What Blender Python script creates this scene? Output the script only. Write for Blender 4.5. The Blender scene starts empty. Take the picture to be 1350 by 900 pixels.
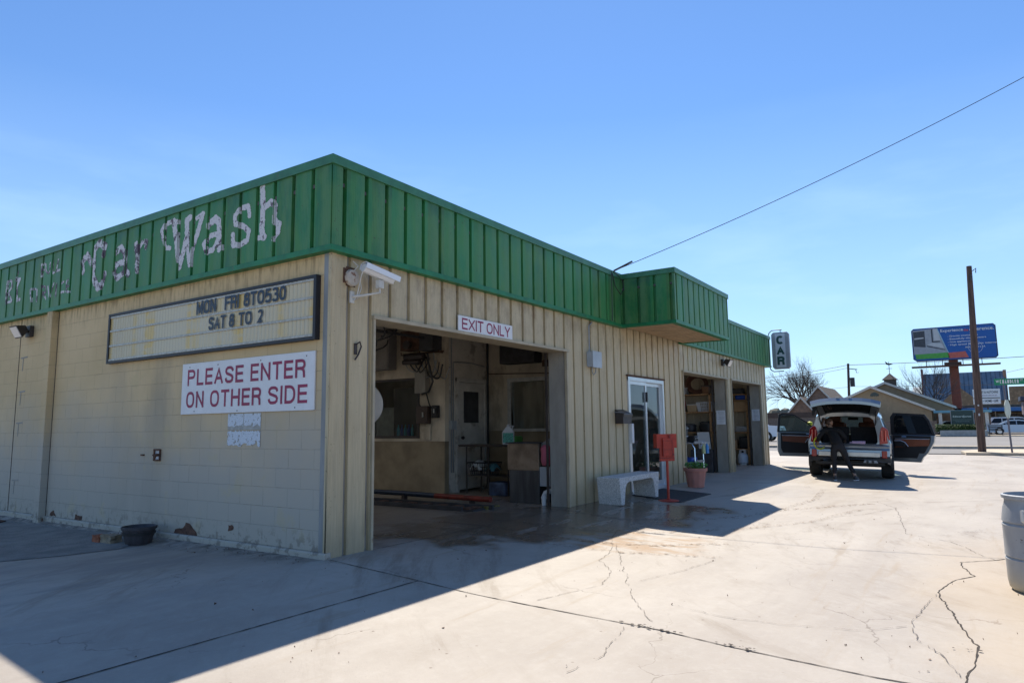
CAM=(0.585653,0.123637,-0.012239)
import bpy, bmesh, math, random
from mathutils import Vector, Matrix, noise as mnoise
R = math.radians
scene = bpy.context.scene
COL = scene.collection
random.seed(7)

# ---------------------------------------------------------------- mesh builder
class G:
    def __init__(s): s.v=[]; s.f=[]; s.m=[]
    def add(s, vs, fs, mi=0):
        o=len(s.v); s.v+= [tuple(p) for p in vs]
        for f in fs: s.f.append(tuple(i+o for i in f)); s.m.append(mi)
    def quad(s,a,b,c,d,mi=0): s.add([a,b,c,d],[(0,1,2,3)],mi)
    def poly(s,pts,mi=0): s.add(pts,[tuple(range(len(pts)))],mi)
    def box(s,x0,x1,y0,y1,z0,z1,mi=0):
        if x0>x1:x0,x1=x1,x0
        if y0>y1:y0,y1=y1,y0
        if z0>z1:z0,z1=z1,z0
        s.add([(x0,y0,z0),(x1,y0,z0),(x1,y1,z0),(x0,y1,z0),(x0,y0,z1),(x1,y0,z1),(x1,y1,z1),(x0,y1,z1)],
              [(0,3,2,1),(4,5,6,7),(0,1,5,4),(1,2,6,5),(2,3,7,6),(3,0,4,7)],mi)
    def obox(s,c,u,v,w,mi=0):
        c=Vector(c);u=Vector(u);v=Vector(v);w=Vector(w)
        P=[c+a*u+b*v+d*w for d in(-1,1) for a,b in((-1,-1),(1,-1),(1,1),(-1,1))]
        s.add(P,[(0,3,2,1),(4,5,6,7),(0,1,5,4),(1,2,6,5),(2,3,7,6),(3,0,4,7)],mi)
    def tube(s,pts,r,n=8,mi=0,cap=True):
        pts=[Vector(p) for p in pts]; rs=r if isinstance(r,(list,tuple)) else [r]*len(pts)
        t0=(pts[1]-pts[0]).normalized()
        up=Vector((0,0,1)) if abs(t0.z)<.9 else Vector((1,0,0))
        a=t0.cross(up).normalized(); vs=[]
        for i,p in enumerate(pts):
            t=(pts[min(i+1,len(pts)-1)]-pts[max(i-1,0)])
            if t.length<1e-9: t=t0.copy()
            t.normalize(); a=(a-t*a.dot(t)); 
            if a.length<1e-6: a=t.orthogonal()
            a.normalize(); b=t.cross(a)
            for k in range(n):
                an=2*math.pi*k/n; vs.append(p+(a*math.cos(an)+b*math.sin(an))*rs[i])
        fs=[]
        for i in range(len(pts)-1):
            for k in range(n):
                fs.append((i*n+k,i*n+(k+1)%n,(i+1)*n+(k+1)%n,(i+1)*n+k))
        if cap: fs.append(tuple(range(n-1,-1,-1))); fs.append(tuple((len(pts)-1)*n+k for k in range(n)))
        s.add(vs,fs,mi)
    def lathe(s,prof,c=(0,0,0),n=24,mi=0,sx=1,sy=1):
        vs=[];fs=[]
        for r,z in prof:
            for k in range(n):
                an=2*math.pi*k/n; vs.append((c[0]+r*math.cos(an)*sx,c[1]+r*math.sin(an)*sy,c[2]+z))
        for i in range(len(prof)-1):
            for k in range(n): fs.append((i*n+k,i*n+(k+1)%n,(i+1)*n+(k+1)%n,(i+1)*n+k))
        s.add(vs,fs,mi)
    def prism(s,poly,d0,d1,fn,mi=0):
        """poly list of (a,b); fn(a,b,d)->point"""
        n=len(poly); vs=[fn(a,b,d0) for a,b in poly]+[fn(a,b,d1) for a,b in poly]
        fs=[tuple(range(n-1,-1,-1)),tuple(range(n,2*n))]+[(i,(i+1)%n,n+(i+1)%n,n+i) for i in range(n)]
        s.add(vs,fs,mi)
    def ball(s,c,r,n=12,m=8,mi=0,sx=1,sy=1,sz=1):
        prof=[(r*math.sin(math.pi*i/m)+1e-5,-r*sz*math.cos(math.pi*i/m)) for i in range(m+1)]
        s.lathe(prof,c,n,mi,sx,sy)

def wloc(o):
    v=Vector((0,0,0))
    while o is not None: v+=o.location; o=o.parent
    return v

def obj(name,g,mats,parent=None,world=False,smooth=False,bevel=0,fix=True,label=None):
    me=bpy.data.meshes.new(name)
    off=wloc(parent) if (world and parent is not None) else Vector((0,0,0))
    me.from_pydata([tuple(Vector(p)-off) for p in g.v],[],g.f)
    if not isinstance(mats,(list,tuple)): mats=[mats]
    for m in mats: me.materials.append(m)
    for p,mi in zip(me.polygons,g.m): p.material_index=mi
    bm=bmesh.new(); bm.from_mesh(me)
    if bevel:
        bmesh.ops.remove_doubles(bm,verts=bm.verts,dist=1e-5)
        es=[e for e in bm.edges if len(e.link_faces)==2 and e.calc_face_angle(0)>R(35)]
        bmesh.ops.bevel(bm,geom=es,offset=bevel,segments=2,affect='EDGES',profile=.6,clamp_overlap=True)
    if fix: bmesh.ops.recalc_face_normals(bm,faces=bm.faces)
    bm.to_mesh(me); bm.free()
    if smooth:
        for p in me.polygons: p.use_smooth=True
        if smooth!='all':
            me.set_sharp_from_angle(angle=R(40))
    o=bpy.data.objects.new(name,me); COL.objects.link(o)
    if parent is not None: o.parent=parent
    if label: o['label']=label
    return o
def tag(o,label=None,cat=None,group=None,kind=None):
    if label: o['label']=label
    if cat: o['category']=cat
    if group: o['group']=group
    if kind: o['kind']=kind
    return o
def thing(name,label,cat,loc=(0,0,0),rz=0,group=None):
    o=bpy.data.objects.new(name,None); COL.objects.link(o); o.empty_display_size=.2
    o.location=loc; o.rotation_euler=(0,0,rz)
    return tag(o,label,cat,group)
def single(name,g,mats,label,cat,loc=None,group=None,**k):
    o=obj(name,g,mats,None,**k)
    if loc is not None: o.location=loc
    return tag(o,label,cat,group)
def copytree(o,parent=None):
    c=o.copy(); COL.objects.link(c); c.parent=parent
    for ch in list(o.children): copytree(ch,c)
    return c

def text_g(s,w,h,fn,bold=0.0,thick=.002,sp=1.0,mi=0,g=None):
    """text scaled to w x h; fn(a,b,c)->world point"""
    cu=bpy.data.curves.new('t','FONT'); cu.body=s; cu.offset=bold; cu.extrude=.01; cu.space_character=sp; cu.resolution_u=4
    o=bpy.data.objects.new('t',cu); COL.objects.link(o)
    dg=bpy.context.evaluated_depsgraph_get(); dg.update()
    me=bpy.data.meshes.new_from_object(o.evaluated_get(dg))
    xs=[v.co.x for v in me.vertices]; ys=[v.co.y for v in me.vertices]; zs=[v.co.z for v in me.vertices]
    x0,x1,y0,y1,z0=min(xs),max(xs),min(ys),max(ys),min(zs)
    k=w/(x1-x0); kk=h/(y1-y0) if h else k
    g=g or G()
    vs=[fn((v.co.x-x0)*k,(v.co.y-y0)*kk,thick*(v.co.z-z0)/.02) for v in me.vertices]
    g.add(vs,[tuple(p.vertices) for p in me.polygons],mi)
    bpy.data.objects.remove(o); bpy.data.curves.remove(cu); bpy.data.meshes.remove(me)
    return g

# ---------------------------------------------------------------- grotesque sign lettering, cut from strokes
_S=[(1,.74),(.93,.9),(.75,.985),(.5,1),(.24,.98),(.07,.88),(.03,.73),(.14,.6),(.5,.51),(.86,.42),(.98,.29),(.94,.12),(.77,.02),(.5,0),(.22,.015),(.06,.11),(0,.27)]
def _ell(cx,cy,rx,ry,a0=0,a1=360,n=20,p=2.5):
    o=[]
    for i in range(n+1):
        a=R(a0+(a1-a0)*i/n); c,s=math.cos(a),math.sin(a)
        o.append((cx+rx*math.copysign(abs(c)**(2/p),c),cy+ry*math.copysign(abs(s)**(2/p),s)))
    return o
GLY={'E':(.86,[[(1,1),(0,1),(0,0),(1,0)],[(0,.52),(.92,.52)]]),'F':(.82,[[(1,1),(0,1),(0,0)],[(0,.52),(.88,.52)]]),'L':(.8,[[(0,1),(0,0),(1,0)]]),
'P':(.95,[[(0,0),(0,1)],[(0,1),(.55,1)]+_ell(.55,.745,.45,.255,90,-90,10)[1:]+[(0,.49)]]),
'R':(1.0,[[(0,0),(0,1)],[(0,1),(.55,1)]+_ell(.55,.75,.43,.25,90,-90,10)[1:]+[(0,.5)],[(.55,.5),(.82,.44),(.92,.28),(.95,0)]]),
'A':(1.05,[[(0,0),(.5,1),(1,0)],[(.2,.31),(.8,.31)]]),'S':(1,[_S]),'N':(1,[[(0,0),(0,1)],[(1,0),(1,1)],[(0,1),(1,0)]]),
'T':(.95,[[(0,1),(1,1)],[(.5,1),(.5,0)]]),'O':(1.1,[_ell(.5,.5,.5,.5)]),'0':(.95,[_ell(.5,.5,.5,.5)]),'H':(1,[[(0,0),(0,1)],[(1,0),(1,1)],[(0,.52),(1,.52)]]),
'I':(0,[[(0,0),(0,1)]]),'D':(1,[[(0,0),(0,1),(.4,1)]+_ell(.4,.5,.6,.5,90,-90,14,2.3)[1:]+[(0,0)]]),'X':(1,[[(0,0),(1,1)],[(0,1),(1,0)]]),
'Y':(1,[[(0,1),(.5,.45),(1,1)],[(.5,.45),(.5,0)]]),'M':(1.2,[[(0,0),(0,1)],[(1,0),(1,1)],[(0,1),(.5,.12)],[(1,1),(.5,.12)]]),
'W':(1.4,[[(0,1),(.25,0)],[(.25,0),(.5,1)],[(.5,1),(.75,0)],[(.75,0),(1,1)]]),'C':(1.05,[_ell(.5,.5,.5,.5,42,318,18)]),
'8':(.95,[_ell(.5,.755,.42,.245),_ell(.5,.265,.5,.265)]),'5':(.95,[[(.92,1),(.14,1),(.05,.52),(.25,.62)]+_ell(.47,.31,.52,.31,100,-150,14)[1:]]),
'3':(.95,[_ell(.45,.76,.45,.24,160,-85,12)+[(.35,.52)],[(.35,.52)]+_ell(.47,.27,.52,.27,85,-160,12)]),'2':(.95,[_ell(.5,.72,.46,.28,165,-35,12)+[(0,0),(1,0)]])}
def sign_text(s,w,h,fn,t=.17,thick=.002,g=None,gap=.32,mi=0):
    """bold sans letters filling w x h; t is stroke width over height"""
    g=g or G(); T_=t*h
    units=sum((GLY[c][0] if c!=' ' else .55) for c in s); n=len(s)
    # advance: each letter = stroke + unit*k ; gaps = gap*... solve for k
    fixed=n*T_+(n-1)*T_*1.15*gap/.32; k=(w-fixed)/max(units,1e-6); x=0; q=0
    for c in s:
        if c==' ': x+=.55*k+T_+T_*1.15*gap/.32; continue
        wd,st=GLY[c]; W_=wd*k
        for pl in st:
            q+=1; P=[Vector((x+T_/2+a*W_,T_/2+b*(h-T_))) for a,b in pl]
            cl=(P[0]-P[-1]).length<1e-6
            if not cl and c not in 'SC532': P[0]=P[0]+(P[0]-P[1]).normalized()*T_/2; P[-1]=P[-1]+(P[-1]-P[-2]).normalized()*T_/2
            if cl: P=P[:-1]
            m=len(P); L=[]; Rr=[]
            for i in range(m):
                a=P[i-1] if (i or cl) else None; b=P[(i+1)%m] if (i<m-1 or cl) else None
                d1=(P[i]-a).normalized() if a is not None else None; d2=(b-P[i]).normalized() if b is not None else None
                if d1 is None: d1=d2
                if d2 is None: d2=d1
                tn=(d1+d2); tn=tn.normalized() if tn.length>1e-6 else d1
                nn=Vector((-tn.y,tn.x)); sc=T_/2/max(.45,nn.dot(Vector((-d1.y,d1.x))))
                L.append(P[i]+nn*sc); Rr.append(P[i]-nn*sc)
            cp=lambda v:(v.x,min(max(v.y,0),h))
            z0=thick+.00025*q
            vs=[fn(*cp(v),z0) for v in L]+[fn(*cp(v),z0) for v in Rr]
            g.add(vs,[(i,(i+1)%m,m+(i+1)%m,m+i) for i in range(m if cl else m-1)],mi)
        x+=W_+T_+T_*1.15*gap/.32
    return g
def FR(X,Y,Z): return lambda a,b,c:(X+a,Y-c,Z+b)      # faces -Y, reads +X
def FL(X,Y,Z): return lambda a,b,c:(X-c,Y-a,Z+b)      # faces -X, reads -Y

# ---------------------------------------------------------------- materials
class N:
    def __init__(s,name):
        s.m=bpy.data.materials.new(name); s.m.use_nodes=True; s.t=s.m.node_tree
        s.b=s.t.nodes['Principled BSDF']; s.out=s.t.nodes['Material Output']
        s.tc=s.n('ShaderNodeTexCoord').outputs['Object']
    def n(s,ty,**k):
        nd=s.t.nodes.new(ty)
        for a,b in k.items(): setattr(nd,a,b)
        return nd
    def l(s,a,b): s.t.links.new(a,b)
    def set(s,sock,v):
        if hasattr(v,'is_output') or isinstance(v,bpy.types.NodeSocket): s.l(v,sock)
        else: sock.default_value=v
    def map(s,scale=(1,1,1),loc=(0,0,0),rot=(0,0,0),src=None):
        m=s.n('ShaderNodeMapping'); s.l(src or s.tc,m.inputs['Vector'])
        m.inputs['Scale'].default_value=scale; m.inputs['Location'].default_value=loc; m.inputs['Rotation'].default_value=rot
        return m.outputs[0]
    def noise(s,scale=5,detail=4,rough=.55,vec=None,dist=0):
        a=s.n('ShaderNodeTexNoise'); s.l(vec or s.tc,a.inputs['Vector'])
        a.inputs['Scale'].default_value=scale; a.inputs['Detail'].default_value=detail
        a.inputs['Roughness'].default_value=rough; a.inputs['Distortion'].default_value=dist
        return a.outputs['Fac']
    def ramp(s,f,a,b,va=0.,vb=1.,smooth=True):
        r=s.n('ShaderNodeMapRange'); s.set(r.inputs[0],f)
        r.inputs[1].default_value=a; r.inputs[2].default_value=b; r.inputs[3].default_value=va; r.inputs[4].default_value=vb
        r.interpolation_type='SMOOTHSTEP' if smooth else 'LINEAR'
        return r.outputs[0]
    def math(s,op,a,b=0.,c=None):
        r=s.n('ShaderNodeMath',operation=op); s.set(r.inputs[0],a); s.set(r.inputs[1],b)
        if c is not None: s.set(r.inputs[2],c)
        return r.outputs[0]
    def mix(s,f,a,b,mode='MIX'):
        r=s.n('ShaderNodeMix',data_type='RGBA',blend_type=mode); s.set(r.inputs[0],f)
        s.set(r.inputs[6],col(a)); s.set(r.inputs[7],col(b)); return r.outputs[2]
    def sep(s,vec=None):
        r=s.n('ShaderNodeSeparateXYZ'); s.l(vec or s.tc,r.inputs[0]); return r.outputs
    def bump(s,h,strength=.3,dist=.01,nrm=None):
        b=s.n('ShaderNodeBump'); s.l(h,b.inputs['Height']); b.inputs['Strength'].default_value=strength
        b.inputs['Distance'].default_value=dist
        if nrm: s.l(nrm,b.inputs['Normal'])
        return b.outputs[0]
    def fin(s,c=None,rough=.6,metal=0.,nrm=None,spec=None,coat=0):
        if c is not None: s.set(s.b.inputs['Base Color'],col(c))
        s.set(s.b.inputs['Roughness'],rough); s.set(s.b.inputs['Metallic'],metal)
        if nrm is not None: s.l(nrm,s.b.inputs['Normal'])
        if spec is not None: s.b.inputs['Specular IOR Level'].default_value=spec
        if coat: s.b.inputs['Coat Weight'].default_value=coat; s.b.inputs['Coat Roughness'].default_value=.04
        return s.m
    def ellipse(s,cx,cy,rx,ry,rot=0,wob=.35,nscale=1.2,soft=.5):
        """soft blob mask 0..1 in the object's XY plane"""
        c,sn=math.cos(rot),math.sin(rot)
        X,Y,_=s.sep()
        dx=s.math('SUBTRACT',X,cx); dy=s.math('SUBTRACT',Y,cy)
        a=s.math('MULTIPLY',s.math('ADD',s.math('MULTIPLY',dx,c),s.math('MULTIPLY',dy,sn)),1/rx)
        b=s.math('MULTIPLY',s.math('SUBTRACT',s.math('MULTIPLY',dy,c),s.math('MULTIPLY',dx,sn)),1/ry)
        d=s.math('SQRT',s.math('ADD',s.math('MULTIPLY',a,a),s.math('MULTIPLY',b,b)))
        nz=s.math('MULTIPLY',s.math('SUBTRACT',s.noise(nscale,5),.5),wob*4)
        return s.ramp(s.math('ADD',d,nz),1-soft/2,1+soft/2,1.,0.)
def col(c):
    if isinstance(c,(tuple,list)) and len(c)==3: return (*c,1.)
    return c
def mat(name,c,rough=.6,metal=0.,var=.12,vs=3.,bump=0.,bs=60.,stretch=(1,1,1),dirt=None,coat=0,spec=None):
    s=N(name); v=s.map(stretch)
    c1=tuple(min(1,x*(1+var)) for x in c); c2=tuple(x*(1-var) for x in c)
    k=s.ramp(s.noise(vs,6,.6,v),.3,.7)
    cc=s.mix(k,c2,c1)
    if dirt:
        dc,th,dsc,am=dirt
        dk=s.math('MULTIPLY',s.ramp(s.noise(dsc,8,.65,v),th,th+.12),am)
        cc=s.mix(dk,cc,dc)
    nr=s.bump(s.noise(bs,4),bump,.01) if bump else None
    return s.fin(cc,rough,metal,nr,spec,coat)

M={}
M['white']=mat('white_paint',(.72,.73,.74),.45,var=.04,vs=6)
M['white_dirty']=mat('dirty_white_paint',(.55,.54,.5),.55,var=.15,vs=8,dirt=((.25,.22,.18),.6,6,.5))
M['black']=mat('black_plastic',(.02,.02,.022),.45,var=.2)
M['dark']=mat('dark_grey',(.05,.05,.055),.6,var=.3,vs=6)
M['grey']=mat('grey_metal',(.32,.33,.34),.45,metal=.3,var=.12,dirt=((.12,.1,.08),.6,8,.4))
M['steel']=mat('brushed_steel',(.5,.48,.45),.38,metal=.9,var=.2,vs=5,stretch=(1,1,.2),dirt=((.2,.16,.12),.55,5,.5))
M['galv']=mat('galvanised_box',(.42,.46,.5),.45,metal=.2,var=.1)
M['red']=mat('red_paint',(.45,.04,.02),.5,var=.2,vs=8,bump=.1)
M['redletter']=mat('maroon_lettering',(.27,.012,.07),.5,var=.1)
M['navyletter']=mat('navy_lettering',(.008,.02,.045),.4,var=.1)
M['greenletter']=mat('dark_green_lettering',(.01,.06,.06),.4,var=.1)
M['brown']=mat('brown_metal',(.045,.035,.032),.5,var=.2)
M['rust']=mat('rust',(.11,.055,.035),.9,var=.4,vs=15,bump=.4)
M['rubber']=mat('tyre_rubber',(.018,.018,.018),.8,var=.2)
M['alu']=mat('aluminium_frame',(.62,.65,.68),.35,metal=.6,var=.06)
M['wood']=mat('shelf_wood',(.36,.2,.09),.65,var=.3,vs=4,stretch=(1,6,6))
M['pole']=mat('creosoted_pole_wood',(.085,.055,.045),.85,var=.45,vs=5,stretch=(4,4,.25),bump=.5,bs=30)
M['cardboard']=mat('cardboard',(.36,.22,.11),.8)
M['paper']=mat('paper',(.66,.7,.75),.7,var=.05)
M['bluep']=mat('blue_plastic',(.02,.08,.4),.4)
M['greenp']=mat('green_plastic',(.12,.35,.08),.4)
M['yellow']=mat('yellow_plastic',(.6,.62,.02),.5)
M['pink']=mat('pink_cloth',(.5,.12,.17),.9,bump=.3)
M['terra']=mat('terracotta_pink',(.45,.19,.15),.7,var=.12,dirt=((.3,.2,.16),.6,10,.4))
M['soil']=mat('soil',(.04,.025,.015),.95,bump=.5)
M['leafm']=mat('leaf_green',(.06,.2,.02),.55,var=.5,vs=20)
M['foliage']=mat('hedge_foliage',(.05,.09,.02),.7,var=.6,vs=6)
M['bark']=mat('bare_tree_bark',(.105,.085,.07),.9,var=.3,vs=3)
M['door_white']=mat('stained_door_paint',(.66,.62,.56),.6,var=.15,vs=3,dirt=((.2,.15,.1),.55,2.5,.6))
M['wall_in']=mat('stained_interior_wall',(.6,.52,.4),.8,var=.22,vs=1.6,stretch=(1,1,.5),dirt=((.25,.19,.12),.52,1.3,.55),bump=.1)
M['wall_in_brown']=mat('brown_painted_lower_wall',(.30,.235,.15),.7,var=.25,vs=2,dirt=((.2,.15,.09),.5,1.2,.5))
M['jamb']=mat('grimy_grey_jamb',(.33,.31,.27),.75,var=.2,vs=3,stretch=(1,1,.4),dirt=((.08,.07,.06),.56,3,.6))
M['tan']=mat('tan_stucco',(.34,.25,.155),.85,var=.08)
M['roofing']=mat('brown_shingle',(.09,.075,.062),.9,var=.25,vs=8)
M['brickfar']=mat('red_brown_brick',(.24,.16,.12),.9,var=.2)
M['trim_beige']=mat('beige_trim',(.42,.36,.25),.55,var=.15,dirt=((.16,.1,.06),.6,5,.6))
M['fence']=mat('weathered_fence_boards',(.13,.11,.1),.9,var=.3,vs=4,stretch=(1,8,1))
M['kerb']=mat('kerb_concrete',(.42,.38,.32),.85,var=.15)
M['tanwalk']=mat('dusty_sidewalk_concrete',(.5,.42,.31),.85,var=.15,vs=1)
M['asphalt']=mat('old_asphalt',(.2,.19,.18),.85,var=.15,vs=.7,stretch=(1,.25,1),bump=.1)
M['dirt']=mat('dry_ground',(.3,.25,.17),.95,var=.3,vs=.2)
M['carwhite']=mat('white_car_paint',(.68,.7,.72),.25,var=.02,coat=.6)
M['carsilver']=mat('silver_car_paint',(.42,.47,.52),.3,metal=.35,var=.02,coat=.8)
M['suv']=mat('silver_suv_paint',(.27,.31,.345),.3,metal=.75,var=.03,coat=1)
M['chrome']=mat('chrome',(.75,.76,.78),.15,metal=1,var=.02)
M['cabin']=mat('black_trim',(.012,.012,.014),.6,var=.2)
M['leather']=mat('brown_leather_trim',(.2,.06,.025),.45,var=.15)
M['skin']=mat('skin',(.4,.24,.17),.5,var=.06)
M['cloth']=mat('black_cloth',(.012,.012,.014),.9,var=.3,bump=.2)
M['leggings']=mat('dark_leggings',(.016,.015,.018),.8,var=.3)
M['hair']=mat('brown_hair',(.06,.03,.018),.6,var=.4,vs=20)
def glass(name,c,rough=.02,trans=0.,alpha=None):
    s=N(name); s.fin(c,rough); s.b.inputs['IOR'].default_value=1.5
    s.b.inputs['Transmission Weight'].default_value=trans
    return s.m
M['carglass']=glass('tinted_car_glass',(.01,.012,.014),.03)
def clear(name,tint,refl=.12):
    s=N(name)
    tr=s.n('ShaderNodeBsdfTransparent'); tr.inputs[0].default_value=(*tint,1)
    gl=s.n('ShaderNodeBsdfGlossy'); gl.inputs['Roughness'].default_value=.015; gl.inputs[0].default_value=(.9,.95,1,1)
    fr=s.n('ShaderNodeFresnel'); s.l(s.math('SUBTRACT',1.5,s.math('MULTIPLY',s.n('ShaderNodeNewGeometry').outputs['Backfacing'],.83333)),fr.inputs[0])
    f=s.math('MINIMUM',s.math('ADD',s.math('MULTIPLY',fr.outputs[0],1.1),refl*.05),1.)
    mx=s.n('ShaderNodeMixShader'); s.l(f,mx.inputs[0]); s.l(tr.outputs[0],mx.inputs[1]); s.l(gl.outputs[0],mx.inputs[2])
    s.l(mx.outputs[0],s.out.inputs[0]); return s.m
M['pane']=clear('clear_window_glass',(.55,.6,.6),.3)
M['screen']=clear('light_car_window',(.35,.5,.48),.2)
def emis(name,c,e):
    s=N(name); s.fin(c,.4); s.b.inputs['Emission Color'].default_value=(*c,1); s.b.inputs['Emission Strength'].default_value=e; return s.m
M['tail']=mat('red_tail_lens',(.33,.008,.008),.15,var=.05,coat=.5)
M['clearlens']=mat('lamp_lens',(.6,.6,.58),.15,var=.05,coat=.5)

# concrete lot
def concrete():
    s=N('stained_concrete')
    big=s.ramp(s.noise(.35,7,.6),.3,.72)
    v2=s.map((.5,1.6,1),rot=(0,0,R(25)))
    str_=s.ramp(s.noise(.8,9,.62,v2,dist=.6),.35,.7)
    fine=s.noise(28,6,.7)
    c=s.mix(big,(.30,.26,.22),(.40,.355,.30))
    c=s.mix(s.math('MULTIPLY',str_,.5),c,(.46,.415,.355))
    c=s.mix(s.math('MULTIPLY',s.ramp(fine,.35,.7),.18),c,(.33,.29,.25))
    # mottled grime clouds
    g=s.ramp(s.noise(2.3,8,.7),.52,.75); c=s.mix(s.math('MULTIPLY',g,.32),c,(.26,.21,.16))
    # tyre scuffs sweeping round from the exit, rain streaks, pitting
    X,Y,_z=s.sep(); dx=s.math('SUBTRACT',X,6.5); dy=s.math('ADD',Y,9.); rr=s.math('SQRT',s.math('ADD',s.math('MULTIPLY',dx,dx),s.math('MULTIPLY',dy,dy)))
    cbr=s.n('ShaderNodeCombineXYZ'); s.l(rr,cbr.inputs[0]); s.l(s.math('MULTIPLY',s.math('ARCTAN2',dy,dx),1.2),cbr.inputs[1])
    arcs=s.ramp(s.noise(3.2,8,.7,cbr.outputs[0]),.5,.68)
    c=s.mix(s.math('MULTIPLY',s.math('MULTIPLY',arcs,s.ramp(s.noise(.5,4),.35,.6)),.62),c,(.21,.165,.12))
    mid=s.noise(9,8,.75); c=s.mix(s.math('MULTIPLY',s.ramp(mid,.5,.68),.16),c,(.26,.22,.18)); c=s.mix(s.math('MULTIPLY',s.ramp(mid,.5,.36),.10),c,(.54,.51,.46))
    pit=s.ramp(s.noise(95,3,.6),.66,.72); c=s.mix(s.math('MULTIPLY',pit,.35),c,(.16,.13,.1))
    rs=s.ramp(s.noise(1.3,7,.65,s.map((.35,3.2,1),rot=(0,0,R(12)))),.56,.7); c=s.mix(s.math('MULTIPLY',rs,.55),c,(.30,.235,.165))
    # map cracking between the big cracks
    wv_=s.n('ShaderNodeTexNoise'); s.l(s.tc,wv_.inputs['Vector']); wv_.inputs['Scale'].default_value=1.8; wv_.inputs['Detail'].default_value=6
    va=s.n('ShaderNodeVectorMath',operation='MULTIPLY_ADD'); s.l(wv_.outputs['Color'],va.inputs[0]); va.inputs[1].default_value=(.9,.9,0); s.l(s.tc,va.inputs[2])
    ve=s.n('ShaderNodeTexVoronoi',feature='DISTANCE_TO_EDGE'); s.l(va.outputs[0],ve.inputs['Vector']); ve.inputs['Scale'].default_value=.42
    hc=s.math('MULTIPLY',s.ramp(ve.outputs['Distance'],.0012,.0035,1.,0.),s.ramp(s.noise(.9,5),.47,.6)); c=s.mix(s.math('MULTIPLY',hc,.6),c,(.12,.09,.07))
    # little specks (leaf bits, grit)
    vo=s.n('ShaderNodeTexVoronoi'); s.l(s.tc,vo.inputs['Vector']); vo.inputs['Scale'].default_value=5.5
    sp=s.math('MULTIPLY',s.ramp(vo.outputs['Distance'],.035,.075,1.,0.),s.ramp(s.noise(1.1,3),.45,.6))
    c=s.mix(s.math('MULTIPLY',sp,.75),c,(.09,.055,.035))
    # warm dusty drift by the barrel and along the south
    y=s.ellipse(2.2,-6.2,3.6,1.1,R(4),.3,.9,.9); c=s.mix(s.math('MULTIPLY',y,.38),c,(.46,.34,.2))
    # dark grey tyre/film patches on the west slab
    w=s.math('MULTIPLY',s.ellipse(-2.6,2.2,2.6,1.9,R(-20),.5,1.0,.9),s.ramp(s.noise(1.6,7,.65,s.map((.45,1.5,1),rot=(0,0,R(-35)))),.42,.62))
    c=s.mix(s.math('MULTIPLY',w,.55),c,(.2,.19,.18))
    # muddy wet run-off outside the exit bay
    wet=s.ellipse(4.1,-.45,3.1,1.25,R(-14),.38,1.3,.35)
    wet=s.math('MULTIPLY',wet,s.ramp(s.noise(1.7,7,.62,s.map((.5,2.2,1),rot=(0,0,R(-35)))),.3,.47))
    wet2=s.ellipse(3.2,2.2,2.7,2.5,0,.25,1.1,.4)
    wet3=s.math('MULTIPLY',s.ellipse(3.2,-1.95,.8,.8,R(-25),.35,1.6,.5),s.ramp(s.noise(3.2,7,.65,s.map((1.7,.5,1),rot=(0,0,R(-20)))),.45,.6))
    wt=s.math('MAXIMUM',wet,wet2)
    c=s.mix(s.math('MULTIPLY',wet,.85),c,(.12,.075,.042)); c=s.mix(s.math('MULTIPLY',wet2,.4),c,(.2,.16,.12))
    c=s.mix(s.math('MULTIPLY',wet3,.75),c,(.29,.165,.07))
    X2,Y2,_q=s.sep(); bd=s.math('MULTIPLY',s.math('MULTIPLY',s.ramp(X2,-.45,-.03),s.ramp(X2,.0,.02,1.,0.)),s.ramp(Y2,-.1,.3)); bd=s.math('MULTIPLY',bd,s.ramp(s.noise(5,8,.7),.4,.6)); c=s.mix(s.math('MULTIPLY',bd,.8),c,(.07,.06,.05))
    rg=s.math('ADD',.62,s.math('MULTIPLY',wt,-.36))
    shiny=s.ellipse(8.5,-1.,4.5,1.4,R(-8),.25,.8,.9)
    rg=s.math('SUBTRACT',rg,s.math('MULTIPLY',shiny,.14))
    h=s.math('ADD',s.math('MULTIPLY',s.noise(55,5,.7),.5),s.math('MULTIPLY',s.noise(6,5),.6))
    nb=s.bump(h,.28,.012)
    return s.fin(c,rg,0,nb,.45)
M['concrete']=concrete()
M['crack']=mat('crack_filler',(.05,.04,.032),.95,var=.4,vs=20)
def stainmat(name,c,amt,sc=9,st=(1,1,1),th=.45):
    s=N(name); tr=s.n('ShaderNodeBsdfTransparent'); mx=s.n('ShaderNodeMixShader')
    s.fin(c,.6)
    k=s.math('MULTIPLY',s.ramp(s.noise(sc,7,.7,s.map(st)),th,th+.12),amt)
    s.l(k,mx.inputs[0]); s.l(tr.outputs[0],mx.inputs[1]); s.l(s.b.outputs[0],mx.inputs[2]); s.l(mx.outputs[0],s.out.inputs[0]); return s.m
M['tread']=stainmat('muddy_tyre_tread',(.2,.12,.06),.6,14,th=.5)
M['hair_crack']=stainmat('hairline_crack',(.1,.075,.055),.9,7,th=.4)

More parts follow.
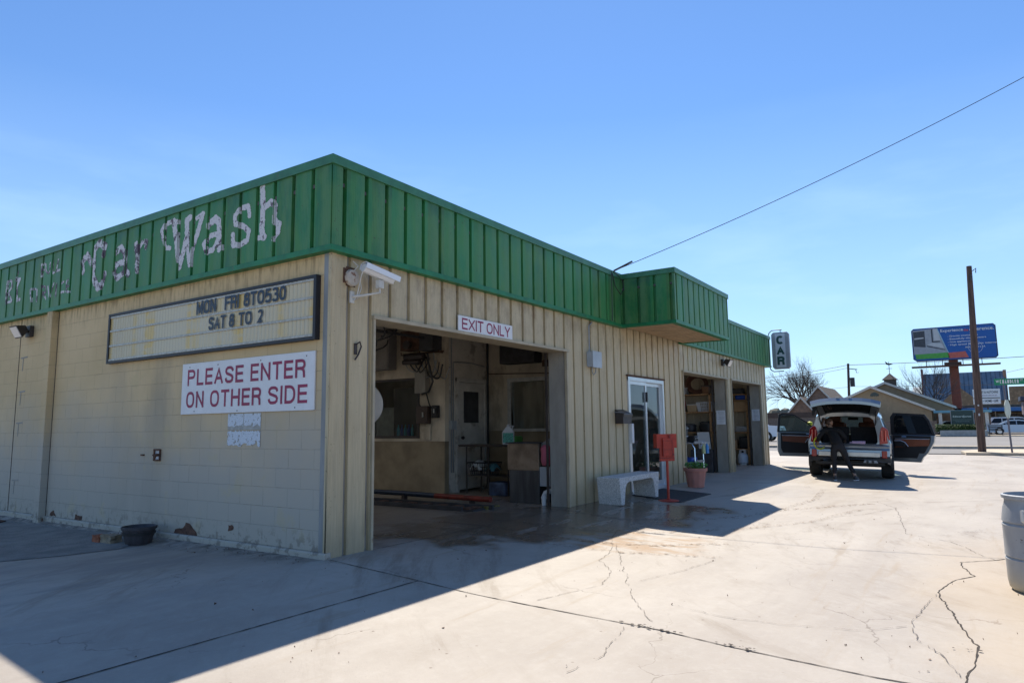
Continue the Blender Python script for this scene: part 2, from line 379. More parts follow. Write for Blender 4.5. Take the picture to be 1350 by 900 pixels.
def blockwall():
    s=N('painted_concrete_block')
    # map Y,Z of the wall to brick u,v
    X,Y,Z=s.sep(); cb=s.n('ShaderNodeCombineXYZ'); s.l(Y,cb.inputs[0]); s.l(s.math('SUBTRACT',Z,.064),cb.inputs[1])
    b=s.n('ShaderNodeTexBrick'); s.l(cb.outputs[0],b.inputs['Vector'])
    b.inputs['Scale'].default_value=1; b.inputs['Brick Width'].default_value=.4064; b.inputs['Row Height'].default_value=.2032
    b.inputs['Mortar Size'].default_value=.0045; b.inputs['Mortar Smooth'].default_value=.6; b.inputs['Bias'].default_value=0
    b.inputs['Color1'].default_value=(.9,.9,.9,1); b.inputs['Color2'].default_value=(1,1,1,1); b.inputs['Mortar'].default_value=(.0,0,0,1)
    base=s.mix(s.ramp(s.noise(.8,6),.3,.7),(.58,.43,.225),(.68,.51,.285))
    low=s.ramp(s.math('ADD',Z,s.math('MULTIPLY',s.math('SUBTRACT',s.noise(1.2,6),.5),1.6)),.5,2.2,1.,0.)
    base=s.mix(s.math('MULTIPLY',low,.9),base,(.42,.4,.35))
    # soot smudge running down from the left end of the marquee
    dy=s.math('ABSOLUTE',s.math('SUBTRACT',Y,3.3)); sm=s.math('MULTIPLY',s.ramp(dy,.2,1.5,1.,0.),s.ramp(Z,1.0,2.1,.4,1.))
    sm=s.math('MULTIPLY',sm,s.ramp(Z,2.2,2.4,1.,0.))
    sm=s.math('MULTIPLY',sm,s.ramp(s.noise(1.5,6,.6,s.map((1,1,.35))),.35,.65))
    base=s.mix(s.math('MULTIPLY',sm,.5),base,(.2,.185,.15))
    yel=s.math('MULTIPLY',s.ramp(s.noise(2.2,4),.6,.7),.3); base=s.mix(yel,base,(.52,.43,.22))
    # dirt streaks under the fascia
    tp=s.ramp(Z,2.75,3.13); stn=s.ramp(s.noise(4,7,.7,s.map((1,3,.5))),.45,.62)
    base=s.mix(s.math('MULTIPLY',s.math('MULTIPLY',tp,stn),.6),base,(.2,.14,.07))
    lowd=s.math('MULTIPLY',s.ramp(Z,.02,.35,1.,0.),s.ramp(s.noise(9,8,.7),.5,.6)); base=s.mix(s.math('MULTIPLY',lowd,.6),base,(.12,.1,.08))
    # mortar: only vaguely visible under paint, chips in places
    mf=b.outputs['Fac']; chip=s.ramp(s.noise(3,6,.7),.5,.66)
    base=s.mix(s.math('MULTIPLY',mf,s.math('ADD',.045,s.math('MULTIPLY',chip,.4))),base,(.17,.13,.09))
    bl=s.mix(.12,base,b.outputs['Color'],'MULTIPLY')
    h=s.math('ADD',s.math('MULTIPLY',mf,-1.),s.math('MULTIPLY',s.noise(70,5),.25))
    nb=s.bump(h,.45,.006)
    return s.fin(bl,.75,0,nb)
M['block']=blockwall()

def siding(name,base,streak,green=False):
    s=N(name)
    X,Y,Z=s.sep()
    hor=s.math('ADD',X,Y)
    cb=s.n('ShaderNodeCombineXYZ'); s.l(hor,cb.inputs[0]); s.l(s.math('MULTIPLY',Z,.06),cb.inputs[2])
    lines=s.noise(28,5,.7,cb.outputs[0])                       # long vertical run marks
    cb2=s.n('ShaderNodeCombineXYZ'); s.l(hor,cb2.inputs[0]); s.l(s.math('MULTIPLY',Z,.35),cb2.inputs[2])
    runs=s.noise(6,7,.65,cb2.outputs[0])
    pid=s.math('FLOOR',s.math('MULTIPLY',s.math('SUBTRACT',hor,.087),1/(.3175 if green else .3145)))
    wn=s.n('ShaderNodeTexWhiteNoise',noise_dimensions='1D'); s.l(pid,wn.inputs['W']); wv=wn.outputs['Value']
    lo=tuple(x*.86 for x in base); hi=tuple(min(1,x*1.12) for x in base)
    c=s.mix(s.ramp(lines,.3,.7),lo,hi)
    if green:
        c=s.mix(s.math('MULTIPLY',s.ramp(runs,.36,.62),.7),c,(.085,.215,.06))
        c=s.mix(s.math('MULTIPLY',s.ramp(s.noise(.7,5),.45,.65),.3),c,(.13,.28,.10))
        tp=s.ramp(s.math('ADD',Z,s.math('MULTIPLY',s.math('SUBTRACT',s.noise(5,5),.5),.5)),3.85,4.12)
        c=s.mix(s.math('MULTIPLY',tp,.5),c,(.012,.07,.045))
        pr=s.math('MULTIPLY',s.ramp(s.noise(1.7,8,.7),.66,.74),.4); c=s.mix(pr,c,(.12,.07,.07))
    else:
        c=s.mix(s.math('MULTIPLY',s.ramp(runs,.5,.75),.3),c,streak)
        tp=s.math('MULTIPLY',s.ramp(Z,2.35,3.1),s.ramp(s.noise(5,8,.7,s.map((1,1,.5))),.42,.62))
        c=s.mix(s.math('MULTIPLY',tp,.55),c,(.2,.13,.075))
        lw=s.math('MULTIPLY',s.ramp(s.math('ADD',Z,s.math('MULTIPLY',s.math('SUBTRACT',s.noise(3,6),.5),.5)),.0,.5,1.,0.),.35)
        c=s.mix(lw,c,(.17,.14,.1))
    c=s.mix(s.math('MULTIPLY',wv,.5 if green else .24),c,tuple(x*1.9 if green else x*.72 for x in base))
    fr=s.math('FRACT',s.math('MULTIPLY',s.math('SUBTRACT',hor,.087 if green else .242),1/(.3175 if green else .3145)))
    band=s.ramp(s.math('ABSOLUTE',s.math('SUBTRACT',fr,.5)),.08,.34,1.,0.)
    c=s.mix(s.math('MULTIPLY',s.math('MULTIPLY',band,s.ramp(runs,.3,.6)),.4 if green else .16),c,(.10,.235,.115) if green else (.6,.53,.38))  # paler mid-pan band: paint wear plus rib reflections put into the colour
    vo=s.ramp(s.noise(42,2,.5),.70,.73); c=s.mix(s.math('MULTIPLY',vo,.7),c,(.06,.035,.025))
    w=s.n('ShaderNodeTexWave',wave_type='BANDS',bands_direction='X'); s.l(cb.outputs[0],w.inputs['Vector']); w.inputs['Scale'].default_value=12.5
    h=s.math('ADD',s.math('MULTIPLY',w.outputs['Fac'],.25),s.math('MULTIPLY',runs,.9))
    oil=s.bump(s.noise(1.3,3,.5,cb2.outputs[0]),.5,.05)
    return s.fin(c,s.ramp(runs,.3,.7,.40,.6),0,s.bump(h,.3,.012,oil),.5)
M['siding']=siding('beige_metal_siding',(.53,.43,.26),(.26,.19,.1))
M['green']=siding('faded_green_metal',(.014,.14,.042),(.1,.2,.1),True)
M['green_trim']=mat('green_trim_metal',(.008,.17,.06),.45,var=.2,vs=6,dirt=((.13,.06,.05),.63,4,.6))
M['green_cap']=mat('weathered_green_cap',(.04,.17,.085),.4,var=.2,vs=5,dirt=((.13,.07,.05),.64,3,.5))
M['soffit']=mat('soffit_metal',(.42,.29,.17),.6,var=.15)
def peel(name,c1,c2,th=.5,sc=14,edge=(.28,.29,.3)):
    s=N(name); n1=s.noise(sc,9,.72); k=s.ramp(n1,th,th+.035)
    s.tc
    c=s.mix(k,c1,c2); kk=s.math('MULTIPLY',s.ramp(s.noise(sc*4,6),.55,.62),.5); c=s.mix(kk,c,edge)
    return s.fin(c,.7,0,s.bump(n1,.5,.006))
M['peel_white']=peel('peeling_white_letter_paint',(.62,.62,.64),(.10,.07,.095),.56,9)
M['peel_dark']=peel('stripped_letter_residue',(.62,.62,.64),(.10,.075,.1),.49,9)
M['peel_sign']=peel('flaking_white_sign_paint',(.62,.68,.74),(.25,.24,.2),.56,22)

def marq():
    s=N('yellowed_corrugated_plastic')
    X,Y,Z=s.sep()
    w=s.n('ShaderNodeTexWave',wave_type='BANDS',bands_direction='Y'); s.l(s.tc,w.inputs['Vector']); w.inputs['Scale'].default_value=4.8
    cb=s.n('ShaderNodeCombineXYZ'); s.l(Y,cb.inputs[0])
    seg=s.ramp(s.noise(2.1,3,.6,cb.outputs[0]),.42,.5)
    c=s.mix(seg,(.66,.48,.17),(.60,.53,.36))
    blk=s.ramp(s.noise(1.1,1,.5,s.map((1,3,9))),.5,.56); c=s.mix(s.math('MULTIPLY',blk,.5),c,(.58,.52,.38))
    bl=s.ramp(s.math('ABSOLUTE',s.math('SUBTRACT',Y,3.35)),.05,.09,1.,0.); c=s.mix(s.math('MULTIPLY',bl,.8),c,(.5,.62,.66))
    bl2=s.ramp(s.math('ABSOLUTE',s.math('SUBTRACT',Y,4.25)),.05,.08,1.,0.); c=s.mix(s.math('MULTIPLY',bl2,.8),c,(.5,.62,.66))
    c=s.mix(s.ramp(w.outputs['Fac'],.0,.22,.35,0.),c,(.3,.24,.14))
    return s.fin(c,.35,0,s.bump(w.outputs['Fac'],.8,.01))
M['marquee']=marq()
def metalroof():
    s=N('blue_grey_standing_seam_roof')
    w=s.n('ShaderNodeTexWave',wave_type='BANDS',bands_direction='Y'); s.l(s.tc,w.inputs['Vector']); w.inputs['Scale'].default_value=.35
    c=s.mix(s.ramp(w.outputs['Fac'],0,.3),(.06,.09,.125),(.12,.18,.24)); c=s.mix(s.math('MULTIPLY',s.ramp(s.noise(.8,6),.4,.7),.3),c,(.3,.35,.4))
    return s.fin(c,.5,.2)
M['metalroof']=metalroof()
def stone():
    s=N('rubble_stone_wall'); v=s.n('ShaderNodeTexVoronoi'); s.l(s.tc,v.inputs['Vector']); v.inputs['Scale'].default_value=1.6
    c=s.mix(s.noise(2,5),(.12,.09,.06),(.34,.26,.18)); c=s.mix(s.math('MULTIPLY',s.ramp(v.outputs['Distance'],.1,.6),.6),c,(.1,.08,.06)); return s.fin(c,.9)
M['stone']=stone()
M['matm']=mat('black_rubber_mat',(.02,.022,.025),.7,var=.3,vs=30,bump=.5,bs=80)
M['benchc']=mat('exposed_aggregate_concrete',(.6,.59,.57),.85,var=.35,vs=55,bump=.4,bs=90)
STROKES = [(0.024, [(2.951, 3.622), (3.049, 3.645), (3.148, 3.819), (3.168, 3.885), (3.105, 3.954), (2.941, 3.972), (2.777, 3.943)]), (0.037, [(2.886, 3.962), (2.809, 3.7), (2.721, 3.348)]), (0.035, [(2.713, 3.347), (2.658, 3.476), (2.574, 3.722), (2.591, 3.932), (2.527, 3.944)]), (0.023, [(2.554, 3.795), (2.546, 3.535), (2.496, 3.332)]), (0.032, [(2.497, 3.347), (2.432, 3.548), (2.322, 3.77), (2.255, 3.939)]), (0.023, [(2.371, 3.915), (2.236, 3.951)]), (0.035, [(2.124, 3.781), (1.982, 3.837), (1.907, 3.786), (1.879, 3.446)]), (0.025, [(1.909, 3.64), (2.065, 3.637), (2.206, 3.557), (2.149, 3.452), (2.004, 3.451), (1.925, 3.555)]), (0.026, [(1.31, 3.757), (1.338, 3.868), (1.495, 3.87), (1.593, 3.802), (1.575, 3.698), (1.414, 3.641), (1.31, 3.567), (1.337, 3.459), (1.446, 3.435), (1.605, 3.446), (1.613, 3.576)]), (0.033, [(1.087, 4.043), (1.066, 3.844), (1.071, 3.526), (1.035, 3.451)]), (0.024, [(1.163, 3.459), (1.014, 3.448)]), (0.031, [(1.063, 3.787), (0.929, 3.837), (0.844, 3.786), (0.855, 3.598), (0.776, 3.556), (0.784, 3.477), (0.857, 3.415)]), (0.041, [(5.244, 3.632), (5.288, 3.78), (5.136, 3.859), (4.999, 3.718)]), (0.042, [(4.66, 3.80), (4.636, 3.922), (4.798, 3.991), (4.944, 3.91), (4.933, 3.509), (4.778, 3.332), (4.66, 3.36), (4.60, 3.50)]), (0.037, [(4.32, 3.775), (4.18, 3.822), (4.085, 3.739), (4.033, 3.465), (3.957, 3.417)]), (0.033, [(4.084, 3.605), (4.3, 3.598), (4.346, 3.489), (4.241, 3.398), (4.082, 3.453)]), (0.038, [(3.79, 3.806), (3.739, 3.648), (3.732, 3.443)]), (0.025, [(3.733, 3.722), (3.621, 3.816), (3.518, 3.8), (3.544, 3.722)]), (0.016, [(7.869, 3.442), (7.893, 3.661), (7.872, 3.818), (7.706, 3.811), (7.671, 3.706), (7.803, 3.622), (7.643, 3.46), (7.804, 3.45)]), (0.022, [(7.484, 3.924), (7.543, 3.804), (7.382, 3.797), (7.489, 3.683), (7.432, 3.45), (7.338, 3.454)]), (0.01, [(6.611, 3.737), (6.627, 3.93), (6.509, 3.927)]), (0.01, [(6.613, 3.846), (6.524, 3.834)]), (0.01, [(6.478, 3.909), (6.445, 3.796), (6.368, 3.758), (6.33, 3.794), (6.32, 3.913)]), (0.01, [(6.223, 3.926), (6.223, 3.739), (6.153, 3.743)]), (0.01, [(6.056, 3.928), (6.105, 3.756), (5.989, 3.76)]), (0.011, [(6.97, 3.563), (6.924, 3.379)]), (0.009, [(6.941, 3.574), (6.758, 3.551)]), (0.01, [(6.725, 3.534), (6.711, 3.355)]), (0.011, [(6.586, 3.584), (6.541, 3.39)]), (0.01, [(6.569, 3.569), (6.436, 3.552), (6.421, 3.456), (6.539, 3.471), (6.392, 3.359)]), (0.01, [(6.348, 3.541), (6.28, 3.373), (6.155, 3.57)]), (0.009, [(6.068, 3.546), (6.068, 3.362)]), (0.01, [(5.823, 3.554), (5.942, 3.53), (5.931, 3.398), (5.8, 3.395)]), (0.01, [(5.69, 3.563), (5.741, 3.543), (5.732, 3.387), (5.651, 3.377)]), (0.009, [(5.73, 3.464), (5.664, 3.469)])]
# ================================================================ GROUND
def gz(x,y):
    if x<0 and y>0: return -.016*min(y,7.5)*min(1,-x/.3)
    t=-y
    if t<=.05: d=0
    elif t<1.9: d=.0649*(t-.05)
    else: d=min(.12+.026*(t-1.9),.175)
    return -d*(1 if x<20 else max(.5,1-.5*(x-20)/9))
def rng(a,b,st):
    n=max(1,int(round((b-a)/st))); return [a+(b-a)*i/n for i in range(n+1)]
g=G()
xs=rng(-30,-6,2)[:-1]+rng(-6,0,.3)[:-1]+rng(0,19,.5)[:-1]+rng(19,29.4,1.3)
ys=rng(-42,-6,2)[:-1]+rng(-6,0,.3)[:-1]+rng(0,9,.5)[:-1]+rng(9,34,2.5)
vs=[(x,y,gz(x,y)) for y in ys for x in xs]; nx=len(xs)
g.add(vs,[(j*nx+i,j*nx+i+1,(j+1)*nx+i+1,(j+1)*nx+i) for j in range(len(ys)-1) for i in range(nx-1)],0)
# kerb face of the slab toward the street
g.quad((29.4,-42,-.35),(29.4,34,-.35),(29.4,34,0),(29.4,-42,-.088),0)
def strip(pts,w,mi,lift=.004,jag=0.,seed=1,sub=.06):
    rn=random.Random(seed); P=[]
    for i in range(len(pts)-1):
        a=Vector(pts[i]);b=Vector(pts[i+1]); n=max(1,int((b-a).length/sub))
        for k in range(n): P.append(a+(b-a)*k/n)
    P.append(Vector(pts[-1])); off=0; Q=[]
    for p in P:
        off=off*.7+rn.uniform(-1,1)*jag; Q.append(Vector((p.x+off,p.y-off*.6)))
    vs=[];fs=[]
    for i,p in enumerate(Q):
        t=(Q[min(i+1,len(Q)-1)]-Q[max(i-1,0)]); 
        if t.length<1e-6: t=Vector((1,0))
        t.normalize(); nn=Vector((-t.y,t.x)); ww=w*rn.uniform(.45,1.3)/2 if jag else w/2
        for s_ in(-1,1):
            q=p+nn*ww*s_; vs.append((q.x,q.y,gz(q.x,q.y)+lift))
    for i in range(len(Q)-1): fs.append((2*i,2*i+1,2*i+3,2*i+2))
    g.add(vs,fs,mi)
# expansion joints
strip([(0,-.06),(.01,-1.21),(-.01,-3.5),(-.2,-4.9),(-.3,-9)],.012,1,jag=.002,seed=3)
strip([(-9,-1.16),(-2.85,-1.19),(.01,-1.21)],.013,1,jag=.001,seed=4)
strip([(.6,-.02),(2.2,-.03),(5.0,-.02)],.010,1,jag=.003,seed=5)
CR={'A':[(4.33,-5.64),(4.22,-5.57),(3.92,-5.26),(3.62,-5.28),(3.23,-5.39),(2.96,-5.24),(2.7,-5.18),(2.29,-5.1),(1.58,-5.23),(.79,-5.4),(.47,-5.39),(.01,-5.32),(-.6,-5.35)],
'B':[(6.87,-3.5),(7.62,-3.93),(8.79,-4.28),(9.71,-3.9)],'B2':[(8.74,-4.28),(5.79,-4.64),(5.31,-5.12),(4.88,-5.32),(4.55,-5.42),(4.24,-5.58)],
'C':[(3.61,-1.46),(2.36,-1.98),(1.93,-2.09),(1.53,-2.39),(.97,-2.57),(.17,-2.38)],'C2':[(2.84,-1.82),(.69,-2.98),(.16,-3.38)],
'D':[(-.09,-3.26),(-.73,-3.4),(-1.1,-3.36)],'E':[(.68,-3.37),(.56,-3.84),(.65,-4.34),(.79,-4.75),(1.03,-4.96)],
'F':[(2.2,-5.1),(1.2,-4.98),(.71,-5.04),(.43,-5.2),(.06,-5.3)],'G':[(1.12,-2.77),(1.95,-2.97),(2.66,-3.09)]}
CW={'A':.012,'B':.009,'B2':.008,'C':.007,'F':.007}
for i,(k,p) in enumerate(CR.items()):
    strip(p,CW.get(k,.006),1 if k=='A' else 2,lift=.003+.0008*i,jag=.016,seed=20+i,sub=.04)
# spalled chips along the joint
rn=random.Random(5)
for cx,cy,n in((-.01,-3.45,16),(-.07,-4.05,14),(.63,-5.36,5)):
    for k in range(n):
        a=rn.uniform(0,6.28); x=cx+rn.gauss(0,.014); y=cy+rn.gauss(0,.09); r=rn.uniform(.005,.016)
        g.poly([(x+r*math.cos(a+t)*rn.uniform(.6,1.2),y+r*math.sin(a+t)*rn.uniform(.6,1.4),gz(x,y)+.012) for t in(0,1.2,2.4,3.7,5)],1)
# muddy tyre tracks curving out of the bay
for i,(p,w) in enumerate([([(4.4,2.2),(4.74,.56),(4.56,-1.09),(5.24,-1.79),(5.92,-2.34),(7.24,-2.72),(8.27,-3.27),(9.27,-3.87)],.17),([(2.65,1.2),(2.7,-.72),(2.75,-1.55),(3.07,-2.24),(3.68,-2.91)],.13),
    ([(2.2,.6),(2.24,-.8),(2.31,-1.53),(2.44,-2.09),(2.84,-3.12)],.11),([(3.09,-2.28),(3.09,-2.6),(2.95,-2.93)],.04),([(3.2,.35),(3.25,-.38),(3.45,-1.3),(3.96,-1.94),(4.7,-2.62)],.14),
    ([(7.24,-2.72),(9.4,-2.9),(11.5,-2.7)],.13),([(4.7,-2.62),(6.2,-3.4),(8.2,-3.8)],.11)]):
    strip(p,w,3,lift=.007+.001*i,sub=.1)
lot=obj('parking_lot',g,[M['concrete'],M['crack'],M['hair_crack'],M['tread']],fix=False); tag(lot,kind='structure')
lot['label']='sunlit cracked concrete forecourt around the wash building'
g=G(); g.box(-700,900,-900,900,-.6,-.30); tag(obj('ground',g,M['dirt']),kind='structure')
g=G(); g.box(29.45,38.2,-200,200,-.29,-.14); g.box(41.2,72.5,-200,200,-.29,-.13); g.box(82,94,-60,-4,-.29,-.12); tag(obj('road',g,M['asphalt']),kind='structure')
g=G()
for a in range(-13,14): g.box(56.6,56.8,a*12,a*12+4,-.129,-.124)
tag(obj('lane_marking',g,M['white_dirty']),kind='structure')
g=G(); g.box(38.25,41.15,-200,200,-.29,-.06); g.box(72.55,75,-200,200,-.29,-.03); tag(obj('sidewalk',g,M['tanwalk'],bevel=.03),kind='structure')
g=G(); g.box(38.0,38.22,-200,200,-.29,-.0); g.box(41.17,41.19,-200,200,-.29,-.05); tag(obj('kerb',g,M['kerb']),kind='structure')
# low kerb island at the pole
g=G(); g.prism([(29.0,-5.2),(31,-5.0),(33.6,-6),(33.6,-40),(29.0,-40)],-.09,.02,lambda a,b,d:(a,b,d)); tag(obj('kerb_island',g,M['tanwalk'],bevel=.02),kind='structure')
# rough strip of broken asphalt beside the west wall, lying over the slab
g=G(); pts=[(-.32,2.95),(-.6,2.75),(-1.2,2.9),(-2.0,3.3),(-3.4,3.9),(-6,4.6),(-12,5.4),(-12,12),(-.3,12),(-.12,6),(-.12,3.3)]
g.poly([(x,y,gz(x,y)+.005) for x,y in pts]); 
rough=N('rough_worn_asphalt'); c=rough.mix(rough.ramp(rough.noise(2.5,8,.7),.35,.65),(.2,.19,.175),(.3,.28,.25)); rough.fin(c,.9,0,rough.bump(rough.noise(25,6,.7),.9,.03))
tag(obj('asphalt_apron',g,rough.m),kind='structure')

# ================================================================ BUILDING
ZT,ZB,E=4.163,3.131,.083
XE=18.25; YD=14.
B=thing('car_wash_building','long low car wash with beige ribbed metal walls and a faded green fascia','building',(0,0,0))
GW=.3175
def ribs(g,P0,U,nrm,u0,u1,z0,z1,goff,holes=(),depth=.052,gw=.058,mi=0,sp=GW):
    P0,U,nrm=Vector(P0),Vector(U),Vector(nrm)
    bp={u0,u1}; 
    for h in holes: bp|={h[0],h[1]}
    k0=int((u0-goff)/sp)-1; prof=[]
    k=k0
    while goff+k*sp<u1+.1:
        c=goff+k*sp; prof.append(c)
        for d in(-gw/2,-gw/2+.006,gw/2-.006,gw/2):
            if u0<c+d<u1: bp.add(c+d)
        k+=1
    def dep(u):
        for c in prof:
            t=abs(u-c)
            if t<gw/2: return -depth*min(1,(gw/2-t)/.006)
        return 0
    bs=sorted(bp)
    for a,b in zip(bs,bs[1:]):
        if b-a<1e-5: continue
        mid=(a+b)/2; iv=[(z0,z1)]
        for h in holes:
            if h[0]<=mid<=h[1]:
                n=[]
                for p,q in iv:
                    if h[2]>p: n.append((p,min(q,h[2])))
                    if h[3]<q: n.append((max(p,h[3]),q))
                iv=[(p,q) for p,q in n if q-p>1e-4]
        da,db=dep(a+1e-7),dep(b-1e-7)
        pa=P0+U*a+nrm*da; pb=P0+U*b+nrm*db
        for p,q in iv:
            g.add([(pa.x,pa.y,p),(pb.x,pb.y,p),(pb.x,pb.y,q),(pa.x,pa.y,q)],[(0,1,2,3)],mi)
HO=[(.616,5.0,-1,2.5),(7.40,9.24,-1,2.225),(10.5,13.92,-1,2.5),(14.36,17.55,-1,2.5)]
g=G(); ribs(g,(0,0,0),(1,0,0),(0,-1,0),.03,XE,0.0,ZB+.05,.242,HO,sp=.3145)
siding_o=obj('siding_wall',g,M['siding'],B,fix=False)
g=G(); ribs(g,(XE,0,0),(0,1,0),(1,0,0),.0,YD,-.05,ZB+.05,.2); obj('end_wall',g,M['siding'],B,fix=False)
g2=G(); g2.box(.02,.4,YD-.2,YD,-.2,3.3); g2.box(5.6,XE-.02,YD-.2,YD,-.2,3.3); g2.box(.4,5.6,YD-.2,YD,3.05,3.3); obj('back_wall',g2,M['tan'],B)
# block wall on the west side (plane x=0), with foundation ledge and pilasters
g=G(); g.quad((0,0.085,.06),(0,YD,.06),(0,YD,ZB+.05),(0,0.085,ZB+.05),0)
pat=[[(2.697,.059),(2.673,.111),(2.502,.136),(2.451,.196),(2.366,.192),(2.267,.13),(2.201,.064),(2.383,.06)],[(1.622,.167),(1.61,.221),(1.561,.236),(1.51,.213),(1.517,.174)],
 [(5.196,.062),(5.183,.137),(5.088,.128),(4.986,.123),(4.994,.067)],[(5.975,.075),(5.923,.133),(5.841,.149),(5.762,.076)]]
rn=random.Random(9)
for p in pat:
    q=[]
    for i in range(len(p)):
        a,b=p[i],p[(i+1)%len(p)]
        for t in(0,.33,.66): q.append((-.003,a[0]+(b[0]-a[0])*t+rn.uniform(-.008,.008),a[1]+(b[1]-a[1])*t+rn.uniform(-.008,.008)))
    g.poly(q,1)
# ghost marks of removed numerals by the far joint
for zc in(2.5,1.95,1.45,.55):
    g.add([(-.003,7.34,zc),(-.003,7.10,zc+.01),(-.003,7.10,zc-.015),(-.003,7.34,zc-.02)],[(0,1,2,3)],2)
    g.add([(-.0035,7.26,zc),(-.0035,7.235,zc),(-.0035,7.245,zc-.22),(-.0035,7.265,zc-.22)],[(0,1,2,3)],2)
faint=mat('faint_grey_mark',(.3,.29,.26),.8)
obj('block_wall',g,[M['block'],M['rust'],faint],B,fix=False)
g=G(); g.prism([(-.035,-.3),(-.035,.045),(-.02,.062),(.05,.062),(.05,-.3)],-.02,YD,lambda a,b,d:(a,d,b)); obj('foundation',g,M['block'],B,bevel=.004)
for y0,y1 in((6.10,6.27),):
    g=G(); g.box(-.10,.01,y0,y1,-.2,ZB); obj('pilaster',g,M['block'],B,bevel=.008)
g=G(); g.box(-.004,0.004,7.40,7.415,-.2,ZB); obj('expansion_joint',g,M['crack'],B); g=G(); g.box(-.004,.004,6.088,6.099,-.2,ZB); obj('expansion_joint',g,M['crack'],B)
g=G(); g.box(-.05,-.03,6.08,6.3,-.2,.03); obj('rust_stain',g,M['rust'],B,bevel=.01)
# steel corner post and siding corner flashing
g=G(); g.box(-.012,.03,.008,.10,-.02,ZB); obj('corner_post',g,mat('grey_corner_steel',(.27,.28,.28),.55,metal=.3,var=.2,vs=5,stretch=(1,1,.2),dirt=((.2,.08,.05),.63,2.5,.7)),B,bevel=.004)
g=G(); g.box(-.016,.05,-.018,.006,-.02,ZB); g.box(-.016,-.002,-.018,.03,-.02,ZB); obj('corner_trim',g,M['siding'],B,bevel=.003)
g=G(); g.box(XE-.06,XE+.01,-.014,.05,-.05,ZB); obj('corner_trim',g,M['siding'],B,bevel=.003)
# fascia faces
def fas(g,P0,U,nrm,u0,u1,goff): ribs(g,P0,U,nrm,u0,u1,ZB+.055,ZT-.09,goff,depth=.05,gw=.058)
g=G(); fas(g,(-E,0,0),(0,1,0),(-1,0,0),-E,YD,.222); fL=obj('fascia_panel',g,M['green'],B,fix=False)
g=G(); fas(g,(0,-E,0),(1,0,0),(0,-1,0),-E,7.102,.087); obj('fascia_panel',g,M['green'],B,fix=False)
D=1.053+E
g=G(); fas(g,(7.102,0,0),(0,1,0),(-1,0,0),-D,-E,-D+.07); fas(g,(0,-D,0),(1,0,0),(0,-1,0),7.102,10.435,7.2); fas(g,(10.435,0,0),(0,1,0),(1,0,0),-D,-E,-D+.07); obj('fascia_panel',g,M['green'],B,fix=False)
g=G(); fas(g,(0,-E,0),(1,0,0),(0,-1,0),10.435,18.85,10.5); fas(g,(18.85,0,0),(0,1,0),(1,0,0),-E,YD,.1); obj('fascia_panel',g,M['green'],B,fix=False)
def trim(name,z0,z1,pr,m,drop=0):
    # closed band following the fascia outline
    path=[(-E,YD),(-E,-E),(7.102,-E),(7.102,-D),(10.435,-D),(10.435,-E),(18.85,-E),(18.85,YD)]
    sgn=[(-1,1),(-1,-1),(-1,-1),(-1,-1),(1,-1),(1,-1),(1,-1),(1,1)]
    o=[(x+sx*pr,y+sy*pr) for (x,y),(sx,sy) in zip(path,sgn)]; i=[(x-sx*.14,y-sy*.14) for (x,y),(sx,sy) in zip(path,sgn)]
    i=[(x-sx*.10,y-sy*.10) for (x,y),(sx,sy) in zip(path,sgn)]
    g=G()
    for k in range(len(path)-1):
        a,b,c,d=o[k],o[k+1],i[k+1],i[k]
        # bottom/top/outer/inner faces
        g.add([(*a,z0),(*b,z0),(*c,z0),(*d,z0),(*a,z1),(*b,z1),(*c,z1),(*d,z1)],[(0,1,5,4),(4,5,6,7),(3,2,1,0),(2,3,7,6)])
    return obj(name,g,m,B,bevel=.004)
trim('fascia_cap',ZT-.10,ZT,.022,M['green_cap'])
trim('fascia_bottom_trim',ZB,ZB+.062,.014,M['green_trim'])
# soffits
g=G()
k=0
y=-D+.02
while y<-E-.01:
    y2=min(y+.16,-E); g.box(7.13,10.41,y,y2-.018,ZB+.012,ZB+.03); g.box(7.13,10.41,y2-.02,y2,ZB+.022,ZB+.032); y+=.16
obj('canopy_soffit',g,M['soffit'],B)
g=G(); g.box(XE+.01,18.8,-.05,YD,ZB+.01,ZB+.03); obj('end_soffit',g,mat('red_brown_soffit',(.2,.07,.05),.7),B)
ROOF=1
# door bay surrounds: header flashing + jamb flashing + reveals
ji=0
for (a,b,_,zt) in(HO[0],HO[2],HO[3]):
    g=G(); g.box(a-.03,b+.05,-.045,.02,zt-.005,zt+.035); g.box(a+.0,b,-.03,.34,zt+.001,zt+.002); obj('door_header_trim',g,M['trim_beige'],B,bevel=.004)
    for q in(a-.022,b-.012):
        g=G(); g.box(q,q+.034,-.03,.02,0,zt); obj('jamb_trim',g,M['trim_beige'],B,bevel=.003)
g=G()
for a,b in((.04,.61),(5.005,7.395),(9.245,10.495),(13.925,14.355),(17.555,18.2)): g.box(a,b,.035,.33,-.03,3.3)
for a,b,z in((.61,5.005,2.503),(7.395,9.245,2.23),(10.495,13.925,2.503),(14.355,17.555,2.503)): g.box(a,b,.037,.328,z,3.298)
obj('inner_wall',g,M['jamb'],B)
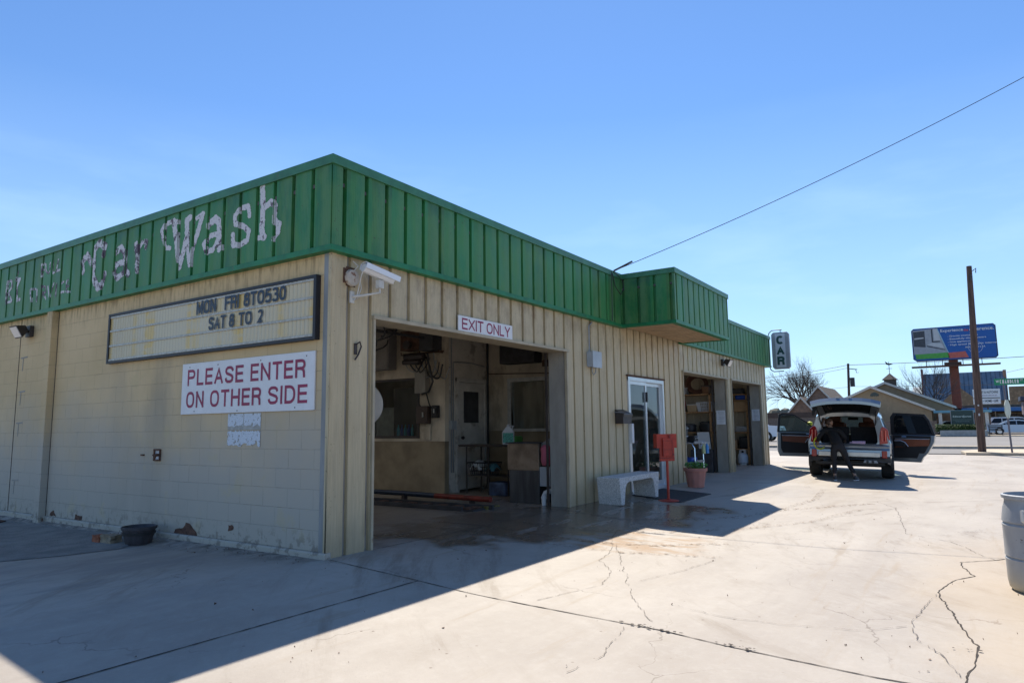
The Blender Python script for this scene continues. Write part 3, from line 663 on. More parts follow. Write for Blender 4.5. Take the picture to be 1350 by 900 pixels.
# ---- inside the wash tunnel
g=G(); g.box(.03,.2,.335,YD-.25,-.03,3.4); obj('tunnel_wall',g,M['wall_in'],B)
g=G()
def wallx(g,x,y0,y1,z0,z1,hole=None,mi=0):  # plane x facing -X, thickness .12 to +X
    if hole is None: g.box(x,x+.12,y0,y1,z0,z1,mi); return
    a,b,c,d=hole
    g.box(x,x+.12,y0,a,z0,z1,mi); g.box(x,x+.12,b,y1,z0,z1,mi); g.box(x,x+.12,a,b,z0,c,mi); g.box(x,x+.12,a,b,d,z1,mi)
wallx(g,5.8,3.2,YD-.25,1.02,3.4,(3.86,6.6,1.08,2.31)); obj('tunnel_wall',g,M['wall_in'],B)
g=G(); g.box(5.795,5.93,3.205,YD-.25,-.03,1.018); obj('painted_lower_wall',g,M['wall_in_brown'],B)
g=G(); g.box(5.93,6.12,3.2,3.32,-.03,3.4); g.box(7.12,7.3,3.2,3.32,-.03,3.4); g.box(6.12,7.12,3.2,3.32,2.29,3.4); obj('tunnel_wall',g,mat('whitewashed_wall',(.66,.61,.53),.8,var=.15,vs=2,dirt=((.16,.12,.08),.54,2,.6)),B)
g=G(); wallx(g,7.2,.33,3.2,1.21,3.4,(1.7,2.55,1.25,2.22)); obj('tunnel_wall',g,M['wall_in'],B)
g=G(); g.box(7.19,7.33,.335,3.195,-.03,1.208); obj('painted_lower_wall',g,M['wall_in_brown'],B)
SK=((.7,3.4,3.2,9.5),(11.6,13.0,1.2,3.4),(15.2,16.6,1.2,3.4))
def holed(g,x0,x1,y0,y1,z0,z1):
    xs=sorted({x0,x1,*[s[0] for s in SK],*[s[1] for s in SK]})
    for a,b in zip(xs,xs[1:]):
        hs=[s for s in SK if s[0]<=(a+b)/2<=s[1]]
        if hs: g.box(a,b,y0,hs[0][2],z0,z1); g.box(a,b,hs[0][3],y1,z0,z1)
        else: g.box(a,b,y0,y1,z0,z1)
g=G(); holed(g,.05,XE-.05,.3,YD-.1,3.35,3.45); obj('ceiling',g,mat('dusty_ceiling',(.5,.47,.42),.8,var=.2,vs=2),B)
# roof with three unseen translucent panels and shafts, added to light the bays
g=G(); holed(g,-E+.02,18.83,-E+.03,YD-.02,3.86,3.9); g.box(7.12,10.42,-D+.03,-E,3.861,3.899); obj('roof',g,mat('tar_roof',(.1,.1,.1),.9),B)
tl=N('added_translucent_panel'); tb=tl.n('ShaderNodeBsdfTranslucent'); tb.inputs[0].default_value=(.4,.4,.38,1); tl.l(tb.outputs[0],tl.out.inputs[0])
for a,b,c,d in SK:
    g=G(); g.quad((a-.05,c-.05,3.91),(b+.05,c-.05,3.91),(b+.05,d+.05,3.91),(a-.05,d+.05,3.91)); sk=obj('added_roof_light',g,tl.m,B,fix=False)
    g=G(); g.box(a-.04,a-.005,c-.04,d+.04,3.451,3.858); g.box(b+.005,b+.04,c-.04,d+.04,3.451,3.858); g.box(a-.005,b+.005,c-.04,c-.005,3.452,3.857); g.box(a-.005,b+.005,d+.005,d+.04,3.452,3.857); obj('added_light_shaft',g,M['white'],sk)
# interior door
d=thing_door=obj('office_door',(lambda g:(g.box(6.2,7.06,3.165,3.2,.05,2.2),g)[1])(G()),M['door_white'],B,bevel=.004)
g=G(); g.box(6.12,6.19,3.14,3.2,.0,2.29); g.box(7.07,7.14,3.14,3.2,.0,2.29); g.box(6.12,7.14,3.141,3.199,2.21,2.29); obj('door_frame',g,M['door_white'],d,bevel=.005)
g=G(); g.box(6.36,6.86,3.155,3.17,1.38,2.02); obj('window_pane',g,M['dark'],d)
g=G(); g.ball((6.27,3.11,1.08),.035); g.tube([(6.27,3.12,1.08),(6.27,3.165,1.08)],.014); obj('door_knob',g,M['brown'],d,smooth=True)
# windows of the tunnel
g=G()
for y0,y1,z0,z1,x in((3.86,6.6,1.08,2.31,5.8),):
    for a,b in((y0,y0+.05),(5.2,5.26),(y1-.05,y1)): g.box(x-.02,x+.1,a,b,z0,z1)
    g.box(x-.018,x+.1,y0,y1,z0,z0+.05); g.box(x-.018,x+.1,y0,y1,z1-.05,z1)
w=obj('tunnel_window',g,M['brown'],B,bevel=.004)
g=G(); g.quad((5.84,3.88,1.1),(5.84,6.55,1.1),(5.84,6.55,2.3),(5.84,3.88,2.3)); obj('pane',g,M['pane'],w,fix=False)
g=G()
x,y0,y1,z0,z1=7.2,1.7,2.55,1.25,2.22
g.box(x-.03,x+.1,y0-.08,y0,z0-.06,z1+.08); g.box(x-.03,x+.1,y1,y1+.08,z0-.06,z1+.08); g.box(x-.028,x+.1,y0,y1,z1,z1+.08); g.box(x-.06,x+.1,y0-.1,y1+.1,z0-.06,z0)
w=obj('office_window',g,M['white_dirty'],B,bevel=.004)
g=G(); g.quad((7.24,y0,z1),(7.24,y1,z1),(7.24,y1,z0),(7.24,y0,z0)); obj('pane',g,M['pane'],w,fix=False)
# room behind the tunnel window (equipment room) and office
g=G(); g.box(9.6,9.72,.33,6.5,-.03,3.35); g.box(7.33,9.6,3.2,3.3,-.03,3.35); g.box(5.95,9.6,6.6,6.7,-.03,3.35); g.box(9.72,9.8,.33,6.7,-.03,3.35); obj('office_wall',g,M['wall_in'],B)
# bays partitions
g=G(); g.box(10.3,18.2,4.4,4.5,-.03,3.35); obj('bay_back_wall',g,M['wall_in'],B)
for q in(14.42,18.18):
    g=G(); ribs(g,(q,0,0),(0,1,0),(-1,0,0),.34,4.4,-.03,3.3,.1,sp=.2,depth=.015,gw=.03); obj('bay_partition',g,mat('ribbed_liner',(.5,.42,.3),.7),B,fix=False)
# door tracks
for x in(13.80,17.43,4.93):
    g=G(); g.box(x,x+.03,.331,.365,0,2.5)
    if x>5: g.box(x-.04,x+.0,.34,.36,0,2.5)
    obj('door_track',g,M['brown'],B)
# ---- sliding entrance door
D0=obj('sliding_door',(lambda g:(g.box(7.40,7.46,-.03,.05,.04,2.225),g.box(9.17,9.24,-.03,.05,.04,2.225),g.box(7.40,9.24,-.031,.051,2.15,2.226),g.box(7.40,9.24,-.05,.08,-.02,.045),g)[4])(G()),M['alu'],B,bevel=.004)
for a,b,y in((7.46,8.33,-.012),(8.25,9.17,.025)):
    g=G(); g.box(a,a+.07,y,y+.03,.045,2.15); g.box(b-.07,b,y,y+.03,.045,2.15); g.box(a+.07,b-.07,y,y+.03,.045,.15); g.box(a+.07,b-.07,y,y+.03,2.08,2.15)
    s=obj('sliding_leaf',g,M['alu'],D0,bevel=.003)
    g=G(); g.quad((a+.06,y+.015,.14),(b-.06,y+.015,.14),(b-.06,y+.015,2.09),(a+.06,y+.015,2.09)); obj('pane',g,M['pane'],s,fix=False)
g=G(); g.box(8.26,8.30,-.05,-.014,1.75,1.95); obj('latch',g,M['black'],D0,bevel=.004)
g=G(); g.box(7.41,7.50,-.075,-.03,.95,1.32); obj('handle_plate',g,M['white'],D0,bevel=.01)
g=G(); g.box(7.36,9.28,-.05,.0,2.232,2.262); obj('door_drip_trim',g,M['rust'],B,bevel=.004)

# ---- painted script letters on the west fascia, laid into the rib profile
def fdepth(y,goff=.222,gw=.058,depth=.05):
    t=abs(((y-goff+GW/2)%GW)-GW/2)
    return depth*min(1,(gw/2-t)/.01) if t<gw/2 else 0
def raster(strokes,cell,name,m,thr):
    g=G(); done={}
    for w,pts in strokes:
        for i in range(len(pts)-1):
            a=Vector(pts[i]);b=Vector(pts[i+1]); 
            y0=min(a.x,b.x)-w*1.5;y1=max(a.x,b.x)+w*1.5;z0=min(a.y,b.y)-w*1.5;z1=max(a.y,b.y)+w*1.5
            for iy in range(int(y0/cell),int(y1/cell)+2):
                for iz in range(int(z0/cell),int(z1/cell)+2):
                    if (iy,iz) in done: continue
                    p=Vector(((iy+.5)*cell,(iz+.5)*cell)); ab=b-a
                    t=max(0,min(1,(p-a).dot(ab)/max(ab.length_squared,1e-9)))
                    dd=(p-(a+ab*t)).length
                    n1=mnoise.noise(Vector((p.x*24,p.y*24,1)))*.32
                    if dd<max(w*1.35,.019)+w*n1:
                        if mnoise.fractal(Vector((p.x*9,p.y*9,7)),.8,2.2,3)>thr: continue
                        done[(iy,iz)]=1
    for (iy,iz) in done:
        P=[]
        for dy,dz in((1,0),(0,0),(0,1),(1,1)):
            y=(iy+dy)*cell; z=(iz+dz)*cell; P.append((-E-.003+fdepth(y),y,z))
        g.poly(P)
    return obj(name,g,m,B,fix=False)
raster(STROKES[:12],.008,'painted_lettering',M['peel_white'],.9)
raster(STROKES[12:],.008,'painted_lettering',M['peel_dark'],.8)
# ================================================================ SIGNS AND FITTINGS ON THE BUILDING
def rig(P):  # helper: move a world-built group under an Empty whose origin is given
    return P
# marquee
T=thing('marquee_sign','long black framed changeable letter sign giving opening hours high on block wall','sign',(-.01,2.25,2.21))
y0,y1,z0,z1=.157,4.452,2.218,2.91
g=G(); f=.042
g.box(-.068,-.002,y0,y0+f,z0,z1); g.box(-.068,-.002,y1-f,y1,z0,z1); g.box(-.067,-.003,y0+f,y1-f,z0,z0+f*.8); g.box(-.067,-.003,y0+f,y1-f,z1-f*.8,z1)
obj('frame',g,mat('black_sign_frame',(.014,.016,.022),.5),T,world=True,bevel=.004)
g=G(); n=520
ys=[y0+f+(y1-y0-2*f)*i/n for i in range(n+1)]
ph=lambda y:-.048-.004*math.cos(y*2*math.pi/.066)
for i in range(n): g.quad((ph(ys[i]),ys[i],z0+.03),(ph(ys[i+1]),ys[i+1],z0+.03),(ph(ys[i+1]),ys[i+1],z1-.03),(ph(ys[i]),ys[i],z1-.03))
obj('light_panel',g,M['marquee'],T,world=True,fix=False,smooth='all')
g=G(); H=z1-z0-2*.036
for i in range(4):
    z=z0+.036+H*i/3; zz=min(max(z,z0+.05),z1-.05)
    g.box(-.060,-.053,y0+f,y1-f,zz-.013,zz+.013)
rm=N('clear_letter_rail'); rm.fin(rm.mix(rm.ramp(rm.noise(30,3),.4,.6),(.46,.45,.4),(.34,.33,.28)),.3); obj('letter_rail',g,rm.m,T,world=True,bevel=.002)
for s_,ya,yb,za,zb in(('MON',2.331,1.925,2.690,2.857),('FRI',1.757,1.48,2.690,2.855),('8TO530',1.395,.644,2.690,2.853),('SAT',2.067,1.725,2.478,2.638),('8',1.659,1.56,2.478,2.636),('TO',1.48,1.233,2.478,2.634),('2',1.129,1.035,2.478,2.632)):
    obj('letters',sign_text(s_,ya-yb,zb-za,FL(-.0615,ya,za),.19,.003,gap=.12),M['navyletter'],T,world=True,fix=False)
# please enter sign
T=thing('wall_sign','white rectangular sign with maroon words PLEASE ENTER ON OTHER SIDE','sign',(-.005,1.42,1.487))
g=G(); g.box(-.022,-.004,.200,2.637,1.487,2.106); obj('board',g,M['white'],T,world=True,bevel=.002)
g=G()
sign_text('PLEASE',1.11,.198,FL(-.0225,2.517,1.832),.165,.001,g=g)
sign_text('ENTER',.935,.198,FL(-.0225,1.276,1.832),.165,.001,g=g)
sign_text('ON',.365,.198,FL(-.0225,2.529,1.563),.165,.001,g=g)
sign_text('OTHER',.96,.198,FL(-.0225,2.033,1.563),.165,.001,g=g)
sign_text('SIDE',.65,.198,FL(-.0225,.955,1.563),.165,.001,g=g)
obj('lettering',g,M['redletter'],T,world=True,fix=False)
for y,z in((2.48,2.06),(1.9,2.06),(1.1,2.06),(.33,2.06),(2.35,1.52),(1.5,1.51),(.5,1.52)):
    g=G(); g.tube([(-.026,y,z),(-.02,y,z)],.007,8); obj('screw',g,M['black'],T,world=True)
# old flaking sign below
T=thing('flaking_sign','small square sign of flaking white paint under the large maroon lettered sign','sign',(-.004,1.39,1.09))
g=G(); cell=.006
for iy in range(int(.6/cell)):
    for iz in range(int(.385/cell)):
        y=1.69-iy*cell; z=1.09+iz*cell; u=iy*cell; w=iz*cell
        nz=mnoise.fractal(Vector((u*10,w*5,3)),.7,2,5)
        if w>.2: edge=.045+.045*mnoise.noise(Vector((u*14,0,8))); bad=(w-.2)<edge
        else: edge=.035+.06*mnoise.noise(Vector((u*11,0,2))); bad=w<edge*.8 or w>.185+.015*mnoise.noise(Vector((u*30,1,2)))
        if bad or nz>.56 or (abs(u-.29)<.006 and w>.2): continue
        g.quad((-.006,y,z),(-.006,y-cell,z),(-.006,y-cell,z+cell),(-.006,y,z+cell))
obj('flaking_paint',g,M['peel_sign'],T,world=True,fix=False)
g=G(); g.box(-.0045,-.001,1.09,1.69,1.29,1.478); obj('backing',g,mat('grey_backing',(.4,.4,.37),.8,var=.2,vs=10),T,world=True)
# exit only
T=thing('exit_sign','small white sign with maroon words EXIT ONLY above the wash bay opening','sign',(2.74,-.01,2.53))
g=G(); g.box(2.112,3.375,-.032,-.018,2.531,2.738); obj('board',g,M['white'],T,world=True,bevel=.002)
g=G(); sign_text('EXIT',.475,.15,FR(2.185,-.0325,2.56),.155,.001,g=g,gap=.24); sign_text('ONLY',.575,.15,FR(2.735,-.0325,2.56),.155,.001,g=g,gap=.24); obj('lettering',g,M['redletter'],T,world=True,fix=False)
g=G(); rn=random.Random(11)
for k in range(12):
    x=2.2+k*.1; 
    if rn.random()<.75: g.box(x,x+rn.uniform(.03,.08),-.004,-.002,2.515,2.531-rn.uniform(0,.008),)
g.box(2.2,3.3,-.004,-.002,2.527,2.531); obj('torn_old_lettering',g,M['redletter'],T,world=True)
# CAR sign
T=thing('blade_sign','tall narrow hanging sign with dark green letters CAR at far corner','sign',(18.7,-.45,3.05))
g=G(); g.prism([(-.74+.06,3.05),(-.74,3.12),(-.74,4.19),(-.68,4.26),(-.25,4.26),(-.19,4.19),(-.19,3.12),(-.25,3.05)],18.6,18.75,lambda a,b,d:(d,a,b)); obj('cabinet',g,mat('grey_sign_edge',(.28,.32,.36),.5),T,world=True,bevel=.02)
g=G(); g.prism([(-.62,3.1),(-.62,4.21),(-.31,4.21),(-.31,3.1)],18.592,18.6,lambda a,b,d:(d,a,b)); obj('face',g,mat('pale_sign_face',(.5,.56,.62),.4,var=.06),T,world=True)
g=G()
for s,z in(('C',3.86),('A',3.52),('R',3.18)): sign_text(s,.23,.28,FL(18.591,-.35,z),.26,.001,g=g)
obj('lettering',g,M['greenletter'],T,world=True,fix=False)
g=G(); 
for z,zz in((4.2,4.34),(3.1,2.98)):
    g.tube([(18.68,-.09,z),(18.68,-.12,(z+zz)/2),(18.68,-.2,zz),(18.68,-.52,zz)],.015)
g.tube([(18.68,-.09,3.1),(18.68,-.09,4.2)],.012); g.tube([(18.68,-.47,4.33),(18.68,-.47,4.25)],.012)
obj('bracket',g,M['black'],T,world=True,smooth=True)
# security camera
T=thing('security_camera','white bullet security camera on a rusty mount at the near corner','camera',(.22,0,2.7))
c=Vector((.48,-.22,2.95)); ax=Vector((.42,-.10,-.105)).normalized(); sd=ax.cross(Vector((0,0,1))).normalized(); up=sd.cross(ax)
hL=.205; 
def oct_(r1,r2): return [(r1*math.cos(a),r2*math.sin(a)) for a in [R(22.5+45*i) for i in range(8)]]
g=G(); g.prism(oct_(.055,.05),-hL,hL*.86,lambda a,b,d:tuple(c+sd*a+up*b+ax*d)); obj('housing',g,M['white'],T,world=True,bevel=.005)
g=G(); g.prism([(-.07,-.01),(-.07,.05),(-.03,.068),(.03,.068),(.07,.05),(.07,-.01),(.062,-.01),(.062,.046),(.026,.06),(-.026,.06),(-.062,.046),(-.062,-.01)],-hL*1.02,hL*1.12,lambda a,b,d:tuple(c+sd*a+up*b+ax*d)); obj('sun_shield',g,mat('bluish_white_shield',(.75,.78,.82),.3,var=.03),T,world=True)  # shield a little paler and bluer than the housing
g=G(); g.prism(oct_(.046,.042),hL*.86,hL*.875,lambda a,b,d:tuple(c+sd*a+up*b+ax*d)); obj('lens',g,M['carglass'],T,world=True)
g=G(); g.obox(tuple(c-sd*.071+ax*.14+up*.022),tuple(ax*.03),tuple(sd*.001),tuple(up*.006)); obj('maker_plate',g,M['dark'],T,world=True)
g=G(); g.lathe([(.0,0),(.085,0),(.095,.02),(.085,.05),(.0,.062)],(0,0,0),18); rm=Matrix.Rotation(R(90),3,'X'); g.v=[tuple(rm@Vector(p)+Vector((.26,-.005,2.90))) for p in g.v]; obj('round_box',g,mat('rusty_white_box',(.5,.46,.4),.7,var=.2,vs=14,dirt=((.18,.06,.02),.5,14,.9)),T,world=True,smooth=True)
g=G(); g.box(.16,.2,-.01,.0,2.84,3.0); g.box(.2,.33,-.006,.001,2.81,3.02); obj('back_plate',g,M['rust'],T,world=True)
g=G(); c2=c-up*.055+ax*.02
g.box(.25,.31,-.02,0,2.63,2.76); g.tube([(.28,-.02,2.70),(.36,-.1,2.715),tuple(Vector((c2.x,c2.y,2.75))),tuple(c2)],.014); g.obox(tuple(c2-Vector((0,0,.05))),(.035,0,0),(0,.03,0),(0,0,.045)); obj('wall_bracket',g,M['white_dirty'],T,world=True,bevel=.003)
g=G(); p0=c-ax*hL*.95
g.tube([tuple(p0),tuple(p0+Vector((-.02,.02,-.08))),(.32,-.05,2.72),(.29,-.03,2.66),(.33,-.04,2.68),(.37,-.06,2.80),(.36,-.05,2.88)],.006,6); g.tube([(.27,-.02,2.96),(.30,-.08,3.03),(.25,-.05,3.08)],.006,6); obj('cable',g,M['white_dirty'],T,world=True,smooth=True)
# floodlights
def flood(loc,lab,face):
    T=thing('floodlight',lab,'floodlight',loc)
    fx,fy=face; F=Vector((fx,fy,-.55)).normalized(); S=F.cross(Vector((0,0,1))).normalized(); Uv=S.cross(F)
    g=G(); cc=Vector((fx,fy,0))*.17
    a=[cc+S*i*.13+Uv*j*.1+F*.06 for i,j in((-1,-1),(1,-1),(1,1),(-1,1))]; b=[cc+S*i*.06+Uv*j*.05-F*.09 for i,j in((-1,-1),(1,-1),(1,1),(-1,1))]
    g.add([tuple(p) for p in a+b],[(0,1,2,3),(4,5,6,7),(0,1,5,4),(1,2,6,5),(2,3,7,6),(3,0,4,7)]); obj('housing',g,M['brown'],T,bevel=.006)
    g=G(); g.obox(cc+F*.064,S*.115,Uv*.085,F*.004); obj('lens',g,M['clearlens'],T)
    g=G(); g.obox(Vector((fx,fy,0))*.03,S*.08,Vector((0,0,.09)),Vector((fx,fy,0))*.03); g.obox(Vector((fx,fy,0))*.08,S*.02,Vector((0,0,.02)),Vector((fx,fy,0))*.05); obj('wall_plate',g,M['brown'],T,bevel=.004)
flood((0,7.02,2.90),'brown floodlight high on the block wall near the left end',(-1,0))
flood((13.62,0,2.93),'brown floodlight on the siding between the two garage bays',(0,-1))
# junction box + conduit
T=thing('junction_box','grey electrical box with a thin conduit on the beige siding','electrical box',(5.9,0,2.29))
g=G(); g.box(5.745,6.07,-.12,-.002,2.30,2.565); obj('box',g,M['galv'],T,world=True,bevel=.008)
g=G(); g.box(5.735,6.08,-.128,-.12,2.29,2.575); obj('cover',g,M['galv'],T,world=True,bevel=.004)
g=G(); g.tube([(5.80,-.03,2.57),(5.80,-.03,3.02),(5.92,-.03,3.10)],.012); g.tube([(5.85,-.05,2.30),(5.84,-.05,2.22),(5.90,-.05,2.17),(5.98,-.05,2.22),(5.99,-.05,2.30)],.008); obj('conduit',g,M['grey'],T,world=True,smooth=True)
# mailbox
T=thing('mailbox','brown metal wall mailbox with slanted lid left of the entrance door','mailbox',(7.0,0,1.3))
g=G(); g.prism([(0,1.32),(-.16,1.32),(-.16,1.50),(0,1.58)],6.83,7.2,lambda a,b,d:(d,a,b)); obj('box',g,M['brown'],T,world=True,bevel=.006)
g=G(); g.prism([(.0,1.585),(-.175,1.505),(-.18,1.49),(-.178,1.45),(-.172,1.45),(-.17,1.49),(0,1.57)],6.82,7.21,lambda a,b,d:(d,a,b)); obj('lid',g,mat('bronze_lid',(.07,.055,.045),.4,metal=.3),T,world=True)
g=G(); g.tube([(6.83,-.15,1.52),(6.75,-.1,1.53),(6.75,-.02,1.53)],.006); obj('flag_rod',g,M['grey'],T,world=True)
# latch hook + wall valve on block wall
g=G(); g.box(.33,.37,-.012,0,2.08,2.2); g.tube([(.35,-.02,2.19),(.39,-.03,2.22),(.41,-.03,2.17),(.37,-.03,2.08),(.33,-.02,2.02)],.009,6); single('latch_hook',g,M['brown'],'small rusty hook latch on the beige siding beside the wash bay','hook')
T=thing('wall_valve','small rusty square hose valve recessed in the block wall','valve',(0,3.14,.99))
g=G(); a=.075; g.box(-.02,.0,3.14-a,3.14+a,.99-a,.99-a+.02); g.box(-.02,.0,3.14-a,3.14+a,.99+a-.02,.99+a); g.box(-.019,.0,3.14-a,3.14-a+.02,.99-a+.02,.99+a-.02); g.box(-.019,.0,3.14+a-.02,3.14+a,.99-a+.02,.99+a-.02); obj('frame',g,M['rust'],T,world=True)
g=G(); g.box(-.004,-.001,3.08,3.2,.93,1.05); obj('plate',g,M['galv'],T,world=True)
g=G(); g.tube([(0,3.1,.99),(-.06,3.1,.99)],.018); g.tube([(-.06,3.06,.99),(-.06,3.14,.99)],.012); g.tube([(-.05,3.1,1.0),(-.07,3.1,.93)],.014); obj('spigot',g,M['rust'],T,world=True,smooth=True)
g=G(); g.box(-.02,0,3.45,3.52,.975,.995); single('bolt_stub',g,M['rust'],'short rusty bolt sticking out of the block wall','bolt',bevel=.004)
# notices on the jambs
for i,(x,ya,yb,za,zb,lab) in enumerate(((13.915,.06,.30,1.28,1.66,'white paper notice taped to the jamb of the nearer garage bay'),(17.545,.05,.29,1.38,1.74,'white paper notice taped to the jamb of the farthest garage bay'))):
    T=thing('paper_notice',lab,'notice',(x,(ya+yb)/2,za),group=None)
    g=G(); n=6
    for k in range(n):
        A=ya+(yb-ya)*k/n; Bq=ya+(yb-ya)*(k+1)/n; d=lambda t:-.004-.006*abs(math.sin(t*14))
        g.quad((x+d(A),A,za),(x+d(Bq),Bq,za),(x+d(Bq)-.004,Bq,zb),(x+d(A)-.004,A,zb))
    obj('sheet',g,M['paper'],T,world=True,fix=False)
    g=G()
    for k in range(9): 
        z=zb-.05-k*.032
        if k in(3,7): continue
        g.box(x-.0165,x-.0155,ya+.03,yb-.03-(k%3)*.02,z,z+.007)
    obj('printed_lines',g,mat('faint_print',(.35,.38,.42),.7),T,world=True)

# ================================================================ FOREGROUND THINGS
# bench
T=thing('concrete_bench','speckled precast concrete bench standing against the beige siding','bench',(6.6,-.33,-.026))
g=G(); Lb=2.02; x0,x1=5.72,7.46
# side profile in X-Z: slab with splayed legs, one continuous casting
prof=[(x0+.07,0),(x0+.0,.44),(x0,.455),(x1,.455),(x1-.0,.44),(x1-.07,0),(x1-.19,0),(x1-.24,.24),(x1-.29,.33),(x1-.38,.365),(x0+.38,.365),(x0+.29,.33),(x0+.24,.24),(x0+.19,0)]
g.prism(prof,-.56,-.14,lambda a,b,d:(a,d,b-.026)); obj('cast_bench',g,M['benchc'],T,world=True,bevel=.012)
# red stand
T=thing('payment_stand','red painted steel stand with an upright box on a round base','stand',(7.06,-.88,-.052)); T.scale=(.8,.8,.83)
g=G(); g.lathe([(.001,0),(.23,0),(.23,.012),(.2,.02),(.05,.035),(.03,.05),(.001,.05)],(0,0,.0),28); obj('base_plate',g,M['red'],T,smooth=True)
g=G(); g.tube([(0,0,.02),(0,0,1.02)],.03,12); obj('post',g,M['red'],T,smooth=True)
g=G(); Q=Matrix.Rotation(R(-38),3,'Z')
def rb(x0,x1,y0,y1,z0,z1):
    k=len(g.v); g.box(x0,x1,y0,y1,z0,z1)
    for i in range(k,len(g.v)): g.v[i]=tuple(Q@Vector(g.v[i]))
rb(-.255,.255,-.02,.02,1.12,1.42); rb(-.185,.185,-.021,.019,.84,1.12); obj('box_panel',g,M['red'],T,bevel=.006)
g=G(); rb(-.255,-.24,.02,.13,1.12,1.42); rb(.24,.255,.02,.13,1.12,1.42); rb(-.24,.24,.02,.12,1.12,1.13); rb(-.12,.12,-.05,-.02,.95,1.33); obj('side_box',g,M['red'],T,bevel=.005)
g=G(); rb(-.125,.125,-.055,-.05,1.27,1.28); rb(-.125,.125,-.055,-.05,1.08,1.09); rb(-.12,-.11,-.056,-.05,.93,1.3);rb(.11,.12,-.056,-.05,.93,1.3); rb(-.18,.18,-.03,-.021,.90,.915); rb(.04,.07,-.06,-.05,1.33,1.40); rb(.12,.16,-.06,-.02,.96,1.0); obj('hinge_bar',g,mat('dark_red',(.22,.02,.018),.5),T,bevel=.002)
# doormat
g=G(); g.prism([(7.2,-.12),(8.72,-.12),(8.72,-1.12),(7.0,-1.12)],-.012,.012,lambda a,b,d:(a,b,d-.0649*max(0,-b-.05))); single('door_mat',g,M['matm'],'large black rubber mat on the ground before the sliding glass door','mat',bevel=.004)
# pot
T=thing('flower_pot','ribbed pink terracotta flower pot with small green plant by the garage bay','flower pot',(9.66,-.50,-.028))
g=G(); g.lathe([(.001,0),(.165,0),(.215,.33),(.245,.335),(.25,.40),(.225,.40),(.21,.36),(.001,.34)],(0,0,0),40)
k=0
for i,p in enumerate(g.v):
    ring=i//40
    if ring in(1,2): 
        f=1+.02*(1 if (i%4<2) else -1); g.v[i]=(p[0]*f,p[1]*f,p[2])
obj('pot',g,M['terra'],T,smooth=True)
g=G(); g.lathe([(.001,.365),(.215,.362)],(0,0,0),20); obj('soil',g,M['soil'],T)
g=G(); rn=random.Random(4)
for k in range(260):
    a=rn.uniform(0,6.28); r=rn.uniform(0,.24)**1; z=.37+rn.uniform(0,.17)*(1-r); p=Vector((r*math.cos(a)+.02,r*math.sin(a),z)); s=rn.uniform(.015,.035)
    u=Vector((rn.uniform(-1,1),rn.uniform(-1,1),rn.uniform(-.3,.6))).normalized(); v=u.orthogonal().normalized()
    g.poly([tuple(p-u*s),tuple(p+v*s*.6),tuple(p+u*s),tuple(p-v*s*.6)])
obj('plant',g,M['leafm'],T,fix=False)
# barrel
bz=-.173
T=thing('plastic_barrel','dirty white plastic barrel with ribs standing open at the right edge','barrel',(2.80,-5.92,bz)); T.scale=(1,1,.9)
g=G()
pr=[(.001,0),(.26,0),(.285,.03),(.295,.10),(.296,.28),(.30,.30),(.287,.315),(.30,.33),(.298,.36),(.298,.60),(.302,.62),(.288,.64),(.302,.655),(.297,.69),(.285,.78),(.268,.84),(.268,.865),(.288,.875),(.29,.905),(.27,.912),(.262,.88),(.258,.80),(.262,.03),(.001,.02)]
g.lathe(pr,(0,0,0),48); bm_=N('grimy_translucent_plastic')
X,Y,Z=bm_.sep()
c=bm_.mix(bm_.ramp(bm_.noise(4,6,.6,bm_.map((1,1,.4))),.3,.7),(.27,.29,.32),(.36,.38,.40)); c=bm_.mix(bm_.math('MULTIPLY',bm_.ramp(Z,.0,.28,1.,0.),.6),c,(.45,.38,.22)); c=bm_.mix(bm_.ramp(bm_.noise(9,7,.7),.66,.7),c,(.08,.06,.05)); bm_.fin(c,.5,0,bm_.bump(bm_.noise(20,4),.15,.01))
obj('drum',g,bm_.m,T,smooth=True)
g=G(); g.tube([(-.27,.13,.77),(-.31,.16,.78),(-.315,.16,.69),(-.29,.13,.66)],.014); obj('handle',g,M['white_dirty'],T,smooth=True)
# planter tub + stones
T=thing('planter_tub','round black barrel shaped planter tub beside the block wall','planter',(-.30,2.93,-.04)); T.scale=(.74,.74,.86)
g=G(); g.lathe([(.001,0),(.19,0),(.245,.2),(.262,.2),(.266,.235),(.252,.24),(.238,.21),(.20,.17),(.001,.17)],(0,0,0),36)
for i,p in enumerate(g.v):
    if i//36 in(1,2) and i%3==0: g.v[i]=(p[0]*.96,p[1]*.96,p[2])
obj('tub',g,mat('faded_black_tub',(.05,.045,.05),.6,var=.3,vs=8),T,smooth=True)
g=G(); g.lathe([(.232,.13),(.245,.13),(.249,.165),(.236,.165)],(0,0,0),36); obj('hoop',g,M['black'],T,smooth=True)
g=G(); g.lathe([(.001,.175),(.2,.172)],(0,0,0),20); obj('soil',g,M['soil'],T)
def rock(name,loc,sx,sy,sz,m,lab,seed):
    bm=bmesh.new(); bmesh.ops.create_cube(bm,size=2); bmesh.ops.subdivide_edges(bm,edges=bm.edges,cuts=3,use_grid_fill=True)
    for v in bm.verts:
        n=mnoise.noise_vector(v.co*1.3+Vector((seed,0,0))); v.co+=n*.28; v.co=Vector((v.co.x*sx,v.co.y*sy,max(v.co.z,-.95)*sz))
    me=bpy.data.meshes.new(name); bm.to_mesh(me); bm.free(); me.materials.append(m); o=bpy.data.objects.new(name,me); COL.objects.link(o); o.location=loc; tag(o,lab,'stone'); return o
rock('stone_block',(-.42,3.32,.0),.07,.13,.055,mat('dusty_stone',(.28,.22,.15),.9,bump=.5,var=.3,vs=10),'pale broken stone lying against the black planter tub',3.)
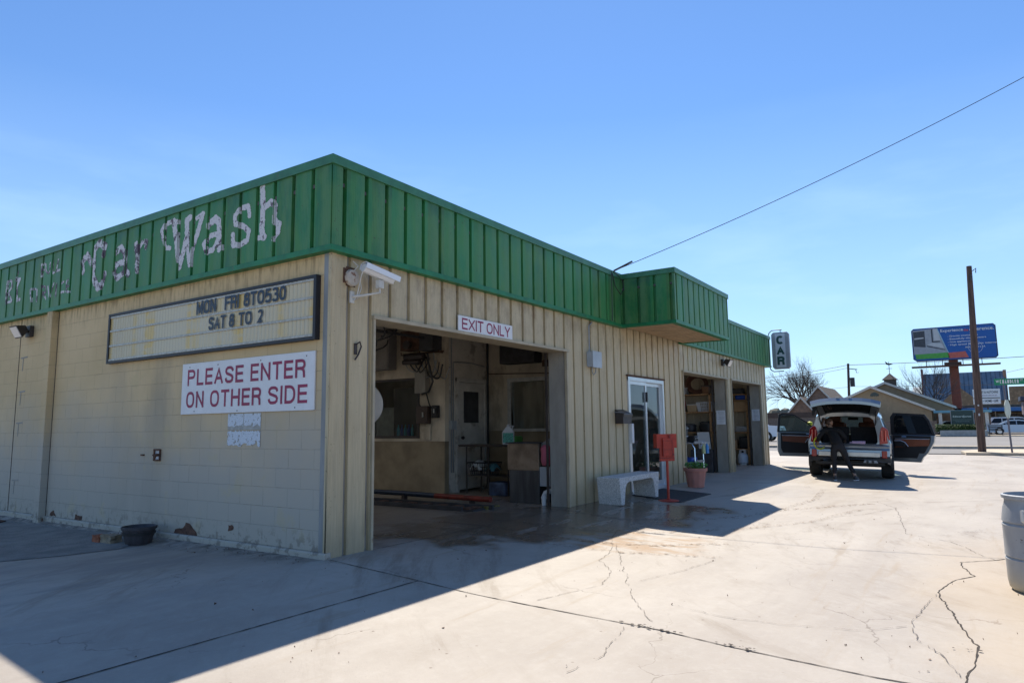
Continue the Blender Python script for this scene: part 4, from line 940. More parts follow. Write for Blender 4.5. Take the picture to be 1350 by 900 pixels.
rock('brick_piece',(-.45,3.53,-.01),.06,.08,.05,mat('broken_brick',(.3,.1,.05),.9,bump=.5,var=.3,vs=10),'reddish broken brick at the far end of the pale stone',8.)
rock('rubble_lump',(-.35,7.3,-.09),.16,.35,.05,M['rust'],'low brown lump of rubble at the foot of the far block wall',5.)

# ================================================================ INSIDE THE WASH BAY
T=thing('conveyor_rail','long steel conveyor guide tube with a red painted end on bay floor','conveyor rail',(4.45,1.1,0))
g=G(); g.tube([(4.45,3.2,.14),(4.47,9,.14)],.045,10); g.tube([(4.435,2.3,.13),(4.45,3.2,.14)],.045,10); obj('rail_tube',g,mat('dark_blue_steel',(.03,.045,.075),.4,metal=.5),T,world=True,smooth=True)
g=G(); g.tube([(4.42,1.12,.12),(4.435,2.3,.13)],.045,10); obj('red_end',g,mat('scuffed_red_tube',(.2,.025,.015),.55,var=.4,vs=6),T,world=True,smooth=True)
g=G(); 
for y in(1.5,3.,5,7): g.box(4.40,4.50,y,y+.05,0,.12)
obj('foot',g,M['brown'],T,world=True)
T=thing('conveyor_track','black steel conveyor trough set along the wet bay floor','conveyor track',(3.9,1.5,0))
g=G(); g.box(3.75,3.79,1.2,9,.0,.07); g.box(4.15,4.19,.9,9,.0,.07); g.box(3.79,4.15,1.0,9,.0,.02); obj('trough',g,M['dark'],T,world=True,bevel=.005)
g=G()
for k in range(24): g.box(3.82,4.12,1.1+k*.33,1.25+k*.33,.02,.045)
g.box(3.93,4.01,1.1,8.9,.021,.035)
obj('chain',g,M['rust'],T,world=True)
g=G(); g.tube([(3.95,1.25,.03),(4.25,1.05,.035),(4.42,.95,.03)],.014); g.box(4.1,4.2,.97,1.03,.0,.05); obj('yellow_end_fitting',g,mat('worn_yellow',(.15,.12,.03),.7,var=.7,vs=20),T,world=True)
# steel cabinet
T=thing('steel_cabinet','scuffed stainless steel cabinet with a sloping side just inside wash bay','cabinet',(5.35,.95,0))
g=G(); g.box(5.15,5.7,.64,1.24,.0,.545); obj('lower_box',g,mat('dull_steel',(.13,.14,.155),.4,metal=.7,var=.25,vs=4,stretch=(1,3,.3)),T,world=True,bevel=.008)
g=G(); g.box(5.145,5.72,.635,1.27,.55,1.0); obj('upper_box',g,mat('scuffed_bronze_steel',(.34,.27,.21),.35,metal=.6,var=.35,vs=3),T,world=True,bevel=.008)
g=G(); g.prism([(.62,1.0),(.62,.80),(.43,.90),(.43,1.1)],5.2,5.75,lambda a,b,d:(d,a,b)); obj('chute',g,M['grey'],T,world=True,bevel=.004)
g=G(); g.box(5.12,5.76,.60,1.3,1.003,1.02); obj('top_sheet',g,M['dark'],T,world=True)
# breaker box low + pipe + pink cloth
g=G(); g.box(5.1,5.17,.40,.60,.30,.62); single('control_box',g,M['galv'],'grey blue control box low beside the steel cabinet','electrical box',bevel=.006)
g=G(); g.tube([(5.06,.50,0),(5.06,.50,.14),(5.06,.47,.2),(5.06,.40,.23),(5.06,.36,.23)],.04,12); g.tube([(5.06,.50,.10),(5.06,.50,.14)],.048,12); single('drain_pipe',g,M['white'],'white plastic pipe elbow rising from floor at the bay jamb','pipe',smooth=True)
g=G(); 
for k in range(12):
    a=k/12*6.28; 
g.lathe([(.001,.64),(.06,.64),(.09,.72),(.08,.85),(.09,.93),(.05,.98),(.001,.985)],(5.1,.47,0),14)
for i,p in enumerate(g.v):
    n=mnoise.noise(Vector(p)*9); g.v[i]=(p[0]+.02*n,p[1]+.02*n,p[2])
single('pink_towel',g,M['pink'],'pink towel hanging in a bundle beside the steel cabinet','towel',smooth='all')
# utility cart with basket
T=thing('utility_cart','thin legged metal cart in front of the white door in bay','cart',(6.1,2.4,0))
g=G()
for x in(5.87,6.35):
    for y in(1.75,2.42,2.72)[0:3:2]: g.tube([(x,y,.02),(x,y,.93)],.016,6)
    g.tube([(x,1.7,.93),(x,2.9,.93)],.018,6)
g.tube([(5.87,2.2,.02),(5.87,2.2,.93)],.016,6)
obj('cart_frame',g,M['brown'],T,world=True)
g=G(); g.box(5.85,6.37,1.68,2.92,.935,.955); obj('top_shelf',g,M['brown'],T,world=True,bevel=.003)
g=G(); g.box(5.86,6.36,1.75,2.72,.36,.375); obj('lower_shelf',g,M['brown'],T,world=True)
def basket(loc,sx,sy,h,m,lab,rz=0,group=None):
    T=thing('laundry_basket',lab,'basket',loc,rz,group)
    g=G(); n=9
    def P(u,v,z):
        k=.8+.2*z/h; return (u*sx/2*k,v*sy/2*k,z)
    for side in range(4):
        for k in range(n+1):
            t=-1+2*k/n
            a=[(t,-1),(1,t),(t,1),(-1,t)][side]
            p=Vector(P(a[0],a[1],0));q=Vector(P(a[0],a[1],h)); g.tube([tuple(p),tuple(q)],.007,4)
        c=[(-1,-1),(1,-1),(1,1),(-1,1)]
        for z,r in((0,.006),(h*.33,.006),(h*.66,.006),(h,.012)):
            g.tube([P(*c[side],z),P(*c[(side+1)%4],z)],r,4)
    g.poly([P(-1,-1,.002),P(1,-1,.002),P(1,1,.002),P(-1,1,.002)])
    obj('wire_body',g,m,T)
    return T
basket((6.05,2.42,.376),.40,.52,.24,M['black'],'black slotted basket holding rags on the lower shelf of bay cart')
def ragheap(loc,sx,sy,sz,m,lab,seed):
    g=G(); n=18; vs=[]
    for j in range(n+1):
        for i in range(n+1):
            u=-1+2*i/n;v=-1+2*j/n; r=math.hypot(u,v); z=sz*max(0,1-r*r*.6)+.25*sz*mnoise.noise(Vector((u*2.5,v*2.5,seed))); vs.append((u*sx,v*sy,max(z,0) if r<1.2 else 0))
    g.add(vs,[(j*(n+1)+i,j*(n+1)+i+1,(j+1)*(n+1)+i+1,(j+1)*(n+1)+i) for j in range(n) for i in range(n)]); o=single('rag_pile',g,m,lab,'rags',smooth='all'); o.location=loc
ragheap((6.0,2.50,.48),.18,.14,.18,mat('white_rag',(.45,.47,.46),.95),'pale cloth rags bulging from the black basket in wash bay',1.)
ragheap((6.02,2.2,.46),.16,.10,.15,mat('teal_rag',(.1,.25,.27),.95),'teal rag folded in the front of the black basket',4.)
def jug(loc,m,lab,s=1,lm=None,capm=None,rz=0):
    T=thing('cleaner_jug',lab,'jug',loc,rz)
    g=G(); g.box(-.10*s,.10*s,-.065*s,.065*s,0,.22*s); obj('body',g,m,T,bevel=.025*s)
    g=G(); g.prism([(-.10,.2),(.10,.2),(.03,.29),(-.03,.29)],-.05*s,.05*s,lambda a,b,d:(a*s,d,b*s)); g.tube([(.05*s,0,.24*s),(.085*s,0,.30*s),(.03*s,0,.30*s)],.014*s,6); obj('neck_handle',g,m,T,bevel=.008*s)
    g=G(); g.tube([(-.0,0,.285*s),(0,0,.33*s)],.028*s,10); obj('cap',g,capm or M['white'],T)
    g=G(); g.box(-.085*s,.085*s,-.067*s-.001,-.066*s,.03*s,.19*s); g.box(-.101*s-.001,-.1005*s,-.05*s,.05*s,.03*s,.19*s); obj('label_panel',g,lm or M['greenp'],T)
    return T
jug((6.05,1.86,.956),M['white'],'white and green cleaner jug standing on the bay cart',1.15,mat('green_blue_print',(.1,.4,.3),.5,var=.6,vs=40),rz=R(-60))
g=G(); g.box(-.14,.14,-.1,.1,0,.16); o=single('green_bag',g,M['greenp'],'lime green bag lying behind the cleaner jug on bay cart','bag',bevel=.04); o.location=(6.22,1.82,.956)
g=G(); g.box(-.18,.18,-.2,.2,0,.26); o=single('blue_white_bag',g,mat('blue_white_bag',(.07,.11,.2),.6,var=.5,vs=5),'blue and white detergent bag on the floor under bay cart','bag',bevel=.05); o.location=(6.1,2.05,0)
g=G(); g.box(-.1,.1,-.14,.14,0,.3); o=single('red_carton',g,M['red'],'dark red carton on the floor under the bay cart','carton',bevel=.01); o.location=(6.1,1.66,0)
# big grey cabinet and boxes on the tunnel wall
T=thing('breaker_cabinet','large grey breaker cabinet mounted high on the tunnel wall','electrical box',(5.78,5.0,2.45))
g=G(); g.box(5.55,5.79,4.5,5.25,2.50,3.32); obj('cabinet',g,mat('dusty_cabinet_grey',(.2,.19,.18),.6,var=.15),T,world=True,bevel=.01)
g=G(); g.box(5.535,5.548,4.53,5.22,2.53,3.29); obj('door',g,mat('dusty_door_grey',(.24,.22,.2),.6),T,world=True,bevel=.005)
g=G(); g.box(5.52,5.534,5.12,5.15,2.8,3.05); g.box(5.52,5.534,4.62,4.7,3.18,3.22); obj('latch',g,M['black'],T,world=True)
T=thing('motor_unit','dark boxy motor unit fixed on wall beside the breaker cabinet','motor',(5.7,3.9,2.8))
g=G(); g.box(5.5,5.79,3.27,3.62,2.82,3.28); obj('dark_housing',g,M['dark'],T,world=True,bevel=.01)
g=G(); g.box(5.52,5.79,3.62,4.15,2.85,3.25); obj('brown_housing',g,M['rust'],T,world=True,bevel=.01)
g=G(); g.tube([(5.5,3.9,2.95),(5.42,3.9,2.95)],.09,14); g.tube([(5.62,4.1,2.72),(5.62,3.6,2.72)],.07,10); g.tube([(5.62,4.15,2.62),(5.62,3.7,2.60)],.05,10); obj('fan_drum',g,M['brown'],T,world=True,smooth=True)
T=thing('fuse_box','grey fuse box with looping hoses below the motor unit','electrical box',(5.75,3.75,1.9))
g=G(); g.box(5.66,5.79,3.60,3.88,1.98,2.45); obj('box',g,M['jamb'],T,world=True,bevel=.008)
g=G(); g.tube([(5.7,3.6,2.7),(5.62,3.45,2.5),(5.64,3.38,2.2),(5.66,3.5,2.0),(5.68,3.7,1.96)],.022,7); g.tube([(5.72,3.8,1.98),(5.7,3.82,1.8),(5.72,3.75,1.7)],.014,6); g.tube([(5.72,3.62,1.98),(5.7,3.52,1.75),(5.72,3.42,1.6),(5.74,3.36,1.62)],.016,6); obj('hose',g,M['black'],T,world=True,smooth=True)
T=thing('starter_switch','pair of dark switch boxes low on the wall beside tunnel window','switch box',(5.75,3.6,1.4))
g=G(); g.box(5.67,5.79,3.55,3.84,1.37,1.72); obj('switch_box',g,mat('dark_brown_box',(.07,.045,.035),.5),T,world=True,bevel=.01)
g=G(); g.box(5.69,5.79,3.32,3.46,1.48,1.73); obj('button_box',g,M['black'],T,world=True,bevel=.01)
g=G(); g.tube([(5.66,3.66,1.6),(5.66,3.66,1.5)],.016); g.tube([(5.68,3.39,1.66),(5.685,3.39,1.58)],.014); obj('button',g,M['white_dirty'],T,world=True)
g=G(); g.box(5.765,5.795,3.55,3.8,1.05,1.36); single('wall_plate',g,M['wall_in'],'blank painted plate below the dark switch boxes in tunnel','plate')
T=thing('hose_bundle','bundle of looped black and grey hoses hung on tunnel wall left of white door','hoses',(5.75,3.5,2.2))
rn=random.Random(41)
for k in range(7):
    g=G(); y0_=4.2-k*.13; d=.35+.12*rn.random(); pts=[(5.70-.03*(k%3),y0_-.45*t+.03*math.sin(9*t+k),2.78-.9*d*4*t*(1-t)-.05*k*t) for t in [i/14 for i in range(15)]]
    g.tube(pts,.012+.006*(k%2),6); obj('hose',g,M['black'] if k%3 else M['grey'],T,world=True,smooth=True)
g=G()
for y in(3.25,3.75,4.25): g.tube([(5.79,y,2.78),(5.66,y,2.78),(5.66,y,2.83)],.014,6)
g.tube([(5.76,3.2,2.8),(5.76,4.3,2.8)],.016,6); obj('hook_rail',g,M['rust'],T,world=True)
T=thing('wall_conduits','vertical conduits and small junction boxes on the white wall by the corner','conduits',(5.9,3.15,1.5))
g=G()
for x,z1_ in((5.97,3.2),(6.03,2.6)): g.tube([(x,3.17,.4),(x,3.17,z1_)],.014,6)
g.tube([(6.03,3.17,2.6),(6.6,3.17,2.62),(7.1,3.17,2.58)],.012,6); obj('conduit',g,M['grey'],T,world=True,smooth=True)
g=G(); g.box(5.93,6.07,3.12,3.2,1.25,1.42); obj('switch_box',g,M['galv'],T,world=True,bevel=.005)
# mirror disc
T=thing('convex_mirror','round pale convex mirror on a bracket inside left side of bay','mirror',(3.0,3.0,1.75))
mc=Vector((2.0,1.62,1.62))
g=G(); g.ball((0,0,0),.32,28,12,sz=.18); Q2=Matrix.Rotation(R(90),3,'X'); Q3=Matrix.Rotation(R(-35),3,'Z'); g.v=[tuple(Q3@(Q2@Vector(p))+mc) for p in g.v]; obj('disc',g,mat('dull_disc',(.5,.47,.42),.6),T,world=True,smooth='all')
g=G(); g.tube([tuple(mc),tuple(mc+Vector((.05,.15,.05))),(2.0,2.2,3.3)],.02,6); obj('arm',g,M['brown'],T,world=True)
# overhead pipes
T=thing('overhead_pipes','tangle of dark pipes and hoses under the wash bay ceiling','pipes',(3.5,2,3.1))
g=G(); rn=random.Random(8)
for y,z in((1.2,3.05),(2.4,2.95),(3.6,3.1),(5.0,3.0)): g.tube([(.25,y,z),(5.75,y+rn.uniform(-.1,.1),z+rn.uniform(-.06,.06))],.03,6)
for k in range(7):
    x=rn.uniform(1,5); y=rn.uniform(1.5,5); pts=[(x+.5*t+.15*math.sin(t*3+k),y+.35*t,3.05-.35*math.sin(t*1.1)) for t in [i*.28 for i in range(11)]]; g.tube(pts,.014,5)
obj('pipe_run',g,M['dark'],T,world=True)
T=thing('ceiling_heater','dark box heater hanging beside the bay right above office window','heater',(6.9,1.7,2.5))
g=G(); g.box(6.85,7.15,1.75,2.6,2.58,3.2); obj('casing',g,M['dark'],T,world=True,bevel=.01)
g=G(); g.tube([(6.95,1.7,2.9),(6.95,1.35,2.9),(6.95,1.35,2.6),(6.95,1.6,2.6)],.02,6); g.box(6.9,7.0,1.5,1.6,2.48,2.6); g.tube([(7.17,3.1,2.42),(7.15,1.6,2.36),(7.17,.4,2.42)],.01,5); obj('pipe',g,M['rust'],T,world=True)
# standpipe in the corner
g=G(); g.tube([(7.12,3.1,0),(7.12,3.1,3.3)],.025,8); single('corner_pipe',g,M['black'],'black vertical pipe in the corner right of the white door','pipe',smooth=True)
# things behind the tunnel window
T=thing('filing_unit','pale cupboard seen through the tunnel window','cupboard',(6.5,5.3,0))
g=G(); g.box(6.5,7.2,5.1,6.5,0,1.75); obj('carcass',g,mat('pale_cupboard',(.5,.5,.47),.6),T,world=True,bevel=.01)
g=G(); g.box(6.48,6.5,5.12,5.74,.05,1.7); g.box(6.48,6.5,5.76,6.48,.05,1.7); obj('door',g,M['white_dirty'],T,world=True,bevel=.005)
T=thing('cooler_fridge','dark glass door cooler standing behind the tunnel window','cooler',(6.3,4.3,0))
g=G(); g.box(6.25,6.9,4.22,5.0,0,2.15); obj('casing',g,M['black'],T,world=True,bevel=.01)
for k in range(5):
    g=G(); g.lathe([(.001,0),(.035,0),(.035,.15),(.012,.2),(.012,.24),(.001,.24)],(6.1,4.32+k*.1,1.12),10); single('bottle',g,M['bluep'] if k%2 else mat('cyan_liquid',(.05,.4,.5),.2),['blue bottle at the right end behind the tunnel window','cyan bottle second from right behind the tunnel window','blue bottle in the middle behind the tunnel window','cyan bottle second from left behind the tunnel window','blue bottle at left end behind the tunnel window'][k],'bottle',group=None,smooth=True)
g=G(); g.box(6.0,6.35,3.9,4.9,1.06,1.12); g.box(6.02,6.33,3.95,4.0,0,1.06); g.box(6.02,6.33,4.8,4.85,0,1.06); single('window_counter',g,M['wood'],'narrow wooden counter below the tunnel window holding bottles','counter')
# office stuff through the glass doors
T=thing('office_counter','low counter behind the sliding glass doors','counter',(8.5,2,0))
g=G(); g.box(7.7,9.3,1.6,2.1,0,.95); obj('base',g,M['wood'],T,world=True,bevel=.01)
g=G(); g.box(7.65,9.35,1.55,2.15,.95,.99); obj('worktop',g,M['white_dirty'],T,world=True,bevel=.005)
g=G(); g.box(9.05,9.5,.9,1.5,0,1.75); single('vending_machine',g,mat('dull_red_machine',(.25,.03,.02),.4),'dull red vending machine inside right of the glass doors','vending machine',bevel=.02)
jug((8.2,1.8,.99),M['yellow'],'orange yellow jug on the office counter behind the glass doors',1.2)

# ================================================================ GARAGE BAYS
def shelf_rack(name,lab,x,y0,y1,levels,dep,m=M['wood'],posts=True):
    T=thing(name,lab,'shelving',(x,(y0+y1)/2,0))
    for z in levels:
        g=G(); g.box(x-dep,x,y0,y1,z-.035,z); obj('shelf',g,m,T,world=True,bevel=.003)
    if posts:
        for y in(y0+.02,y1-.06):
            g=G(); g.box(x-dep+.0,x-dep+.05,y,y+.05,0,max(levels)); obj('post',g,m,T,world=True)
    return T
shelf_rack('storage_shelves','wooden wall shelves in the nearer garage bay',14.40,.45,2.6,(1.08,1.64,2.13),.42)
shelf_rack('storage_shelves','wooden wall shelves in the farthest garage bay',18.15,.45,2.6,(.50,1.03,1.72,2.25),.42)
basket((14.15,.66,1.642),.30,.44,.25,M['white'],'white plastic laundry basket on a shelf in the nearer garage bay')
T=thing('hose_coil','brown hose coiled on the wall above the laundry basket','hose',(14.2,.95,2.4))
g=G()
for r_,x in((.24,0),(.2,.05),(.26,-.04)): g.tube([(14.2+x,.9+r_*1.15*math.cos(a*.314),2.42+r_*math.sin(a*.314)) for a in range(21)],.035,6)
obj('coil',g,mat('brown_hose',(.1,.04,.025),.6),T,world=True,smooth=True)
def lump(name,loc,sx,sy,sz,m,lab,cat,seed=0,bev=.3):
    bm=bmesh.new(); bmesh.ops.create_cube(bm,size=2); bmesh.ops.subdivide_edges(bm,edges=bm.edges,cuts=4,use_grid_fill=True)
    for v in bm.verts:
        p=v.co.copy(); n=p.normalized()*1.25; q=p.lerp(n,bev); q+=mnoise.noise_vector(p*1.6+Vector((seed,1,0)))*.14; v.co=Vector((q.x*sx,q.y*sy,(max(q.z,-1)+1)*sz))
    me=bpy.data.meshes.new(name); bm.to_mesh(me); bm.free(); me.materials.append(m)
    for p in me.polygons: p.use_smooth=True
    o=bpy.data.objects.new(name,me); COL.objects.link(o); o.location=loc; return tag(o,lab,cat)
lump('black_bag',(14.15,.66,1.082),.16,.16,.14,M['black'],'black bag on the lower shelf below the white laundry basket','bag',1.)
lump('dark_bundle',(14.15,1.2,1.082),.16,.2,.11,M['dark'],'dark bundle on the shelf left of the black bag','bundle',6.)
lump('red_can',(14.15,1.35,1.645),.09,.1,.17,M['red'],'dark red can at the left end of upper shelf in nearer bay','can',3.,.5)
lump('brown_box',(14.15,.7,.0),.18,.2,.22,mat('grey_drum',(.3,.32,.34),.5),'grey rounded drum on floor below shelves in the nearer bay','drum',3.,.5)
g=G(); g.prism([(0,0),(.34,0),(.34,.46),(0,.46)],0,.015,lambda a,b,d:(-.12*b/.46+d,-a,b)); T=thing('framed_notice','leaning framed sheet on the floor rack behind the cart','notice',(13.9,.82,.62))
obj('sheet',g,M['paper'],T); 
g=G()
for a,b in((( -.02,0),(0,.46)),((.34,0),(.36,.46))): g.prism([(a[0],a[1]),(b[0],a[1]),(b[0],b[1]),(a[0],b[1])],-.01,.025,lambda a,b,d:(-.12*b/.46+d,-a,b))
for z in(-.02,.46): g.prism([(-.02,z),(.36,z),(.36,z+.02),(-.02,z+.02)],-.01,.025,lambda a,b,d:(-.12*b/.46+d,-a,b))
obj('frame',g,M['brown'],T)
g=G(); g.box(13.7,14.0,.4,1.0,.0,.6); single('floor_rack',g,M['dark'],'dark floor box supporting the leaning framed sheet','box',bevel=.02)
# detail cart in bay mouth
T=thing('detail_cart','wheeled metal cart loaded with black cases in the garage bay mouth','cart',(11.2,.15,0))
g=G()
for x in(10.9,11.5):
    g.tube([(x,-.08,.06),(x,-.08,.74),(x,-.02,.84),(x,.06,.87),(x,.4,.87),(x,.48,.8),(x,.5,.06)],.014,8)
obj('frame',g,M['chrome'],T,world=True,smooth=True)
for z in(.12,.42,.92):
    g=G(); zz=min(z,.86); g.box(10.88,11.55,-.08,.5,zz-.02,zz); g.box(10.88,11.55,-.09,-.075,zz-.02,zz+.04); obj('tray',g,M['grey'],T,world=True,bevel=.003)
for x in(10.92,11.5):
    for y in(-.06,.47):
        g=G(); g.tube([(x-.012,y,.045),(x+.012,y,.045)],.045,14); obj('caster',g,M['black'],T,world=True)
for i,(x,y,w,d,h,lab) in enumerate(((11.0,.3,.28,.3,.22,'black case at the left end of the detail cart top tray'),(11.33,.18,.25,.34,.16,'dark tool case at the right end of the detail cart top tray'),(11.08,.28,.22,.24,.16,'small black case stacked on the left case of detail cart'))):
    z=.862 if i<2 else 1.084
    T=thing('tool_case',lab,'case',(x,y,z)); g=G(); g.box(-w/2,w/2,-d/2,d/2,0,h); obj('shell',g,M['black'],T,bevel=.015); g=G(); g.tube([(-.06,-d/2,h*.6),(-.06,-d/2-.03,h*.7),(.06,-d/2-.03,h*.7),(.06,-d/2,h*.6)],.008,6); g.box(-.09,-.07,-d/2-.01,-d/2,h*.5,h*.62); obj('handle',g,M['alu'],T)
g=G(); g.box(10.92,11.3,.0,.35,.421,.52); single('blue_tray',g,M['bluep'],'blue plastic tray on the middle shelf of the detail cart','tray',bevel=.02)
def spray(loc,body,lab,trig):
    T=thing('spray_bottle',lab,'spray bottle',loc)
    g=G(); g.lathe([(.001,0),(.042,0),(.045,.02),(.043,.16),(.018,.21),(.014,.23),(.001,.23)],(0,0,0),14); obj('bottle',g,body,T,smooth=True)
    g=G(); g.box(-.015,.015,-.06,.035,.235,.27); g.box(-.006,.006,-.045,-.03,.18,.235); obj('trigger_head',g,trig,T,bevel=.006)
spray((11.42,-.12,.60),mat('lime_liquid',(.45,.5,.25),.3),'lime and white spray bottle hung on the detail cart',M['white']); spray((11.62,-.14,.60),mat('blue_liquid',(.05,.25,.6),.3),'blue and white spray bottle hung on the detail cart',M['white'])
# bay 3 contents
g=G(); g.box(-.2,.2,-.22,.22,0,.28); T=thing('cardboard_box','open brown cardboard box on upper shelf in farthest garage bay','box',(17.95,.68,1.722)); obj('carton',g,M['cardboard'],T,bevel=.004)
g=G(); g.poly([(-.2,-.22,.281),(-.2,.22,.281),(-.3,.22,.34),(-.3,-.22,.34)]); obj('flap',g,M['cardboard'],T,fix=False)
lump('blue_tarp',(17.95,.66,2.0+.05),.15,.2,.1,M['bluep'],'folded blue tarp heaped on top of cardboard box','tarp',2.)
lump('dark_items',(17.95,.8,2.252),.15,.2,.09,M['dark'],'dark rolled mat on the top shelf in farthest garage bay','mat',7.)
lump('red_extinguisher',(17.9,1.12,1.032),.06,.06,.19,M['red'],'red bottle at the left end of shelf in farthest bay','bottle',9.,.7)
lump('grey_machine',(17.95,.72,1.032),.14,.22,.09,M['grey'],'grey machine on the middle shelf in the farthest garage bay','machine',4.,.2)
lump('small_carton',(17.95,1.0,.502),.12,.11,.14,M['cardboard'],'small brown carton on the lowest shelf in farthest bay','carton',2.,.05)
lump('dark_carton',(17.95,.66,.502),.13,.16,.19,M['black'],'black crate on the lowest shelf in farthest garage bay','crate',2.,.05)
T=thing('propane_cylinder','white propane cylinder standing on floor of farthest garage bay','gas cylinder',(17.62,.66,0))
g=G(); g.lathe([(.001,.03),(.12,.03),(.155,.07),(.157,.26),(.13,.34),(.05,.38),(.001,.385)],(0,0,0),24); obj('tank',g,mat('cylinder_paint',(.5,.58,.68),.35,var=.05),T,smooth=True)
g=G(); g.lathe([(.11,0),(.115,0),(.115,.035),(.11,.035)],(0,0,0),20); obj('foot_ring',g,M['white'],T)
g=G()
for s in(0,3.14): g.tube([(.10*math.cos(s-.9),.10*math.sin(s-.9),.36),(.105*math.cos(s-.7),.105*math.sin(s-.7),.46),(.11*math.cos(s),.11*math.sin(s),.47),(.105*math.cos(s+.7),.105*math.sin(s+.7),.46),(.10*math.cos(s+.9),.10*math.sin(s+.9),.36)],.012,6)
obj('collar',g,M['white'],T,smooth=True)
g=G(); g.tube([(0,0,.38),(0,0,.44)],.02,8); g.tube([(-.03,0,.43),(.05,0,.43)],.015,8); obj('valve',g,M['dark'],T)
lump('hose_heap',(17.5,1.15,.0),.18,.22,.13,M['dark'],'dark vacuum hose heap on the floor left of the gas cylinder','hose',12.)
rn=random.Random(17)
goods=[(14.16,1.55,1.082,'orange'),(14.14,1.02,1.645,'tan'),(14.16,1.6,1.645,'blue'),(14.14,1.28,2.135,'grey'),(14.15,.62,2.135,'brown'),(17.92,1.22,1.722,'green'),(17.92,1.28,2.252,'grey'),(17.93,1.28,1.032,'orange'),(17.92,1.35,.502,'blue')]
gc=dict(orange=(.5,.17,.03),tan=(.45,.33,.2),blue=(.04,.15,.42),grey=(.3,.31,.33),brown=(.2,.1,.05),green=(.06,.25,.1))
spot={1.082:'on the lowest shelf',1.645:'on the middle shelf',2.135:'on the top shelf',.502:'on the lowest shelf',1.032:'on the second shelf',1.722:'on the third shelf',2.252:'on the top shelf'}
for i,(x,y,z,c) in enumerate(goods):
    T=thing('storage_tub','%s tub with a lid %s of the %s garage bay'%(c,spot[z],'nearer' if x<15 else 'farthest'),'tub',(x,y,z),0,'lidded tubs on the garage shelves')
    w=rn.uniform(.10,.14);h=rn.uniform(.15,.26)
    g=G(); g.add([(-.1,-w*.85,0),(.1,-w*.85,0),(.1,w*.85,0),(-.1,w*.85,0),(-.13,-w,h),(.13,-w,h),(.13,w,h),(-.13,w,h)],[(0,3,2,1),(4,5,6,7),(0,1,5,4),(1,2,6,5),(2,3,7,6),(3,0,4,7)]); obj('tub',g,mat(c+'_tub_plastic',gc[c],.45),T,bevel=.008)
    g=G(); g.box(-.14,.14,-w-.01,w+.01,h,h+.025); obj('lid',g,M['white_dirty'] if i%2 else M['dark'],T,bevel=.006)
g=G(); g.tube([(14.36,1.9,.4),(14.3,1.7,1.2),(14.3,1.6,1.95)],.02,6); single('broom_handle',g,M['wood'],'wooden broom handle leaning on the wall left of the shelves in nearer bay','broom')
# overhead service cable
T=thing('service_cable','black overhead service cable looping off the fascia corner to utility pole','cable',(6.75,-.12,4.16))
A=Vector((6.72,-.11,4.16)); Z=Vector((11.8,-10.7,9.75)); pts=[]
for i in range(41):
    t=i/40; p=A.lerp(Z,t); p.z-=.62*4*t*(1-t)*.5; pts.append(tuple(p))
g=G(); g.tube(pts,.0065,5); obj('cable',g,M['black'],T,world=True,smooth=True)
g=G(); g.tube([(6.62,-.13,4.1),(6.66,-.16,3.85),(6.85,-.18,3.72),(7.0,-.18,3.85),(7.0,-.16,4.02),(6.85,-.13,4.1),(6.72,-.11,4.15)],.008,5); g.tube([(6.6,-.125,4.12),(6.58,-.12,3.2)],.008,5); g.tube([A,tuple(A.lerp(Z,.03))],.018,6); obj('drip_loop',g,M['black'],T,world=True,smooth=True)
g=G(); g.tube([(11.8,-10.7,-.1),(11.8,-10.7,9.4)],[.16,.11],12); single('service_pole',g,M['pole'],'wooden service pole beyond the right of the view holding the cable','pole',smooth=True)
